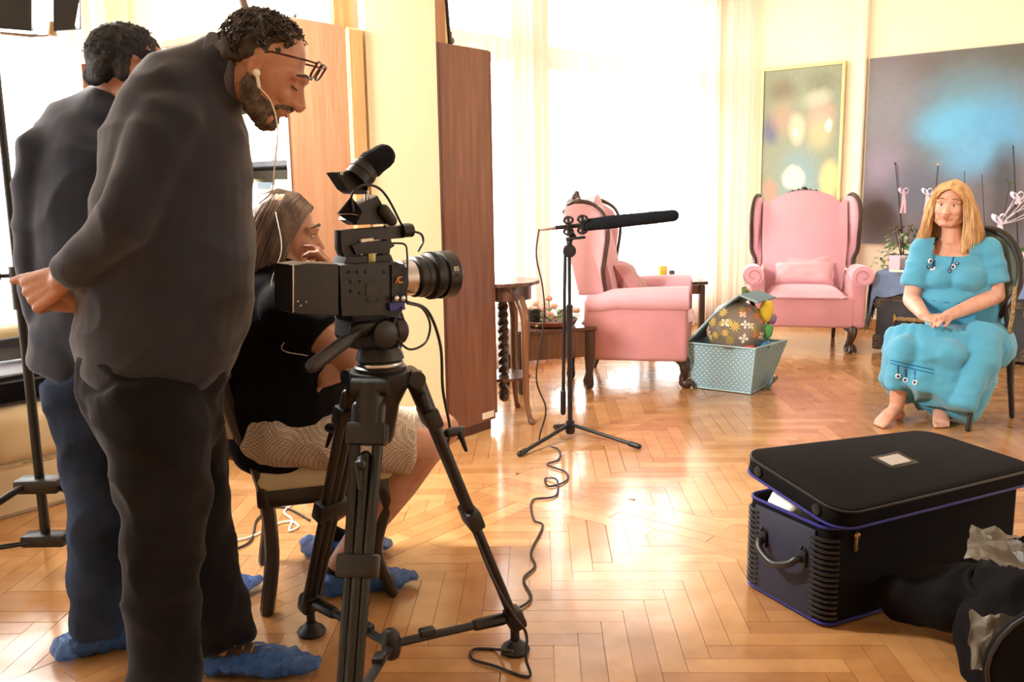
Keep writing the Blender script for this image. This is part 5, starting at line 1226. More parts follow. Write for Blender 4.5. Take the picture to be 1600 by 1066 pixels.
    q = []; _ = [on(x, y, .0005)[0] for x, y in ((1466, 392), (1474, 399), (1486, 402), (1497, 399), (1505, 392))]; q = [x for x in q if x is not None]
    bm.free()
    # visible skin of the neckline
    # hair: cap, long locks
    T = lambda x, y, z: hc + Q @ (V((x, y, z)) * 1.07)
    rr = random.Random(3); mb = MB()
    mb.sph(T(0, -.030, .034), (.078, .088, .083), 24, Q); mb.tube([T(.03, -.09, .02), T(.02, -.12, -.10), T(.01, -.11, -.24)], [(.085, .04), (.11, .05), (.11, .035)], 16, side=Q @ V((1, 0, 0)))
    mb.tube([T(-.072, .0, .05), T(-.092, .01, -.04), T(-.105, .035, -.15), T(-.10, .05, -.235)], [(.016, .045), (.022, .05), (.032, .045), (.022, .025)], 14, side=Q @ V((1, 0, 0)))
    mb.tube([T(.074, .0, .04), T(.088, .01, -.05), T(.092, .03, -.15), T(.105, .05, -.25)], [(.018, .045), (.022, .045), (.028, .035), (.022, .02)], 14, side=Q @ V((1, 0, 0)))
    base = remesh(mb, .008, 3, 'hair'); hr = part('hair', base, M['hair_blond'], o)
    gl = [[T(.0, .068, .088), T(-.045, .066, .066), T(-.078, .045, .0), T(-.098, .06, -.12), T(-.092, .075, -.24)], [T(.0, .055, .098), T(-.055, .045, .075), T(-.09, .03, .0), T(-.12, .04, -.12), T(-.125, .055, -.24)],
          [T(.0, .02, .118), T(-.06, .0, .09), T(-.098, -.01, 0), T(-.145, .0, -.12), T(-.165, .0, -.21)], [T(.0, -.04, .122), T(-.06, -.05, .085), T(-.10, -.05, 0), T(-.15, -.05, -.12), T(-.16, -.06, -.22)], [T(.0, -.09, .09), T(-.04, -.11, .04), T(-.07, -.12, -.05), T(-.10, -.12, -.14), T(-.10, -.11, -.26)]]
    gr = [[T(.0, .068, .088), T(.045, .068, .066), T(.074, .05, .0), T(.080, .055, -.10), T(.10, .075, -.25)], [T(.0, .055, .098), T(.055, .045, .075), T(.086, .03, 0), T(.10, .04, -.12), T(.125, .06, -.25)],
          [T(.0, .0, .12), T(.06, -.01, .088), T(.094, -.01, 0), T(.108, .0, -.12), T(.125, .01, -.22)], [T(.0, -.06, .115), T(.05, -.08, .06), T(.08, -.09, -.02), T(.09, -.10, -.12), T(.08, -.10, -.24)]]
    m1 = locks(gl, 800, .0034, .009, rr, 10, wave=.009); m2 = locks(gr, 640, .0034, .008, rr, 10, wave=.009); m1.join(m2); part('hair_strands', m1, M['hair_blond'], hr, kind='stuff')
    return o
woman()

# ---------- her chair
def chair_w():
    f1, b1 = G(1514, 676), G(1576, 652); 
    d = V((-.60, -.80, 0)).normalized(); l = V((.80, -.60, 0)).normalized()
    d = (f1 - b1).normalized(); l = V((-d.y, d.x, 0)); l = l if l.x > 0 else -l; dl = .20; c = (f1 + b1) / 2 - l * .215; o = lambda x, y, z: c + l * x + d * y + V((0, 0, z)); q = Matrix((l, d, V((0, 0, 1)))).transposed()
    t = thing('dining_chair', 'dark oval-backed chair with a tan braided edge, under the seated woman', 'chair', c)
    mb = MB(); mb.box(o(0, -.04, .425), (.42, .36, .07), q, .02, 3); part('seat', mb, M['straw'], t)
    mb = MB(); mb.box(o(0, -.02, .375), (.42, .38, .045), q, .006); part('seat_frame', mb, M['black_wood'], t)
    for sx in (-1, 1):
        mb = MB(); mb.tube([o(sx * .20, .15, .36), o(sx * .205, .19, .22), o(sx * .20, .20, .08), o(sx * .20, .215, .012)], [.024, .02, .013, .016], 10); part('leg', mb, M['black_wood'], t)
        mb = MB(); mb.tube([o(sx * .215, -.20, .40), o(sx * .22, -.21, .2), o(sx * .235, -.23, .012)], [.022, .018, .015], 10); part('leg', mb, M['black_wood'], t)
    ring = [o(.215 * cos(a) * (1 - .12 * max(0, -sin(a))), -.215 - .08 * (.5 + .5 * sin(a)), .76 + .27 * sin(a)) for a in [k * pi / 20 for k in range(40)]]
    mb = MB(); mb.tube(ring, [(.022, .016)] * 40, 8, closed=True); mb.tube([o(-.20, -.215, .42), ring[24]], .018, 8); mb.tube([o(.20, -.215, .42), ring[36]], .018, 8); part('back_frame', mb, M['black_wood'], t)
    mb = MB(); pad(mb, [lerp(o(0, -.255, .76), p, .93) for p in ring], d * -1 + V((0, 0, .0)), .035); part('back_pad', mb, M['velvet_green'], t)
    mb = MB(); mb.tube([o(.20, -.19, .46), o(.215, -.185, .58), o(.21, -.20, .72)], .011, 8); part('braid_edging', mb, M['straw'], t)
chair_w()

# ---------- front man (bending over the camera)
def man_front():
    Y0 = 2.17; side = V((-.10, 1, 0)).normalized()
    hc = P(416, 106, 2.17); Q = HM(V((.82, .06, -.57)), V((.60, 0, .80))); hs = 1.0
    spine = [(238, 600, .17, .18), (247, 545, .178, .185), (258, 485, .190, .19), (268, 425, .188, .19), (272, 360, .178, .19), (275, 295, .168, .19), (277, 235, .160, .185), (287, 180, .140, .175), (308, 135, .105, .14), (336, 106, .068, .08)]
    mb = MB(); mb.tube([P(x, y, Y0) for x, y, a, b in spine], [(b - .012, a - .014) for x, y, a, b in spine], 24, side=side)
    mb.tube([P(335, 118, Y0), P(372, 118, Y0), P(400, 116, Y0)], [.066, .060, .058], 16); add_head(mb, hc, Q, hs, 1.05)
    nsh, nel, nw = P(268, 188, 2.04), P(196, 350, 1.965), P(98, 437, 2.04); fsh, fel, fw = P(292, 190, 2.34), P(196, 372, 2.38), P(146, 478, 2.13)
    mb.tube([nsh, nel], [.05, .042], 12); mb.tube([nel, nw], [.042, .03], 12); mb.tube([fsh, fel], [.05, .042], 12); mb.tube([fel, fw], [.042, .03], 12)
    add_hand(mb, nw, V((-1, .12, -.45)), V((0, .9, -.2)), V((-.5, 0, 1)), s=1.08, curls=((50, 60, 40), (56, 62, 40), (60, 60, 40), (60, 62, 40)), thumb=(.95, .25, .05), tc=-6)
    add_hand(mb, fw, V((-1, -.1, .04)), V((.1, .3, 1)), V((0, -1, .2)), s=1.08, curls=((30, 40, 30), (30, 44, 30), (34, 46, 30), (40, 46, 30)), thumb=(.6, .6, .3))
    heelN, toeN = V((-.92, 2.00, 0)), V((-.66, 1.96, 0)); tF = G(470, 1052); heelF = V((tF.x - .27, tF.y + .02, 0))
    legs = [([P(222, 600, 2.08), P(250, 700, 2.06), P(258, 800, 2.05), P(250, 900, 2.04), heelN + V((.07, 0, .10))], [(.125, .128), (.118, .118), (.092, .100), (.080, .088), (.070, .082)]),
            ([P(275, 600, 2.27), P(292, 700, 2.28), P(308, 800, 2.28), P(318, 880, 2.28), heelF + V((.065, 0, .075))], [(.12, .11), (.108, .095), (.09, .088), (.078, .082), (.07, .088)])]
    for pts, r in legs: mb.tube(pts, [(a * .62, b * .62) for a, b in r], 12, side=side)
    o = person('grey-bearded man in a charcoal sweater bending forward, hands clasped behind his back', mb, .0045, V((-.80, 2.1, 0)), M['skin2'], (hc, Q, hs), 2)
    face_parts(o, hc, Q, hs, False, M['hair_dark'])
    for g in (-1, 1):
        mb = MB(); mb.tube([hc + Q @ V((g * x_, y_, z_)) for x_, y_, z_ in ((.046, .080, .000), (.031, .0905, -.003), (.018, .084, -.001))], .002, 6); part('eyelashes', mb, M['hair_dark'], o)
    # trousers
    mb = MB(); mb.tube([P(x, y, Y0) for x, y, a, b in spine[:2]] , [(b, a) for x, y, a, b in spine[:2]], 24, side=side); mb.tube([P(240, 590, Y0), P(248, 650, Y0)], [(.19, .172), (.175, .15)], 24, side=side)
    for pts, r in legs: mb.tube(pts, r, 20, side=side, cap='flat')
    tr = cloth('trousers', o, mb, M['jeans_black'], .009, .017, (7, 7, 7), 2)
    # sweater
    mb = MB(); mb.tube([P(x, y, Y0) for x, y, a, b in spine[1:]], [(b + .012, a + .006) for x, y, a, b in spine[1:]], 28, side=side)
    mb.tube([P(244, 562, Y0), P(246, 535, Y0)], [(.186, .176), (.196, .186)], 28, side=side)
    mb.tube([nsh + V((.01, .04, .03)), nsh, lerp(nsh, nel, .5), nel, lerp(nel, nw, .5), lerp(nel, nw, .9)], [.07, .080, .073, .064, .054, .046], 18, cap='flat')
    mb.tube([fsh, lerp(fsh, fel, .5), fel, lerp(fel, fw, .5), lerp(fel, fw, .86)], [.08, .072, .064, .055, .044], 18, cap='flat')
    cloth('sweater', o, mb, M['sweater'], .008, .014, (5, 5, 7), 1)
    mb = MB(); mb.tube([P(336, 112, Y0), P(360, 110, Y0), P(378, 112, Y0)], [.090, .078, .072], 20, cap='flat', side=(0, 1, 0)); cloth('shirt_collar', o, mb, M['collar'], .006, .003, seed=4)
    # beard, hair, glasses, earphone
    T = lambda x, y, z: hc + Q @ V((x, y, z)); rr = random.Random(9)
    mb = MB(); mb.sph(T(0, .044, -.088), (.040, .038, .030), 16, Q)
    for g in (-1, 1): mb.tube([T(g * .070, -.002, -.022), T(g * .066, .006, -.05), T(g * .054, .030, -.075), T(g * .036, .064, -.060), T(g * .020, .080, -.046)], [.010, .016, .018, .012, .008], 10)
    mb.tube([T(-.026, .082, -.052), T(0, .096, -.047), T(.026, .082, -.052)], .0065, 8); mb.tube([T(-.062, .0, -.05), T(-.052, .028, -.083), T(0, .062, -.10), T(.052, .028, -.083), T(.062, .0, -.05)], [.018, .024, .028, .024, .018], 10)
    me = remesh(mb, .006, 1, 'beard'); displace(me, lambda c, n: n * (.004 * noise.noise(c * 180) + .003)); part('beard', me, M['beard'], o)
    mb = MB(); mb.sph(T(0, -.034, .036), (.079, .086, .076), 20, Q); mb.tube([T(-.05, -.080, -.015), T(0, -.098, -.02), T(.05, -.080, -.015)], .026, 10)
    me = remesh(mb, .008, 2, 'hair'); displace(me, lambda c, n: n * (.012 * noise.noise(c * 55) + .004)); h = part('hair', me, M['hair_dark'], o)
    cm_ = curls(hc, Q, rr, 1150, lambda d: ((d.z > -.45 and d.y < .10) or (d.z > -.85 and d.y < -.35) or (d.z > .45 and d.y < .50 and rr.random() < .5)) and not (abs(d.x) > .75 and d.z < .15 and d.y > -.45), (.083, .096, .080), .015, .0030); part('curls', cm_, M['hair_dark'], h, kind='stuff')
    gl = o; mb = MB()
    ring = lambda cx: [T(cx + .026 * x_, .104, .060 + .019 * y_) for x_, y_ in ((-1, 1), (1, 1), (1.05, .2), (.8, -.9), (-.8, -.9), (-1.05, .2))]
    go = MB(); go.tube(curve_pts(ring(.034) + [ring(.034)[0]], 3), .0028, 6); go.tube(curve_pts(ring(-.034) + [ring(-.034)[0]], 3), .0028, 6); go.tube([T(-.010, .105, .068), T(.010, .105, .068)], .0028, 6)
    for g in (-1, 1): go.tube([T(g * .062, .102, .074), T(g * .078, .09, .070), T(g * .080, .01, .040), T(g * .080, -.015, .02)], .0025, 6)
    gf = part('glasses', go, M['cab_edge'], o, label='dark rimmed glasses pushed down his brow')
    for g in (-1, 1): mb = MB(); pad(mb, [p for p in ring(g * .034)], Q @ V((0, 1, 0)), .002, .98); part('lens', mb, M['glass'], gf, False)
    ear = T(.089, .008, -.018); mb = MB(); mb.sph(ear, (.009, .009, .009), 10); mb.tube([ear, ear + V((.004, 0, -.03))], .004, 8); ep = part('earphone', mb, M['white'], o)
    mb = MB(); mb.tube(curve_pts([ear + V((.004, -.005, -.03)), P(424, 160, 2.06), P(434, 205, 2.05), P(428, 270, 2.06), P(424, 300, 2.1), P(405, 318, 2.2)], 6), .0016, 6); part('earphone_cord', mb, M['cable_white'], ep)
    shoe(o, heelF, tF, h=.11, seed=1); shoe(o, heelN, toeN, h=.11, seed=2)
    return o
man_front()

# ---------- man behind, back turned
def man_back():
    Y0 = 2.52; f = V((.75, .66, 0)).normalized(); side = V((-.66, .75, 0)).normalized()
    hc = P(207, 116, 2.5); Q = HM(V((.84, .52, -.22)), V((.14, .08, 1))); hs = 1.06
    sp = [(160, 600, .135, .17), (158, 540, .14, .18), (152, 460, .145, .185), (146, 380, .15, .195), (142, 300, .15, .21), (142, 235, .14, .215), (150, 200, .11, .19), (165, 182, .075, .12)]
    mb = MB(); mb.tube([P(x, y, Y0) for x, y, a, b in sp], [(b - .015, a - .015) for x, y, a, b in sp], 24, side=side); mb.tube([P(165, 195, Y0), P(176, 165, Y0), P(186, 140, Y0)], [.066, .062, .06], 16); add_head(mb, hc, Q, hs)
    nsh, nel, nw = P(72, 232, 2.44), P(58, 400, 2.46), P(86, 570, 2.50); fsh, fel, fw = P(225, 225, 2.72), P(250, 380, 2.80), P(300, 470, 2.75)
    for a, b, c in ((nsh, nel, nw), (fsh, fel, fw)): mb.tube([a, b], [.05, .042], 12); mb.tube([b, c], [.042, .03], 12)
    add_hand(mb, nw, V((-.02, .0, -1)), V((.5, .3, .2)), V((-.8, .5, -.1)), s=1.0, curls=((30, 60, 50),) * 4, thumb=(.7, .5, .4)); add_hand(mb, fw, V((.8, .3, -.3)), V((0, 0, -1)), V((-.3, .8, 0)), s=1.0)
    hl = G(112, 1028); h1 = V((hl.x, hl.y, 0)); t1 = h1 + V((.24, .14, 0)); h2 = h1 + V((.13, .27, 0)); t2 = h2 + V((.24, .14, 0))
    legs = [([P(130, 590, 2.45), P(148, 690, 2.43), P(156, 790, 2.41), P(154, 890, 2.39), h1 + V((.065, .03, .06))], [(.105, .11), (.10, .10), (.078, .082), (.072, .078), (.068, .075)]),
            ([P(185, 590, 2.62), P(200, 690, 2.64), P(210, 790, 2.64), P(212, 880, 2.64), h2 + V((.065, .03, .06))], [(.105, .11), (.10, .10), (.078, .082), (.072, .078), (.068, .075)])]
    for pts, r in legs: mb.tube(pts, [(a * .62, b * .62) for a, b in r], 12, side=side)
    o = person('dark-haired man in navy shirt and blue jeans seen from behind near the sofa', mb, .0065, V((-1.05, 2.5, 0)), M['skin2'], (hc, Q, hs), 2)
    mb = MB(); mb.tube([P(160, 570, Y0), P(163, 630, Y0)], [(.175, .14), (.16, .13)], 22, side=side)
    for pts, r in legs: mb.tube(pts, r, 18, side=side, cap='flat')
    cloth('jeans', o, mb, M['jeans_blue'], .009, .016, (7, 7, 7), 6)
    mb = MB(); mb.tube([P(x, y, Y0) for x, y, a, b in sp[1:]], [(b + .01, a + .01) for x, y, a, b in sp[1:]], 26, side=side); mb.tube([P(130, 582, Y0), P(140, 540, Y0), P(148, 480, Y0)], [(.165, .15), (.17, .155), (.165, .15)], 24, side=side, cap='flat')
    mb.tube([nsh + V((.03, .03, .02)), nsh, lerp(nsh, nel, .5), nel, lerp(nel, nw, .5), lerp(nel, nw, .93)], [.06, .076, .068, .062, .054, .046], 16, cap='flat'); mb.sph(nsh + V((.03, .02, -.02)), .076, 14); mb.tube([fsh, fel, fw], [.078, .06, .045], 16, cap='flat')
    s_ = cloth('shirt', o, mb, M['shirt_navy'], .009, .013, (5, 5, 6), 8)
    mb = MB(); mb.tube([P(158, 192, Y0), P(166, 176, Y0), P(172, 165, Y0)], [.085, .078, .074], 18, cap='flat'); cloth('collar', s_, mb, M['shirt_navy'], .007, .003, seed=3)
    mb = MB(); mb.tube([lerp(nel, nw, .90), lerp(nel, nw, .985)], [.050, .050], 16, cap='flat'); cloth('cuff', s_, mb, M['collar'], .006, .002, seed=3)
    T = lambda x, y, z: hc + Q @ (V((x, y, z)) * hs); mb = MB()
    mb.sph(T(0, -.024, .036), (.084, .100, .090), 22, Q); mb.tube([T(-.04, -.075, -.02), T(0, -.088, -.03), T(.04, -.075, -.02)], .026, 12); mb.tube([T(.072, -.035, .03), T(.074, -.035, -.02)], .018, 8)
    me = remesh(mb, .007, 2, 'hair'); displace(me, lambda c, n: n * (.004 * noise.noise(c * 60) + .0025 * noise.noise(c * 220))); h = part('hair', me, M['hair_black'], o)
    rr = random.Random(2); cm_ = curls(hc, Q, rr, 420, lambda d: d.y < .45 and d.z > -.1, (.086, .102, .094), .008, .0014); part('hair_tips', cm_, M['hair_black'], h, kind='stuff')
    shoe(o, h1, t1, h=.10, seed=3, laces=False); shoe(o, h2, t2, h=.10, seed=4, laces=False)
man_back()

# ---------- seated cameraman
def man_seated():
    side = V((-.25, .97, 0)).normalized(); Y0 = 2.72
    hc = P(446, 362, 2.72); Q = HM(V((.97, .12, -.20)), V((.18, 0, 1))); hs = 1.0
    sp = [(434, 668, .15, .18), (445, 635, .178, .19), (452, 590, .180, .19), (446, 540, .160, .18), (436, 490, .140, .185), (432, 458, .110, .17), (436, 436, .07, .10)]
    mb = MB(); mb.tube([P(x, y, Y0) for x, y, a, b in sp], [(b - .015, a - .015) for x, y, a, b in sp], 24, side=side); mb.tube([P(436, 448, Y0), P(440, 420, Y0), P(442, 395, Y0)], [.066, .06, .058], 14); add_head(mb, hc, Q, hs)
    nsh, nel, nw = P(442, 482, 2.52), P(548, 560, 2.48), P(528, 452, 2.60); fsh, fel, fw = P(440, 480, 2.90), P(560, 560, 2.86), P(545, 578, 2.60)
    mb.tube([nsh, lerp(nsh, nel, .5), nel], [.055, .052, .043], 14); mb.tube([nel, lerp(nel, nw, .3), nw], [.044, .043, .029], 14); mb.tube([fsh, fel], [.05, .042], 12); mb.tube([fel, fw], [.043, .032], 12)
    add_hand(mb, nw, V((-.30, .1, 1)), V((-1, .1, 0)), V((.2, -.7, .3)), s=1.0, curls=((30, 40, 30), (20, 30, 20), (34, 44, 30), (40, 46, 30))); add_hand(mb, fw, V((-1, -.25, -.2)), V((-.1, .6, -.8)), V((0, -.6, 1)), s=1.0, curls=((40, 50, 40),) * 4)
    nk, fk = P(664, 700, 2.74), P(690, 672, 3.02); tn = G(625, 915); hn = V((tn.x - .24, tn.y - .06, 0)); na = hn + V((.055, .015, .10))
    hf = G(492, 868); hf = V((hf.x, hf.y, 0.02)); tf_ = hf + V((.22, .02, -.02)); fa = hf + V((.055, .0, .13))
    hipn, hipf = P(432, 680, 2.60), P(440, 680, 2.84)
    for h_, k_, a_ in ((hipn, nk, na), (hipf, fk, fa)): mb.tube([h_, k_], [.085, .062], 14); mb.sph(k_, .062, 12); mb.tube([k_, lerp(k_, a_, .3), a_], [.060, .062, .038], 14)
    o = person('long-haired man in black t-shirt and checked shorts seated at the camera, chin on hand', mb, .006, V((-.7, 2.7, 0)), M['skin2'], (hc, Q, hs), 2)
    face_parts(o, hc, Q, hs, True, M['hair_dark'])
    mb = MB(); mb.tube([P(430, 676, Y0), P(455, 676, Y0)], [(.19, .10), (.18, .095)], 20, side=side)
    for h_, k_ in ((hipn, nk), (hipf, fk)): mb.sph(lerp(h_, k_, .0), .098, 16); mb.tube([lerp(h_, k_, -.1), lerp(h_, k_, .5), lerp(h_, k_, .90)], [.095, .09, .086], 18, cap='flat')
    cloth('shorts', o, mb, M['shorts'], .009, .012, (8, 8, 8), 4)
    mb = MB(); mb.tube([P(x, y, Y0) for x, y, a, b in sp[:6]], [(b + .008, a + .012) for x, y, a, b in sp[:6]], 26, side=side); mb.tube([P(436, 462, Y0), P(438, 440, Y0)], [(.12, .09), (.085, .08)], 20, side=side)
    mb.sph(nsh + V((0, .03, 0)), .078, 14); mb.sph(nsh, .072, 14); mb.tube([nsh, lerp(nsh, nel, .58)], [.074, .070], 16, cap='flat'); mb.tube([fsh, lerp(fsh, fel, .58)], [.083, .078], 16, cap='flat')
    cloth('t_shirt', o, mb, M['tshirt'], .009, .010, (6, 6, 6), 12)
    T = lambda x, y, z: hc + Q @ V((x, y, z)); rr = random.Random(13); mb = MB()
    mb.sph(T(0, -.030, .034), (.074, .086, .080), 22, Q); mb.tube([T(0, -.075, .02), T(0, -.085, -.06), T(0, -.065, -.15)], [(.075, .04), (.085, .045), (.08, .03)], 16, side=Q @ V((1, 0, 0)))
    for g in (-1, 1): mb.tube([T(g * .074, -.01, .04), T(g * .084, -.01, -.04), T(g * .09, -.02, -.14)], [(.009, .045), (.013, .045), (.010, .03)], 12, side=Q @ V((1, 0, 0)))
    me = remesh(mb, .008, 3, 'hair'); h = part('hair', me, M['hair_brown'], o)
    gs = [[T(0, .05, .100), T(g * .055, .045, .07), T(g * .086, .015, -.01), T(g * .098, -.0, -.10), T(g * .10, -.01, -.18)] if abs(g) == 1 else None for g in (1, -1)]
    def side_g(g): return [[T(0, .068, .085), T(g * .05, .055, .062), T(g * .083, .025, -.01), T(g * .097, .01, -.09), T(g * .10, .01, -.17)], [T(0, .02, .118), T(g * .06, .0, .085), T(g * .094, -.02, -.01), T(g * .105, -.03, -.10), T(g * .105, -.03, -.19)],
                           [T(0, -.04, .120), T(g * .055, -.06, .075), T(g * .085, -.08, -.01), T(g * .095, -.09, -.10), T(g * .09, -.08, -.19)], [T(0, -.09, .09), T(g * .02, -.118, .03), T(g * .04, -.135, -.03), T(g * .045, -.14, -.10), T(g * .04, -.115, -.19)]]
    a = locks(side_g(1), 420, .0036, .004, rr, 8, wave=.006); a.join(locks(side_g(-1), 260, .0036, .004, rr, 8, wave=.006)); part('hair_strands', a, M['hair_brown'], h, kind='stuff')
    mb = MB(); mb.tube(curve_pts([P(431, 332, 2.60), P(440, 390, 2.54), P(424, 450, 2.50), P(458, 510, 2.50), P(440, 545, 2.50), P(480, 556, 2.44)], 6), .0016, 6); part('earphone_cord', mb, M['cable_white'], o)
    shoe(o, hn, tn, m=M['black_cloth'], h=.075, seed=5, laces=False); shoe(o, V((hf.x, hf.y, .0)), V((tf_.x, tf_.y, 0)), m=M['black_cloth'], h=.075, seed=6, laces=False)
    return o
man_seated()

# ---------- his chair
def chair_m():
    nb, nf = G(413, 965), G(625, 935); d = (nf - nb).normalized(); l = V((-d.y, d.x, 0)); fb = G(386, 893)
    W = .44; D = (nf - nb).length - .02; c = nb + d * D / 2 + l * W / 2; o = lambda x, y, z: c + l * x + d * y + V((0, 0, z)); q = Matrix((l, d, V((0, 0, 1)))).transposed()
    q = Matrix((d, l, V((0, 0, 1)))).transposed()
    t = thing('dining_chair', 'dark wooden dining chair with thick cream seat, under the seated cameraman', 'chair', c)
    mb = MB(); mb.box(o(0, .01, .435), (D + .03, W + .02, .095), q, .04, 4); part('seat', mb, M['cream_fabric'], t)
    mb = MB(); mb.box(o(0, 0, .375), (D, W, .06), q, .008); part('seat_frame', mb, M['black_wood'], t)
    for sx in (-1, 1):
        mb = MB(); mb.tube(curve_pts([o(sx * (W / 2 - .02), -D / 2 - .10, .97), o(sx * (W / 2 - .02), -D / 2 - .085, .80), o(sx * (W / 2 - .02), -D / 2 - .04, .60), o(sx * (W / 2 - .02), -D / 2 + .02, .42), o(sx * (W / 2 - .02), -D / 2 + .035, .2), o(sx * (W / 2 - .02), -D / 2 + .01, .01)], 4), .0225, 4 * 2, side=l); part('rear_leg', mb, M['black_wood'], t)
        mb = MB(); mb.tube(curve_pts([o(sx * (W / 2 - .025), D / 2 - .04, .40), o(sx * (W / 2 - .02), D / 2 - .005, .33), o(sx * (W / 2 - .025), D / 2 - .045, .16), o(sx * (W / 2 - .02), D / 2 + .0, .015)], 5), [.026] * 6 + [.019] * 10, 10); part('front_leg', mb, M['black_wood'], t)
    mb = MB(); mb.tube([o(-W / 2 + .02, -D / 2 - .10, .97), o(0, -D / 2 - .13, .99), o(W / 2 - .02, -D / 2 - .10, .97)], [(.03, .016)] * 3, 8, side=(0, 0, 1)); part('top_rail', mb, M['black_wood'], t)
    mb = MB(); pad(mb, [o(x, -D / 2 - .05 - (z - .56) * .16, z) for x, y_, z in ((-.19, .03, .56), (.19, .03, .56), (.19, -.03, .72), (.19, -.02, .86), (.17, .02, .97), (-.17, .02, .97), (-.19, -.02, .86), (-.19, -.03, .72))], d, .06); part('back_pad', mb, M['cream_fabric'], t)
chair_m()
# ------------------------------------------------------------------ the video camera on its tripod
cx = V((.78, .625, 0)).normalized(); cs = V((.625, -.78, 0)).normalized(); UPZ = V((0, 0, 1)); CO = P(560, 448, 2.20)
def Qp(px, py, off=0.0):
    o = CO + cs * off; d = ray(px, py); t = (o - CAM).dot(cs) / d.dot(cs); return CAM + d * t
def slabq(mb, pix, off, th, bev=True):
    p = [Qp(x, y, off) for x, y in pix]; pad(mb, [q - cs * th / 2 for q in p], cs, th, .965, 1.0); return mb
CQ = Matrix((cx, -cs, UPZ)).transposed()
t = thing('video_camera', 'black cinema camera with lens, top handle and eyepiece, mounted on the tripod', 'camera', CO - UPZ * .075)
mb = MB(); slabq(mb, ((528, 414), (620, 408), (634, 414), (636, 470), (628, 492), (532, 496)), .045, .11); body = part('camera_body', mb, M['black'], t, angle=30)
mb = MB(); slabq(mb, ((456, 414), (480, 410), (530, 412), (530, 494), (470, 492), (457, 488)), .05, .10); bat = part('battery_pack', mb, M['black'], t, angle=30)
mb = MB(); mb.tube([Qp(458, 416, .052), Qp(458, 488, .052)], .0015, 6); part('edge_strip', mb, M['steel'], bat)
for x, y in ((465, 471), (478, 472), (470, 478)): mb = MB(); mb.sph(Qp(x, y, .0515), .003, 8); part('button', mb, M['steel'], bat)
for x, y in ((545, 425), (558, 425), (571, 425), (548, 440), (562, 440), (583, 436), (548, 455), (562, 458), (600, 425), (575, 470), (590, 470)):
    mb = MB(); mb.sph(Qp(x, y, .046), (.0045), 8); part('button', mb, M['grey_plastic'], body)
mb = MB(); slabq(mb, ((572, 442), (596, 442), (596, 464), (572, 464)), .049, .008); part('side_screen', mb, M['black_gloss'], body)
mb = MB(); slabq(mb, ((612, 414), (636, 418), (637, 470), (612, 476)), .052, .012); fp = part('port_panel', mb, M['black_metal'], body)
mb = MB()
for (x0, y0, x1, y1) in ((619, 442, 622, 434), (622, 434, 624, 442), (622, 434, 628, 433), (624, 442, 629, 441)): mb.tube([Qp(x0, y0, .059), Qp(x1, y1, .059)], .0016, 6)
part('orange_emblem', mb, mat('orange print', srgb(214, 140, 40), .5), body)
for x, y in ((617, 466), (627, 466)): mb = MB(); mb.lathe([(.006, 0), (.007, .01), (.004, .012)], Qp(x, y, .058), 12, cs.to_track_quat('Z', 'Y').to_matrix()); part('connector', mb, M['steel'], body)
mb = MB(); slabq(mb, ((608, 474), (632, 472), (634, 484), (610, 486)), .056, .02); part('blue_plug', mb, M['blue_piping'], body)
# lens: axis along cx
lc0 = Qp(634, 434, 0.0); lr = cx.to_track_quat('Z', 'Y').to_matrix()
mb = MB(); mb.lathe([(.045, -.02), (.047, .0), (.047, .012), (.040, .014), (.040, .02)], lc0, 40, lr); ln = part('lens_mount', mb, M['steel'], t)
mb = MB(); pr = [(.046, .018), (.052, .022), (.052, .04), (.054, .042), (.054, .055), (.051, .057), (.051, .062), (.060, .066), (.060, .085), (.0565, .088), (.0565, .098), (.0625, .10), (.0625, .135), (.058, .139), (.050, .14), (.046, .132)]
mb.lathe(pr, lc0, 56, lr); lens = part('lens', mb, M['black_metal'], t, angle=30)
mb = MB()
for k in range(60): a = k * pi / 30; e = lr @ V((cos(a), sin(a), 0)); mb.box(lc0 + cx * .075 + e * .0605, (.014, .003, .003), Matrix((cx, cx.cross(e), e)).transposed())
part('focus_teeth', mb, M['black'], lens, False, kind='stuff')
mb = MB(); mb.lathe([(.0001, .130), (.03, .1315), (.047, .1285)], lc0, 40, lr); part('front_glass', mb, M['glass_lens'], lens)
def put_text(txt, size, pos, nrm, right, m, parent, name='lettering'):
    me = text_mesh(txt, size); n = V(nrm).normalized(); x = V(right); x = (x - n * x.dot(n)).normalized(); y = n.cross(x); q = Matrix((x, y, n)).transposed().to_4x4()
    me.transform(Matrix.Translation(pos) @ q); return part(name, me, m, parent, False)
e = (cs * .93 + UPZ * .28).normalized(); put_text('85', .017, lc0 + cx * .117 + e * .0632, e, cx, M['white'], lens)
e2 = (cs * .99 + UPZ * .02).normalized(); put_text('T1.3', .007, lc0 + cx * .117 + e2 * .0632, e2, cx, M['grey_plastic'], lens)
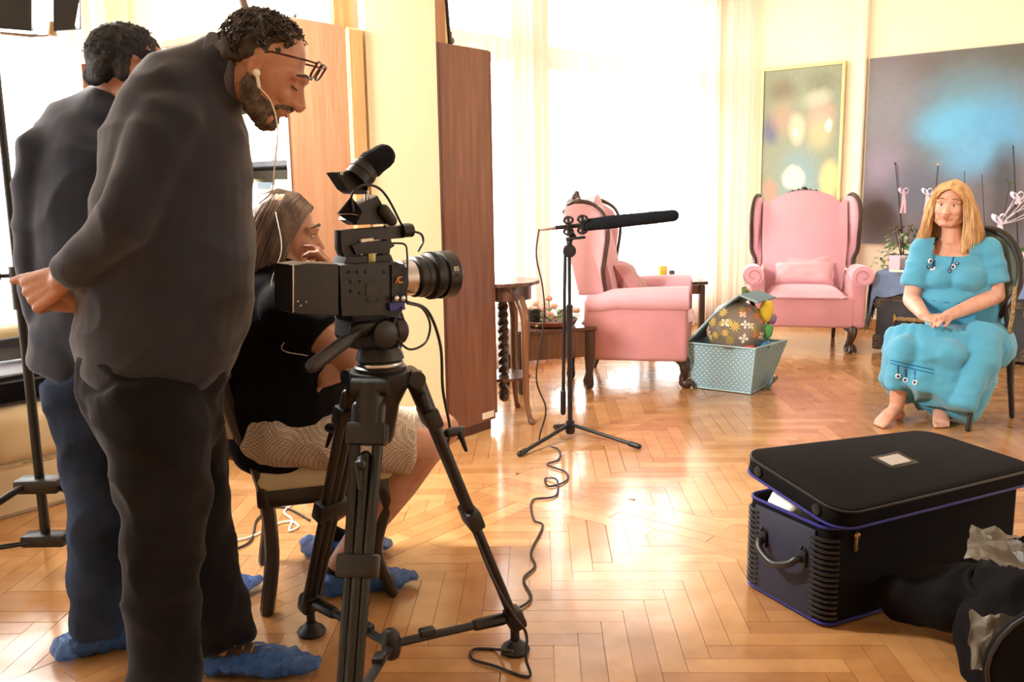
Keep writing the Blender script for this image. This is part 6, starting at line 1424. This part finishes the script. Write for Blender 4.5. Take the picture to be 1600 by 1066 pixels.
# top handle
mb = MB(); slabq(mb, ((531, 360), (630, 352), (643, 349), (644, 368), (632, 372), (600, 368), (552, 372), (547, 374), (548, 386), (556, 408), (540, 410), (532, 390)), .0, .035); hd = part('top_handle', mb, M['black_metal'], t, angle=30)
mb = MB(); mb.tube([Qp(628, 361, 0), Qp(643, 360, 0)], .017, 16, cap='flat'); part('handle_end', mb, M['black'], hd)
mb = MB(); slabq(mb, ((604, 368), (612, 368), (608, 408), (596, 408)), 0, .03); part('handle_post', mb, M['black_metal'], hd)
mb = MB(); slabq(mb, ((549, 384), (570, 378), (612, 376), (618, 384), (600, 396), (556, 398)), .01, .05); rc_ = part('receiver_box', mb, M['black'], t, angle=30)
mb = MB(); slabq(mb, ((564, 374), (583, 372), (586, 376), (566, 379)), .01, .03); part('white_label', mb, M['white'], rc_)
mb = MB(); mb.box(Qp(577, 405, .01), (.02, .03, .03), CQ, .002); part('shoe_mount', mb, mat('brass mount', srgb(150, 136, 90), .4, metal=.8), t)
mb = MB(); slabq(mb, ((540, 402), (612, 398), (616, 408), (536, 414)), .02, .06); part('top_plate', mb, M['black_metal'], t, angle=30)
# small monitor with open hood on the handle
mb = MB(); slabq(mb, ((556, 322), (590, 305), (602, 326), (612, 334), (612, 350), (558, 352), (545, 344)), .01, .055); mo = part('monitor_body', mb, M['black'], t, angle=30)
mb = MB(); pts = [Qp(x, y, .045) for x, y in ((549, 307), (528, 334), (556, 352), (566, 330))]; mb.prism(pts, -cs * .003); part('hood_flap', mb, M['black_cloth'], mo, False)
mb = MB(); pts = [Qp(x, y, -.04) for x, y in ((549, 307), (527, 334), (556, 352), (566, 330))]; mb.prism(pts, -cs * .003); part('hood_flap', mb, M['black_cloth'], mo, False)
mb = MB(); mb.prism([Qp(549, 307, .045), Qp(528, 334, .045), Qp(527, 334, -.04), Qp(549, 307, -.04)], cx * .003); part('hood_flap', mb, M['grey_plastic'], mo, False)
mb = MB(); mb.tube([Qp(527.5, 335, .046), Qp(545, 334, .047), Qp(560, 336, .046)], .0012, 5); part('silver_edge', mb, M['steel'], mo)
mb = MB(); mb.tube([Qp(600, 328, .02), Qp(612, 345, .02)], .014, 12); part('knob', mb, M['grey_plastic'], mo)
mb = MB(); mb.tube([Qp(604, 352, 0), Qp(604, 338, 0)], .008, 8); part('pivot', mb, M['steel'], mo)
# eyepiece
mb = MB(); slabq(mb, ((524, 269), (534, 268), (570, 272), (577, 296), (570, 304), (552, 303), (542, 296)), .01, .05); ev = part('eyepiece_base', mb, M['black'], t, angle=30)
p0, p1, p2, p3 = Qp(556, 282, .01), Qp(572, 263, .01), Qp(580, 257, .01), Qp(595, 247, .01)
mb = MB(); mb.tube([p0, p1], [.034, .033], 24, cap='flat'); mb.tube([p1, p2], [.030, .032], 24, cap='flat'); part('eyepiece_barrel', mb, M['black_metal'], ev)
mb = MB(); mb.tube([lerp(p0, p1, .55), lerp(p0, p1, .75)], .0355, 24, cap='flat'); part('ring', mb, M['grey_plastic'], ev)
mb = MB(); mb.tube([p2, lerp(p2, p3, .5), p3 + (p3 - p2) * .25], [.034, .031, .030], 24); mb.xf(Matrix.Identity(4)); part('eyecup', mb, M['black_foam'], ev)
me = text_mesh('H', .010); me.transform(Matrix.Translation(Qp(534, 272, .0365)) @ Matrix((cx, UPZ, cs)).transposed().to_4x4()); part('lettering', me, M['white'], ev, False)
mb = MB(); mb.tube([Qp(573, 303, .0), Qp(573, 314, .0)], .006, 8); part('pivot', mb, M['steel'], ev)
def cable(name, pix, r, m, parent=None, lab=None, cat='cable', n=7):
    mb = MB(); mb.tube(curve_pts(pix, n), r, 7)
    if parent is not None: return part(name, mb, m, parent)
    return solo(name, mb, m, lab, cat)
cable('cable', [Qp(*q) for q in ((552, 330, .05), (550, 304, .05), (566, 290, .05), (588, 292, .04), (606, 310, .03), (628, 352, .0))], .0032, M['cable_black'], t)
cable('cable', [Qp(*q) for q in ((643, 361, .0), (658, 366, .0), (661, 378, .0), (654, 392, .01))], .0032, M['cable_black'], t)
cable('cable', [Qp(*q) for q in ((615, 380, .03), (632, 382, .05), (636, 396, .06), (636, 440, .062), (630, 470, .062))], .0026, M['cable_black'], t)
cable('cable', [Qp(*q) for q in ((636, 474, .05), (660, 482, .04), (672, 508, .03), (664, 536, .03), (640, 546, .04), (620, 528, .06), (616, 505, .06), (628, 482, .06))], .0032, M['cable_black'], t)
# fluid head
hb = P(594, 530, 2.23)
t = thing('camera_tripod', 'black heavy video tripod with fluid head, pan handle and floor spreader', 'tripod', V((-.33, 2.23, 0)))
mb = MB(); slabq(mb, ((548, 494), (630, 488), (634, 500), (552, 504)), .0, .09); part('quick_plate', mb, M['black_metal'], t, angle=30)
mb = MB(); slabq(mb, ((556, 502), (626, 498), (632, 530), (628, 548), (564, 548), (554, 530)), .0, .11); fh = part('fluid_head', mb, M['black_metal'], t, angle=30)
kq = cs.to_track_quat('Z', 'Y').to_matrix()
mb = MB(); mb.lathe([(.030, 0), (.034, .006), (.034, .022), (.028, .028), (.012, .030)], Qp(596, 522, .055), 28, kq); part('tilt_drag_ring', mb, M['black'], fh)
mb = MB(); mb.lathe([(.026, -.02), (.034, -.012), (.034, .012), (.026, .02)], Qp(620, 516, .03), 26, cx.to_track_quat('Z', 'Y').to_matrix()); part('side_knob', mb, M['grey_plastic'], fh)
top = P(594, 572, 2.23); bz_ = top.z
mb = MB(); mb.lathe([(.062, -.018), (.066, -.010), (.066, .0), (.056, .006), (.056, .016), (.062, .020), (.058, .034), (.05, .05)], top, 36); part('head_base', mb, M['black_metal'], t)
mb = MB(); mb.lathe([(.059, .012), (.060, .016), (.059, .020)], top + V((0, 0, -.008)), 36); part('silver_ring', mb, M['steel'], t)
mb = MB(); mb.lathe([(.02, -.20), (.030, -.18), (.045, -.10), (.066, -.06), (.078, -.045), (.078, -.012), (.07, -.01)], top, 30); cr = part('bowl', mb, M['black_metal'], t)
# pan handle
h0, h1, h2 = P(566, 516, 2.16), P(545, 530, 2.10), P(488, 572, 2.00)
mb = MB(); mb.tube([h0, h1], .010, 10); mb.tube([h1, lerp(h1, h2, .12), h2], [.013, .0165, .0165], 14); part('pan_handle', mb, M['grey_plastic'], t)
mb = MB(); mb.tube([h0 + V((-.012, 0, 0)), h0 + V((.02, .02, 0))], .02, 16); part('handle_clamp', mb, M['black'], t)
feet = [G(487, 990), G(805, 1018), V((-.39, 1.87, 0))]; ctr = sum(feet, V((0, 0, 0))) / 3
sp_c = G(592, 1018, .11); sp_c = V((ctr.x, ctr.y - .02, .10))
for k, f in enumerate(feet):
    out = V((f.x - top.x, f.y - top.y, 0)).normalized(); lat = V((-out.y, out.x, 0)); a = top + out * .085 - UPZ * .035; an = V((f.x, f.y, .09)); ax = (an - a).normalized()
    mb = MB(); mb.tube([top + out * .05 - UPZ * .03, a, a + ax * .10], [(.030, .022), (.033, .026), (.036, .022)], 14, side=lat); mb.tube([a - lat * .045, a + lat * .045], .022, 16, cap='flat'); lg = part('leg', mb, M['black_metal'], t)
    mid = lerp(a, an, .55)
    for g in (-1, 1): mb = MB(); mb.tube([a + ax * .05 + lat * g * .03, mid + lat * g * .022], .0135, 12); part('upper_tube', mb, M['black_metal'], lg)
    mb = MB(); mb.tube([lerp(a, an, .22), an + ax * -.02], .0145, 12); part('inner_tube', mb, M['black'], lg)
    for u in (.15, .55):
        c = lerp(a, an, u); mb = MB(); mb.box(c, (.10, .042, .055), frame(lat, ax), .008); part('collar', mb, M['black'], lg)
    c = lerp(a, an, .22) + out * .03; mb = MB(); mb.tube([c, c + out * .035 + lat * .01], .013, 12); mb.tube([c + out * .03, c + out * .05 - UPZ * .055 + lat * .01], [.009, .005], 8); part('lock_lever', mb, M['black'], lg)
    for g in (-1, 1): mb = MB(); mb.tube([mid + lat * g * .022, lerp(mid, an, .96) + lat * g * .020], .011, 12); part('lower_tube', mb, M['black_metal'], lg)
    mb = MB(); mb.box(an + UPZ * .01, (.06, .05, .06), frame(lat, ax), .012); part('ankle', mb, M['black'], lg)
    mb = MB(); mb.tube([an, V((f.x, f.y, .03))], .013, 10); mb.lathe([(.040, .001), (.042, .008), (.036, .018), (.022, .026), (.016, .036)], V((f.x, f.y, 0)), 26); part('rubber_foot', mb, M['black'], lg)
    j = V((f.x, f.y, .105)) - out * .02
    mb = MB(); mb.tube([sp_c, j], [(.013, .011)] * 2, 10, side=lat); sa = part('spreader_arm', mb, M['grey_plastic'], t)
    mb = MB(); mb.tube([lerp(sp_c, j, .72), lerp(sp_c, j, .95)], [(.019, .016), (.02, .017)], 10, side=lat); part('spreader_sleeve', mb, M['black'], sa); mb = MB(); mb.box(lerp(sp_c, j, .30) + UPZ * .012, (.045, .03, .022), frame(j - sp_c, UPZ), .006); part('spreader_clamp', mb, M['black'], sa)
mb = MB(); mb.tube([sp_c - UPZ * .018, sp_c + UPZ * .02], .026, 16); part('spreader_hub', mb, M['black'], t)

# camera cables down to the floor and the microphone cable
d0 = Qp(636, 472, .05)
cable('camera_cable', [d0, P(668, 486, 2.33), P(688, 540, 2.36), P(692, 610, 2.40), P(703, 670, 2.43), P(700, 700, 2.44), P(716, 755, 2.38), P(735, 815, 2.30), P(768, 900, 2.25), P(800, 958, 2.25), P(822, 990, 2.28), P(822, 1030, 2.25), G(826, 1058, .006), G(770, 1040, .006), G(738, 1030, .006), G(740, 1015, .006), G(775, 1015, .006), G(800, 1018, .05)], .0042, M['cable_black'], None, 'black cable hanging from the camera along the tripod leg, looping on the floor')
cable('microphone_cable', [P(842, 359, 4.42), P(838, 400, 4.40), P(848, 450, 4.40), P(850, 500, 4.40), P(838, 590, 4.40), P(853, 640, 4.44), G(843, 690, .006), G(872, 702, .006), G(873, 718, .006), G(855, 726, .006), G(884, 738, .006), G(884, 752, .006), G(858, 760, .006), G(852, 748, .006), G(870, 750, .014), G(868, 775, .006), G(832, 782, .006), G(834, 812, .006), G(848, 822, .006), G(830, 862, .006), G(836, 885, .006), G(818, 905, .006), G(830, 935, .006), G(805, 955, .006), G(800, 975, .006)], .0042, M['cable_black'], None, 'thin dark cable winding over the floor from the microphone stand')
cable('floor_cable', [G(332, 872, .006), G(352, 850, .006), G(395, 838, .006), G(430, 820, .006), G(455, 815, .006), G(466, 823, .006), G(452, 829, .006), G(456, 812, .006), G(444, 800, .006), G(460, 785, .006), G(472, 768, .006), G(500, 762, .006)], .0045, M['cable_white'], None, 'white cable lying on the floor behind the cameraman\'s chair')
cable('floor_cable', [G(335, 880, .006), G(360, 862, .006), G(392, 845, .006), G(402, 812, .006), G(430, 793, .006), G(455, 797, .006), G(484, 813, .006)], .0045, M['cable_black'], None, 'short black cable arching on the floor under the cameraman\'s chair')
cable('floor_cable', [G(340, 888, .006), G(365, 880, .006), G(371, 886, .006), G(355, 893, .006), G(338, 892, .006)], .004, M['cable_black'], None, 'black cable loop on the floor beside the light stand foot')

# ------------------------------------------------------------------ microphone stand
mc = G(891, 683); t = thing('microphone_stand', 'black microphone stand with folded boom tube, on three short legs', 'stand', mc)
tz_ = P(892, 392, mc.y).z
mb = MB(); mb.tube([mc + UPZ * .05, mc + UPZ * .62], .0125, 12, cap='flat'); mb.tube([mc + UPZ * .62, mc + UPZ * (tz_ - .02)], .0095, 12, cap='flat'); part('pole', mb, M['black_metal'], t)
mb = MB(); mb.tube([mc + UPZ * .60, mc + UPZ * .70], .016, 12, cap='flat'); part('collar', mb, M['black'], t)
mb = MB(); mb.tube([V((mc.x - .035, mc.y + .01, .20)), V((mc.x - .02, mc.y + .01, tz_ + .02))], .009, 10); mb.tube([V((mc.x - .036, mc.y + .01, .13)), V((mc.x - .035, mc.y + .01, .24))], .014, 10); part('boom_tube', mb, M['black_metal'], t)
mb = MB(); mb.lathe([(.030, -.014), (.034, -.008), (.034, .008), (.030, .014)], mc + UPZ * (tz_ + .0) + V((0, -.01, 0)), 20, V((0, -1, 0)).to_track_quat('Z', 'Y').to_matrix()); part('tilt_joint', mb, M['black'], t)
mb = MB(); mb.tube([mc + UPZ * tz_, mc + UPZ * (tz_ + .05) + V((.0, 0, 0)), mc + UPZ * (tz_ + .075) + V((.02, 0, 0)), mc + UPZ * (tz_ + .10) + V((.005, 0, 0))], [.014, .016, .018, .012], 10); part('mic_clip_base', mb, M['black'], t)
mb = MB(); mb.tube([mc + UPZ * .03, mc + UPZ * .09], .022, 14, cap='flat'); mb.lathe([(.022, .0), (.026, .02), (.022, .04)], mc + UPZ * .02, 14); part('hub', mb, M['black'], t)
for f in (G(812, 714), G(998, 702), G(868, 671)):
    f = V((f.x, f.y, .014)); s_ = mc + UPZ * .07; mb = MB(); mb.tube([s_, f], .010, 10); lg = part('leg', mb, M['black_metal'], t); dd = (f - s_).normalized(); mb = MB(); mb.tube([f - dd * .05, f], .014, 12); part('rubber_foot', mb, M['black'], lg)
Ym = mc.y; m0, m1 = P(868, 356, Ym), P(1052, 337, Ym); md = (m1 - m0).normalized()
t = thing('shotgun_microphone', 'long black foam-covered microphone pointing at the woman, on the slim stand', 'microphone', lerp(m0, m1, .1))
q0 = lerp(m0, m1, .22)
mb = MB(); mb.tube([P(915, 352, Ym), lerp(q0, m1, .3), m1], [.030, .034, .030], 22); me = remesh(mb, .006, 1, 'foam'); displace(me, lambda c, n: n * .0015 * noise.noise(c * 150)); part('foam_windshield', me, M['black_foam'], t)
mb = MB(); mb.tube([m0, P(920, 351, Ym)], .011, 12, cap='flat'); part('microphone_body', mb, M['black_metal'], t)
mb = MB(); mb.tube([P(842, 360, Ym), m0], [.004, .010], 10); part('connector', mb, M['steel'], t)
for i, x in enumerate((888, 910)):
    c = P(x, 353 - (i * 2), Ym); mb = MB()
    for g in (-1, 1):
        for h in (-1, 1):
            cc = c + UPZ * (g * .028) + V((0, h * .03, 0)); ring = [cc + md * (.022 * cos(a)) + UPZ * (.016 * sin(a)) for a in [k * pi / 8 for k in range(16)]]; mb.tube(ring, .005, 6, closed=True)
    for h in (-1, 1): mb.tube([c + V((0, h * .03, -.045)), c + V((0, h * .03, .045))], .005, 6)
    mb.tube([c + V((0, -.03, -.045)), c + V((0, .03, -.045))], .006, 6); part('shock_mount_ring', mb, M['black'], t)
mb = MB(); mb.box(P(899, 372, Ym), (.10, .05, .014), frame(md, UPZ), .004); part('mount_bar', mb, M['black'], t)

# ------------------------------------------------------------------ film light on its stand, left
lb = G(78, 898); t = thing('light_stand', 'black light stand at the left edge in front of the sofa', 'stand', lb)
mb = MB(); ztop = P(2, 62, lb.y).z; mb.tube([lb + UPZ * .12, lb + UPZ * .98], .0155, 12, cap='flat'); part('lower_pole', mb, M['black_metal'], t)
zc = P(40, 440, lb.y).z; mb = MB(); mb.tube([lb + UPZ * .9, lb + UPZ * ztop], .0125, 12, cap='flat'); part('upper_pole', mb, M['black_metal'], t)
mb = MB(); mb.tube([lb + UPZ * (zc - .09), lb + UPZ * zc], .024, 14, cap='flat'); mb.tube([lb + UPZ * zc, lb + UPZ * (zc + .05)], .026, 14, cap='flat'); lk = part('lock_collar', mb, M['black'], t)
mb = MB(); k0 = lb + UPZ * (zc + .02); mb.tube([k0, k0 + V((-.05, -.01, 0))], .007, 8); mb.box(k0 + V((-.062, -.012, 0)), (.022, .02, .034), None, .006); part('wing_knob', mb, M['grey_plastic'], lk)
zs_ = P(68, 757, lb.y).z; zl = .13
mb = MB(); mb.box(lb + UPZ * zs_, (.15, .08, .05), None, .012); part('upper_spider', mb, M['black'], t)
mb = MB(); mb.box(lb + UPZ * zl, (.15, .07, .045), None, .012); part('lower_spider', mb, M['black'], t)
fe = [G(372, 911), V((lb.x - .55, lb.y - .45, 0)), V((lb.x - .30, lb.y + .55, 0))]
for f in fe:
    f = V((f.x, f.y, .012)); o_ = (f - lb); o_.z = 0; o_.normalize(); a = lb + UPZ * zs_ + o_ * .06
    mb = MB(); mb.tube([a, f], .0125, 10); lg = part('leg', mb, M['black_metal'], t); mb = MB(); mb.tube([lerp(a, f, .93), f], .015, 10); part('end_cap', mb, M['black'], lg)
    if f.x < lb.x and f.y < lb.y: mb = MB(); mb.tube([lerp(a, f, .16), lerp(a, f, .36)], .0135, 12, cap='flat'); part('tape', mb, mat('grey tape', srgb(172, 160, 146), .6), lg)
    pm = lerp(a, f, .52); b0 = lb + UPZ * zl + o_ * .06; la = V((-o_.y, o_.x, 0))
    for g in (-1, 1): mb = MB(); mb.tube([b0 + la * g * .012, pm + la * g * .012], .005, 8); part('brace', mb, M['black_metal'], t)
lh = P(66, 24, lb.y - .05); t = thing('film_light', 'black-flapped film lamp with a glowing tube, at the top left corner', 'lamp', P(66, 45, lb.y - .05))
def PL(px, py, dy=0): return P(px, py, lb.y - .05 + dy)
mb = MB(); mb.prism([PL(-60, -150), PL(49, -150), PL(49, 48), PL(0, 44), PL(-60, 42)], (0, .012, 0)); part('flap', mb, M['grey_plastic'], t, False)
mb = MB(); mb.prism([PL(80, -150), PL(122, -150), PL(124, 45), PL(84, 48)], (0, .012, 0)); part('flap', mb, M['grey_plastic'], t, False)
mb = MB(); mb.prism([PL(46, -150, .06), PL(84, -150, .06), PL(84, 30, .06), PL(46, 30, .06)], (0, .05, 0)); part('housing', mb, M['steel'], t, False)
m_, N, L, p = nm('glowing tube'); em = N.new('ShaderNodeEmission'); em.inputs[0].default_value = (1, .97, .9, 1); em.inputs[1].default_value = 14; L.new(em.outputs[0], N['Material Output'].inputs[0])
mb = MB(); mb.tube([PL(58, -140, .035), PL(58, 40, .035)], .014, 12); mb.tube([PL(72, -140, .035), PL(72, 40, .035)], .014, 12); part('lamp_tube', mb, m_, t)
mb = MB(); mb.tube([PL(82, 34, .03), PL(82, 56, .03)], [.009, .014], 10, cap='flat'); part('lamp_socket', mb, M['bone'], t)
mb = MB(); mb.tube([PL(2, 52, .05), PL(48, 56, .05), PL(80, 54, .05)], .005, 8); part('bracket', mb, M['steel'], t)

# ------------------------------------------------------------------ equipment case with its lid ajar
nb_, nl_ = G(1290, 985), G(1163, 930); ed = V((.90, .44, 0)).normalized(); wd_ = V((-.44, .90, 0)).normalized(); LC, WC, HC = .85, .355, .305
o_ = lambda x, y, z: nb_ + ed * x + wd_ * y + UPZ * z; cq = Matrix((ed, wd_, UPZ)).transposed()
t = thing('equipment_case', 'large black wheeled case with navy end, lid ajar, on the floor at right', 'case', o_(LC / 2, WC / 2, 0))
def rrect(x0, x1, y0, y1, r, n=5):
    pts = []
    for (cx_, cy_, a0) in ((x1 - r, y1 - r, 0), (x0 + r, y1 - r, 90), (x0 + r, y0 + r, 180), (x1 - r, y0 + r, 270)):
        for k in range(n + 1): a = radians(a0 + 90 * k / n); pts.append((cx_ + r * cos(a), cy_ + r * sin(a)))
    return pts
R1 = rrect(0, LC, 0, WC, .045); R2 = rrect(.012, LC - .012, .012, WC - .012, .035); n = len(R1)
vs = [o_(x, y, .006) for x, y in R1] + [o_(x, y, HC) for x, y in R1] + [o_(x, y, HC) for x, y in R2] + [o_(x, y, .02) for x, y in R2]
fs = [list(range(n))[::-1]] + [[j * n + i, j * n + (i + 1) % n, (j + 1) * n + (i + 1) % n, (j + 1) * n + i] for j in range(3) for i in range(n)] + [[3 * n + i for i in range(n)]]
mb = MB(); mb.add(vs, fs); cb = part('case_body', mb, M['black_cloth'], t, angle=35)
mb = MB(); mb.tube([o_(x, y, HC) for x, y in R1], .005, 6, closed=True); part('rim_piping', mb, M['blue_piping'], t)
mb = MB(); mb.tube([o_(x, y, .012) for x, y in rrect(-.002, LC + .002, -.002, WC + .002, .045)], .005, 6, closed=True); part('base_piping', mb, M['blue_piping'], t)
mb = MB(); mb.box(o_(-.003, WC / 2, HC / 2), (.008, WC - .10, HC - .03), cq, .003); part('end_panel', mb, M['navy_case'], t, label='navy end panel')
for y_ in (.028, WC - .028):
    for k in range(15):
        z = .03 + k * .017; mb = MB(); mb.tube([o_(.03, -.004 if y_ < .1 else WC + .004, z), o_(.006, .012 if y_ < .1 else WC - .012, z), o_(-.004, y_, z), o_(-.006, y_ + (.035 if y_ < .1 else -.035), z)], .0062, 6); part('corner_rib', mb, M['black'], t)
hp = [o_(-.006, .09, .185), o_(-.03, .095, .19), o_(-.045, .115, .17), o_(-.05, .175, .15), o_(-.045, .235, .17), o_(-.03, .255, .19), o_(-.006, .26, .185)]
mb = MB(); mb.tube(curve_pts(hp, 4), .0115, 10); hd = part('handle', mb, M['black'], t)
for y_ in (.09, .26): mb = MB(); mb.box(o_(-.010, y_, .19), (.014, .03, .05), cq, .004); mb.sph(o_(-.018, y_, .225), .007, 8); part('handle_bracket', mb, M['black_metal'], hd)
mb = MB(); mb.box(o_(.10, -.004, HC - .055), (.010, .008, .05), cq, .002); mb.sph(o_(.10, -.006, HC - .03), .011, 8); part('latch', mb, M['brass'], t)
mb = MB(); mb.box(o_(LC - .01, WC / 2, .05), (.03, WC + .02, .08), cq, .012); part('wheel_housing', mb, M['black'], t)
# lid, hinged at the near long edge, raised at the far left
tilt = Matrix.Rotation(radians(10), 3, ed) @ Matrix.Rotation(radians(-.5), 3, wd_)
lo = o_(-.02, -.05, HC + .012); LQ = tilt @ cq; LL, LW, LT = .86, .43, .062; lp = lambda x, y, z: lo + LQ @ V((x, y, z - .055 * (x / LL) * (y / LW)))
RL = rrect(0, LL, 0, LW, .075, 7); n = len(RL)
lay = [(.985, 0), (1.0, .010), (1.0, LT - .016), (.985, LT), (.93, LT + .006)]
cxy = (LL / 2, LW / 2); vs = [lp(cxy[0] + (x - cxy[0]) * s, cxy[1] + (y - cxy[1]) * s, z) for s, z in lay for x, y in RL]
fs = [list(range(n))[::-1]] + [[j * n + i, j * n + (i + 1) % n, (j + 1) * n + (i + 1) % n, (j + 1) * n + i] for j in range(4) for i in range(n)] + [[4 * n + i for i in range(n)]]
mb = MB(); mb.add(vs, fs); lid = part('lid', mb, M['black_cloth'], t, angle=50)
mb = MB(); mb.tube([lp(x, y, LT - .006) for x, y in RL], .0045, 6, closed=True); part('lid_piping', mb, M['black_metal'], lid)
mb = MB(); mb.tube([lp(x, y, .004) for x, y in RL], .0045, 6, closed=True); part('blue_piping', mb, M['blue_piping'], lid)
for y_ in (.09, LW - .09): mb = MB(); mb.lathe([(.016, 0), (.016, .004), (.006, .006)], lp(-.001, y_, LT / 2), 16, (LQ @ V((-1, 0, 0))).to_track_quat('Z', 'Y').to_matrix()); part('rivet', mb, M['black_metal'], lid)
tc_ = (LL * .50, LW * .47)
mb = MB(); mb.box(lp(tc_[0], tc_[1], LT + .012), (.125, .085, .004), LQ, .001); tp_ = part('label_pocket', mb, M['black_metal'], lid, label='clear label pocket in black frame')
mb = MB(); mb.box(lp(tc_[0], tc_[1], LT + .0145), (.088, .055, .002), LQ); pc = part('paper_card', mb, mat('printed card', srgb(168, 162, 156), .5), lid, False)
# things inside the case
mb = MB(); mb.box(o_(.095, .235, HC - .02), (.15, .12, .10), cq @ Matrix.Rotation(.15, 3, 'X'), .03, 4); me = remesh(mb, .006, 2); folds(me, .006, (20, 20, 20), 3); solo('white_bundle', me, M['paper'], 'white wrapped bundle inside the open case', 'bundle')
mb = MB(); mb.box(o_(.12, .08, HC - .06), (.16, .07, .03), cq @ Matrix.Rotation(-.2, 3, 'X'), .006, 3); solo('grey_card', mb, mat('beige foam', srgb(170, 156, 140), .8), 'beige padded insert beside the white bundle in the case', 'insert')
mb = MB(); mb.tube(curve_pts([o_(.19, .05, HC - .03), o_(.15, .045, HC - .01), o_(.12, .06, HC - .015), o_(.15, .08, HC - .03)], 4), .006, 8); solo('coiled_cable', mb, M['cable_black'], 'short coiled black cable inside the open case', 'cable')

# ------------------------------------------------------------------ black soft bag at the right edge with plastic film
bc_ = G(1600, 1010); bcx, bcy = 1.42, 2.18
t = thing('soft_bag', 'open black soft bag with crumpled clear film, at the lower right corner', 'bag', V((bcx, bcy, 0)))
mb = MB(); mb.tube([V((bcx, bcy, .03)), V((bcx, bcy, .12)), V((bcx + .01, bcy, .22))], [(.26, .20), (.28, .215), (.25, .19)], 32, side=(1, .35, 0), cap='round')
me = remesh(mb, .012, 3); folds(me, .018, (7, 7, 7), 5)
for v in me.vertices: v.co.z = max(v.co.z, .003)
# hollow the top
for v in me.vertices:
    d = ((v.co.x - bcx) / .20) ** 2 + ((v.co.y - bcy) / .15) ** 2
    if d < 1 and v.co.z > .15: v.co.z = .10 + .06 * d
me.update(); part('bag_body', me, M['black_cloth'], t)
p = [V((bcx + .235 * cos(a), bcy + .18 * sin(a), .235 + .008 * sin(3 * a))) for a in [k * pi / 16 for k in range(32)]]
mb = MB(); mb.tube(p, .010, 8, closed=True); part('bag_rim', mb, M['black_cloth'], t)
mb = MB(); ring = [V((1.30 + .20 * cos(a), 1.985 + .03 * cos(a), .155 + .150 * sin(a))) for a in [k * pi / 12 for k in range(24)]]; pad(mb, ring, (.12, -1, .25), .035); fl_ = part('front_flap', mb, M['black_cloth'], t)
mb = MB(); mb.tube([q + V((0, -.016, .0)) for q in ring], .005, 6, closed=True); part('flap_piping', mb, M['black'], fl_)
def film(label, c1, c2, c3, c4, seed, parent=None):
    c = [V(x) for x in (c1, c2, c3, c4)]; mb = MB()
    def fn(u, v):
        p = c[0] * (1 - u) * (1 - v) + c[1] * u * (1 - v) + c[2] * u * v + c[3] * (1 - u) * v
        return p + V((noise.noise(V((u * 3, v * 3, seed))) * .012, noise.noise(V((u * 4 + 9, v * 4, seed))) * .012, noise.noise(V((u * 5, v * 5, seed + 3))) * .02))
    mb.grid(fn, 14, 14, .0015); return part('plastic_film', mb, M['film'], parent, angle=15)
film('', P(1518, 820, 2.34), P(1640, 850, 2.36), P(1640, 905, 2.22), P(1506, 874, 2.22), 1, t)
film('', P(1514, 955, 2.06), P(1590, 965, 2.02), P(1560, 1050, 1.98), P(1518, 1045, 2.02), 7, t)
mb = MB(); mb.tube([P(1400, 930, 2.46), P(1490, 930, 2.36), P(1570, 945, 2.26), P(1700, 950, 2.22)], [(.06, .07), (.10, .085), (.10, .09), (.10, .09)], 24, side=(.2, 1, 0)); me = remesh(mb, .014, 3)
folds(me, .03, (6, 6, 6), 8)
for v in me.vertices: v.co.z = max(v.co.z, .004)
solo('black_jacket', me, M['black_cloth'], 'dark heap of black cloth lying between the case and the bag', 'cloth')
for o in bpy.data.objects:
    if '_world' in o: del o['_world']
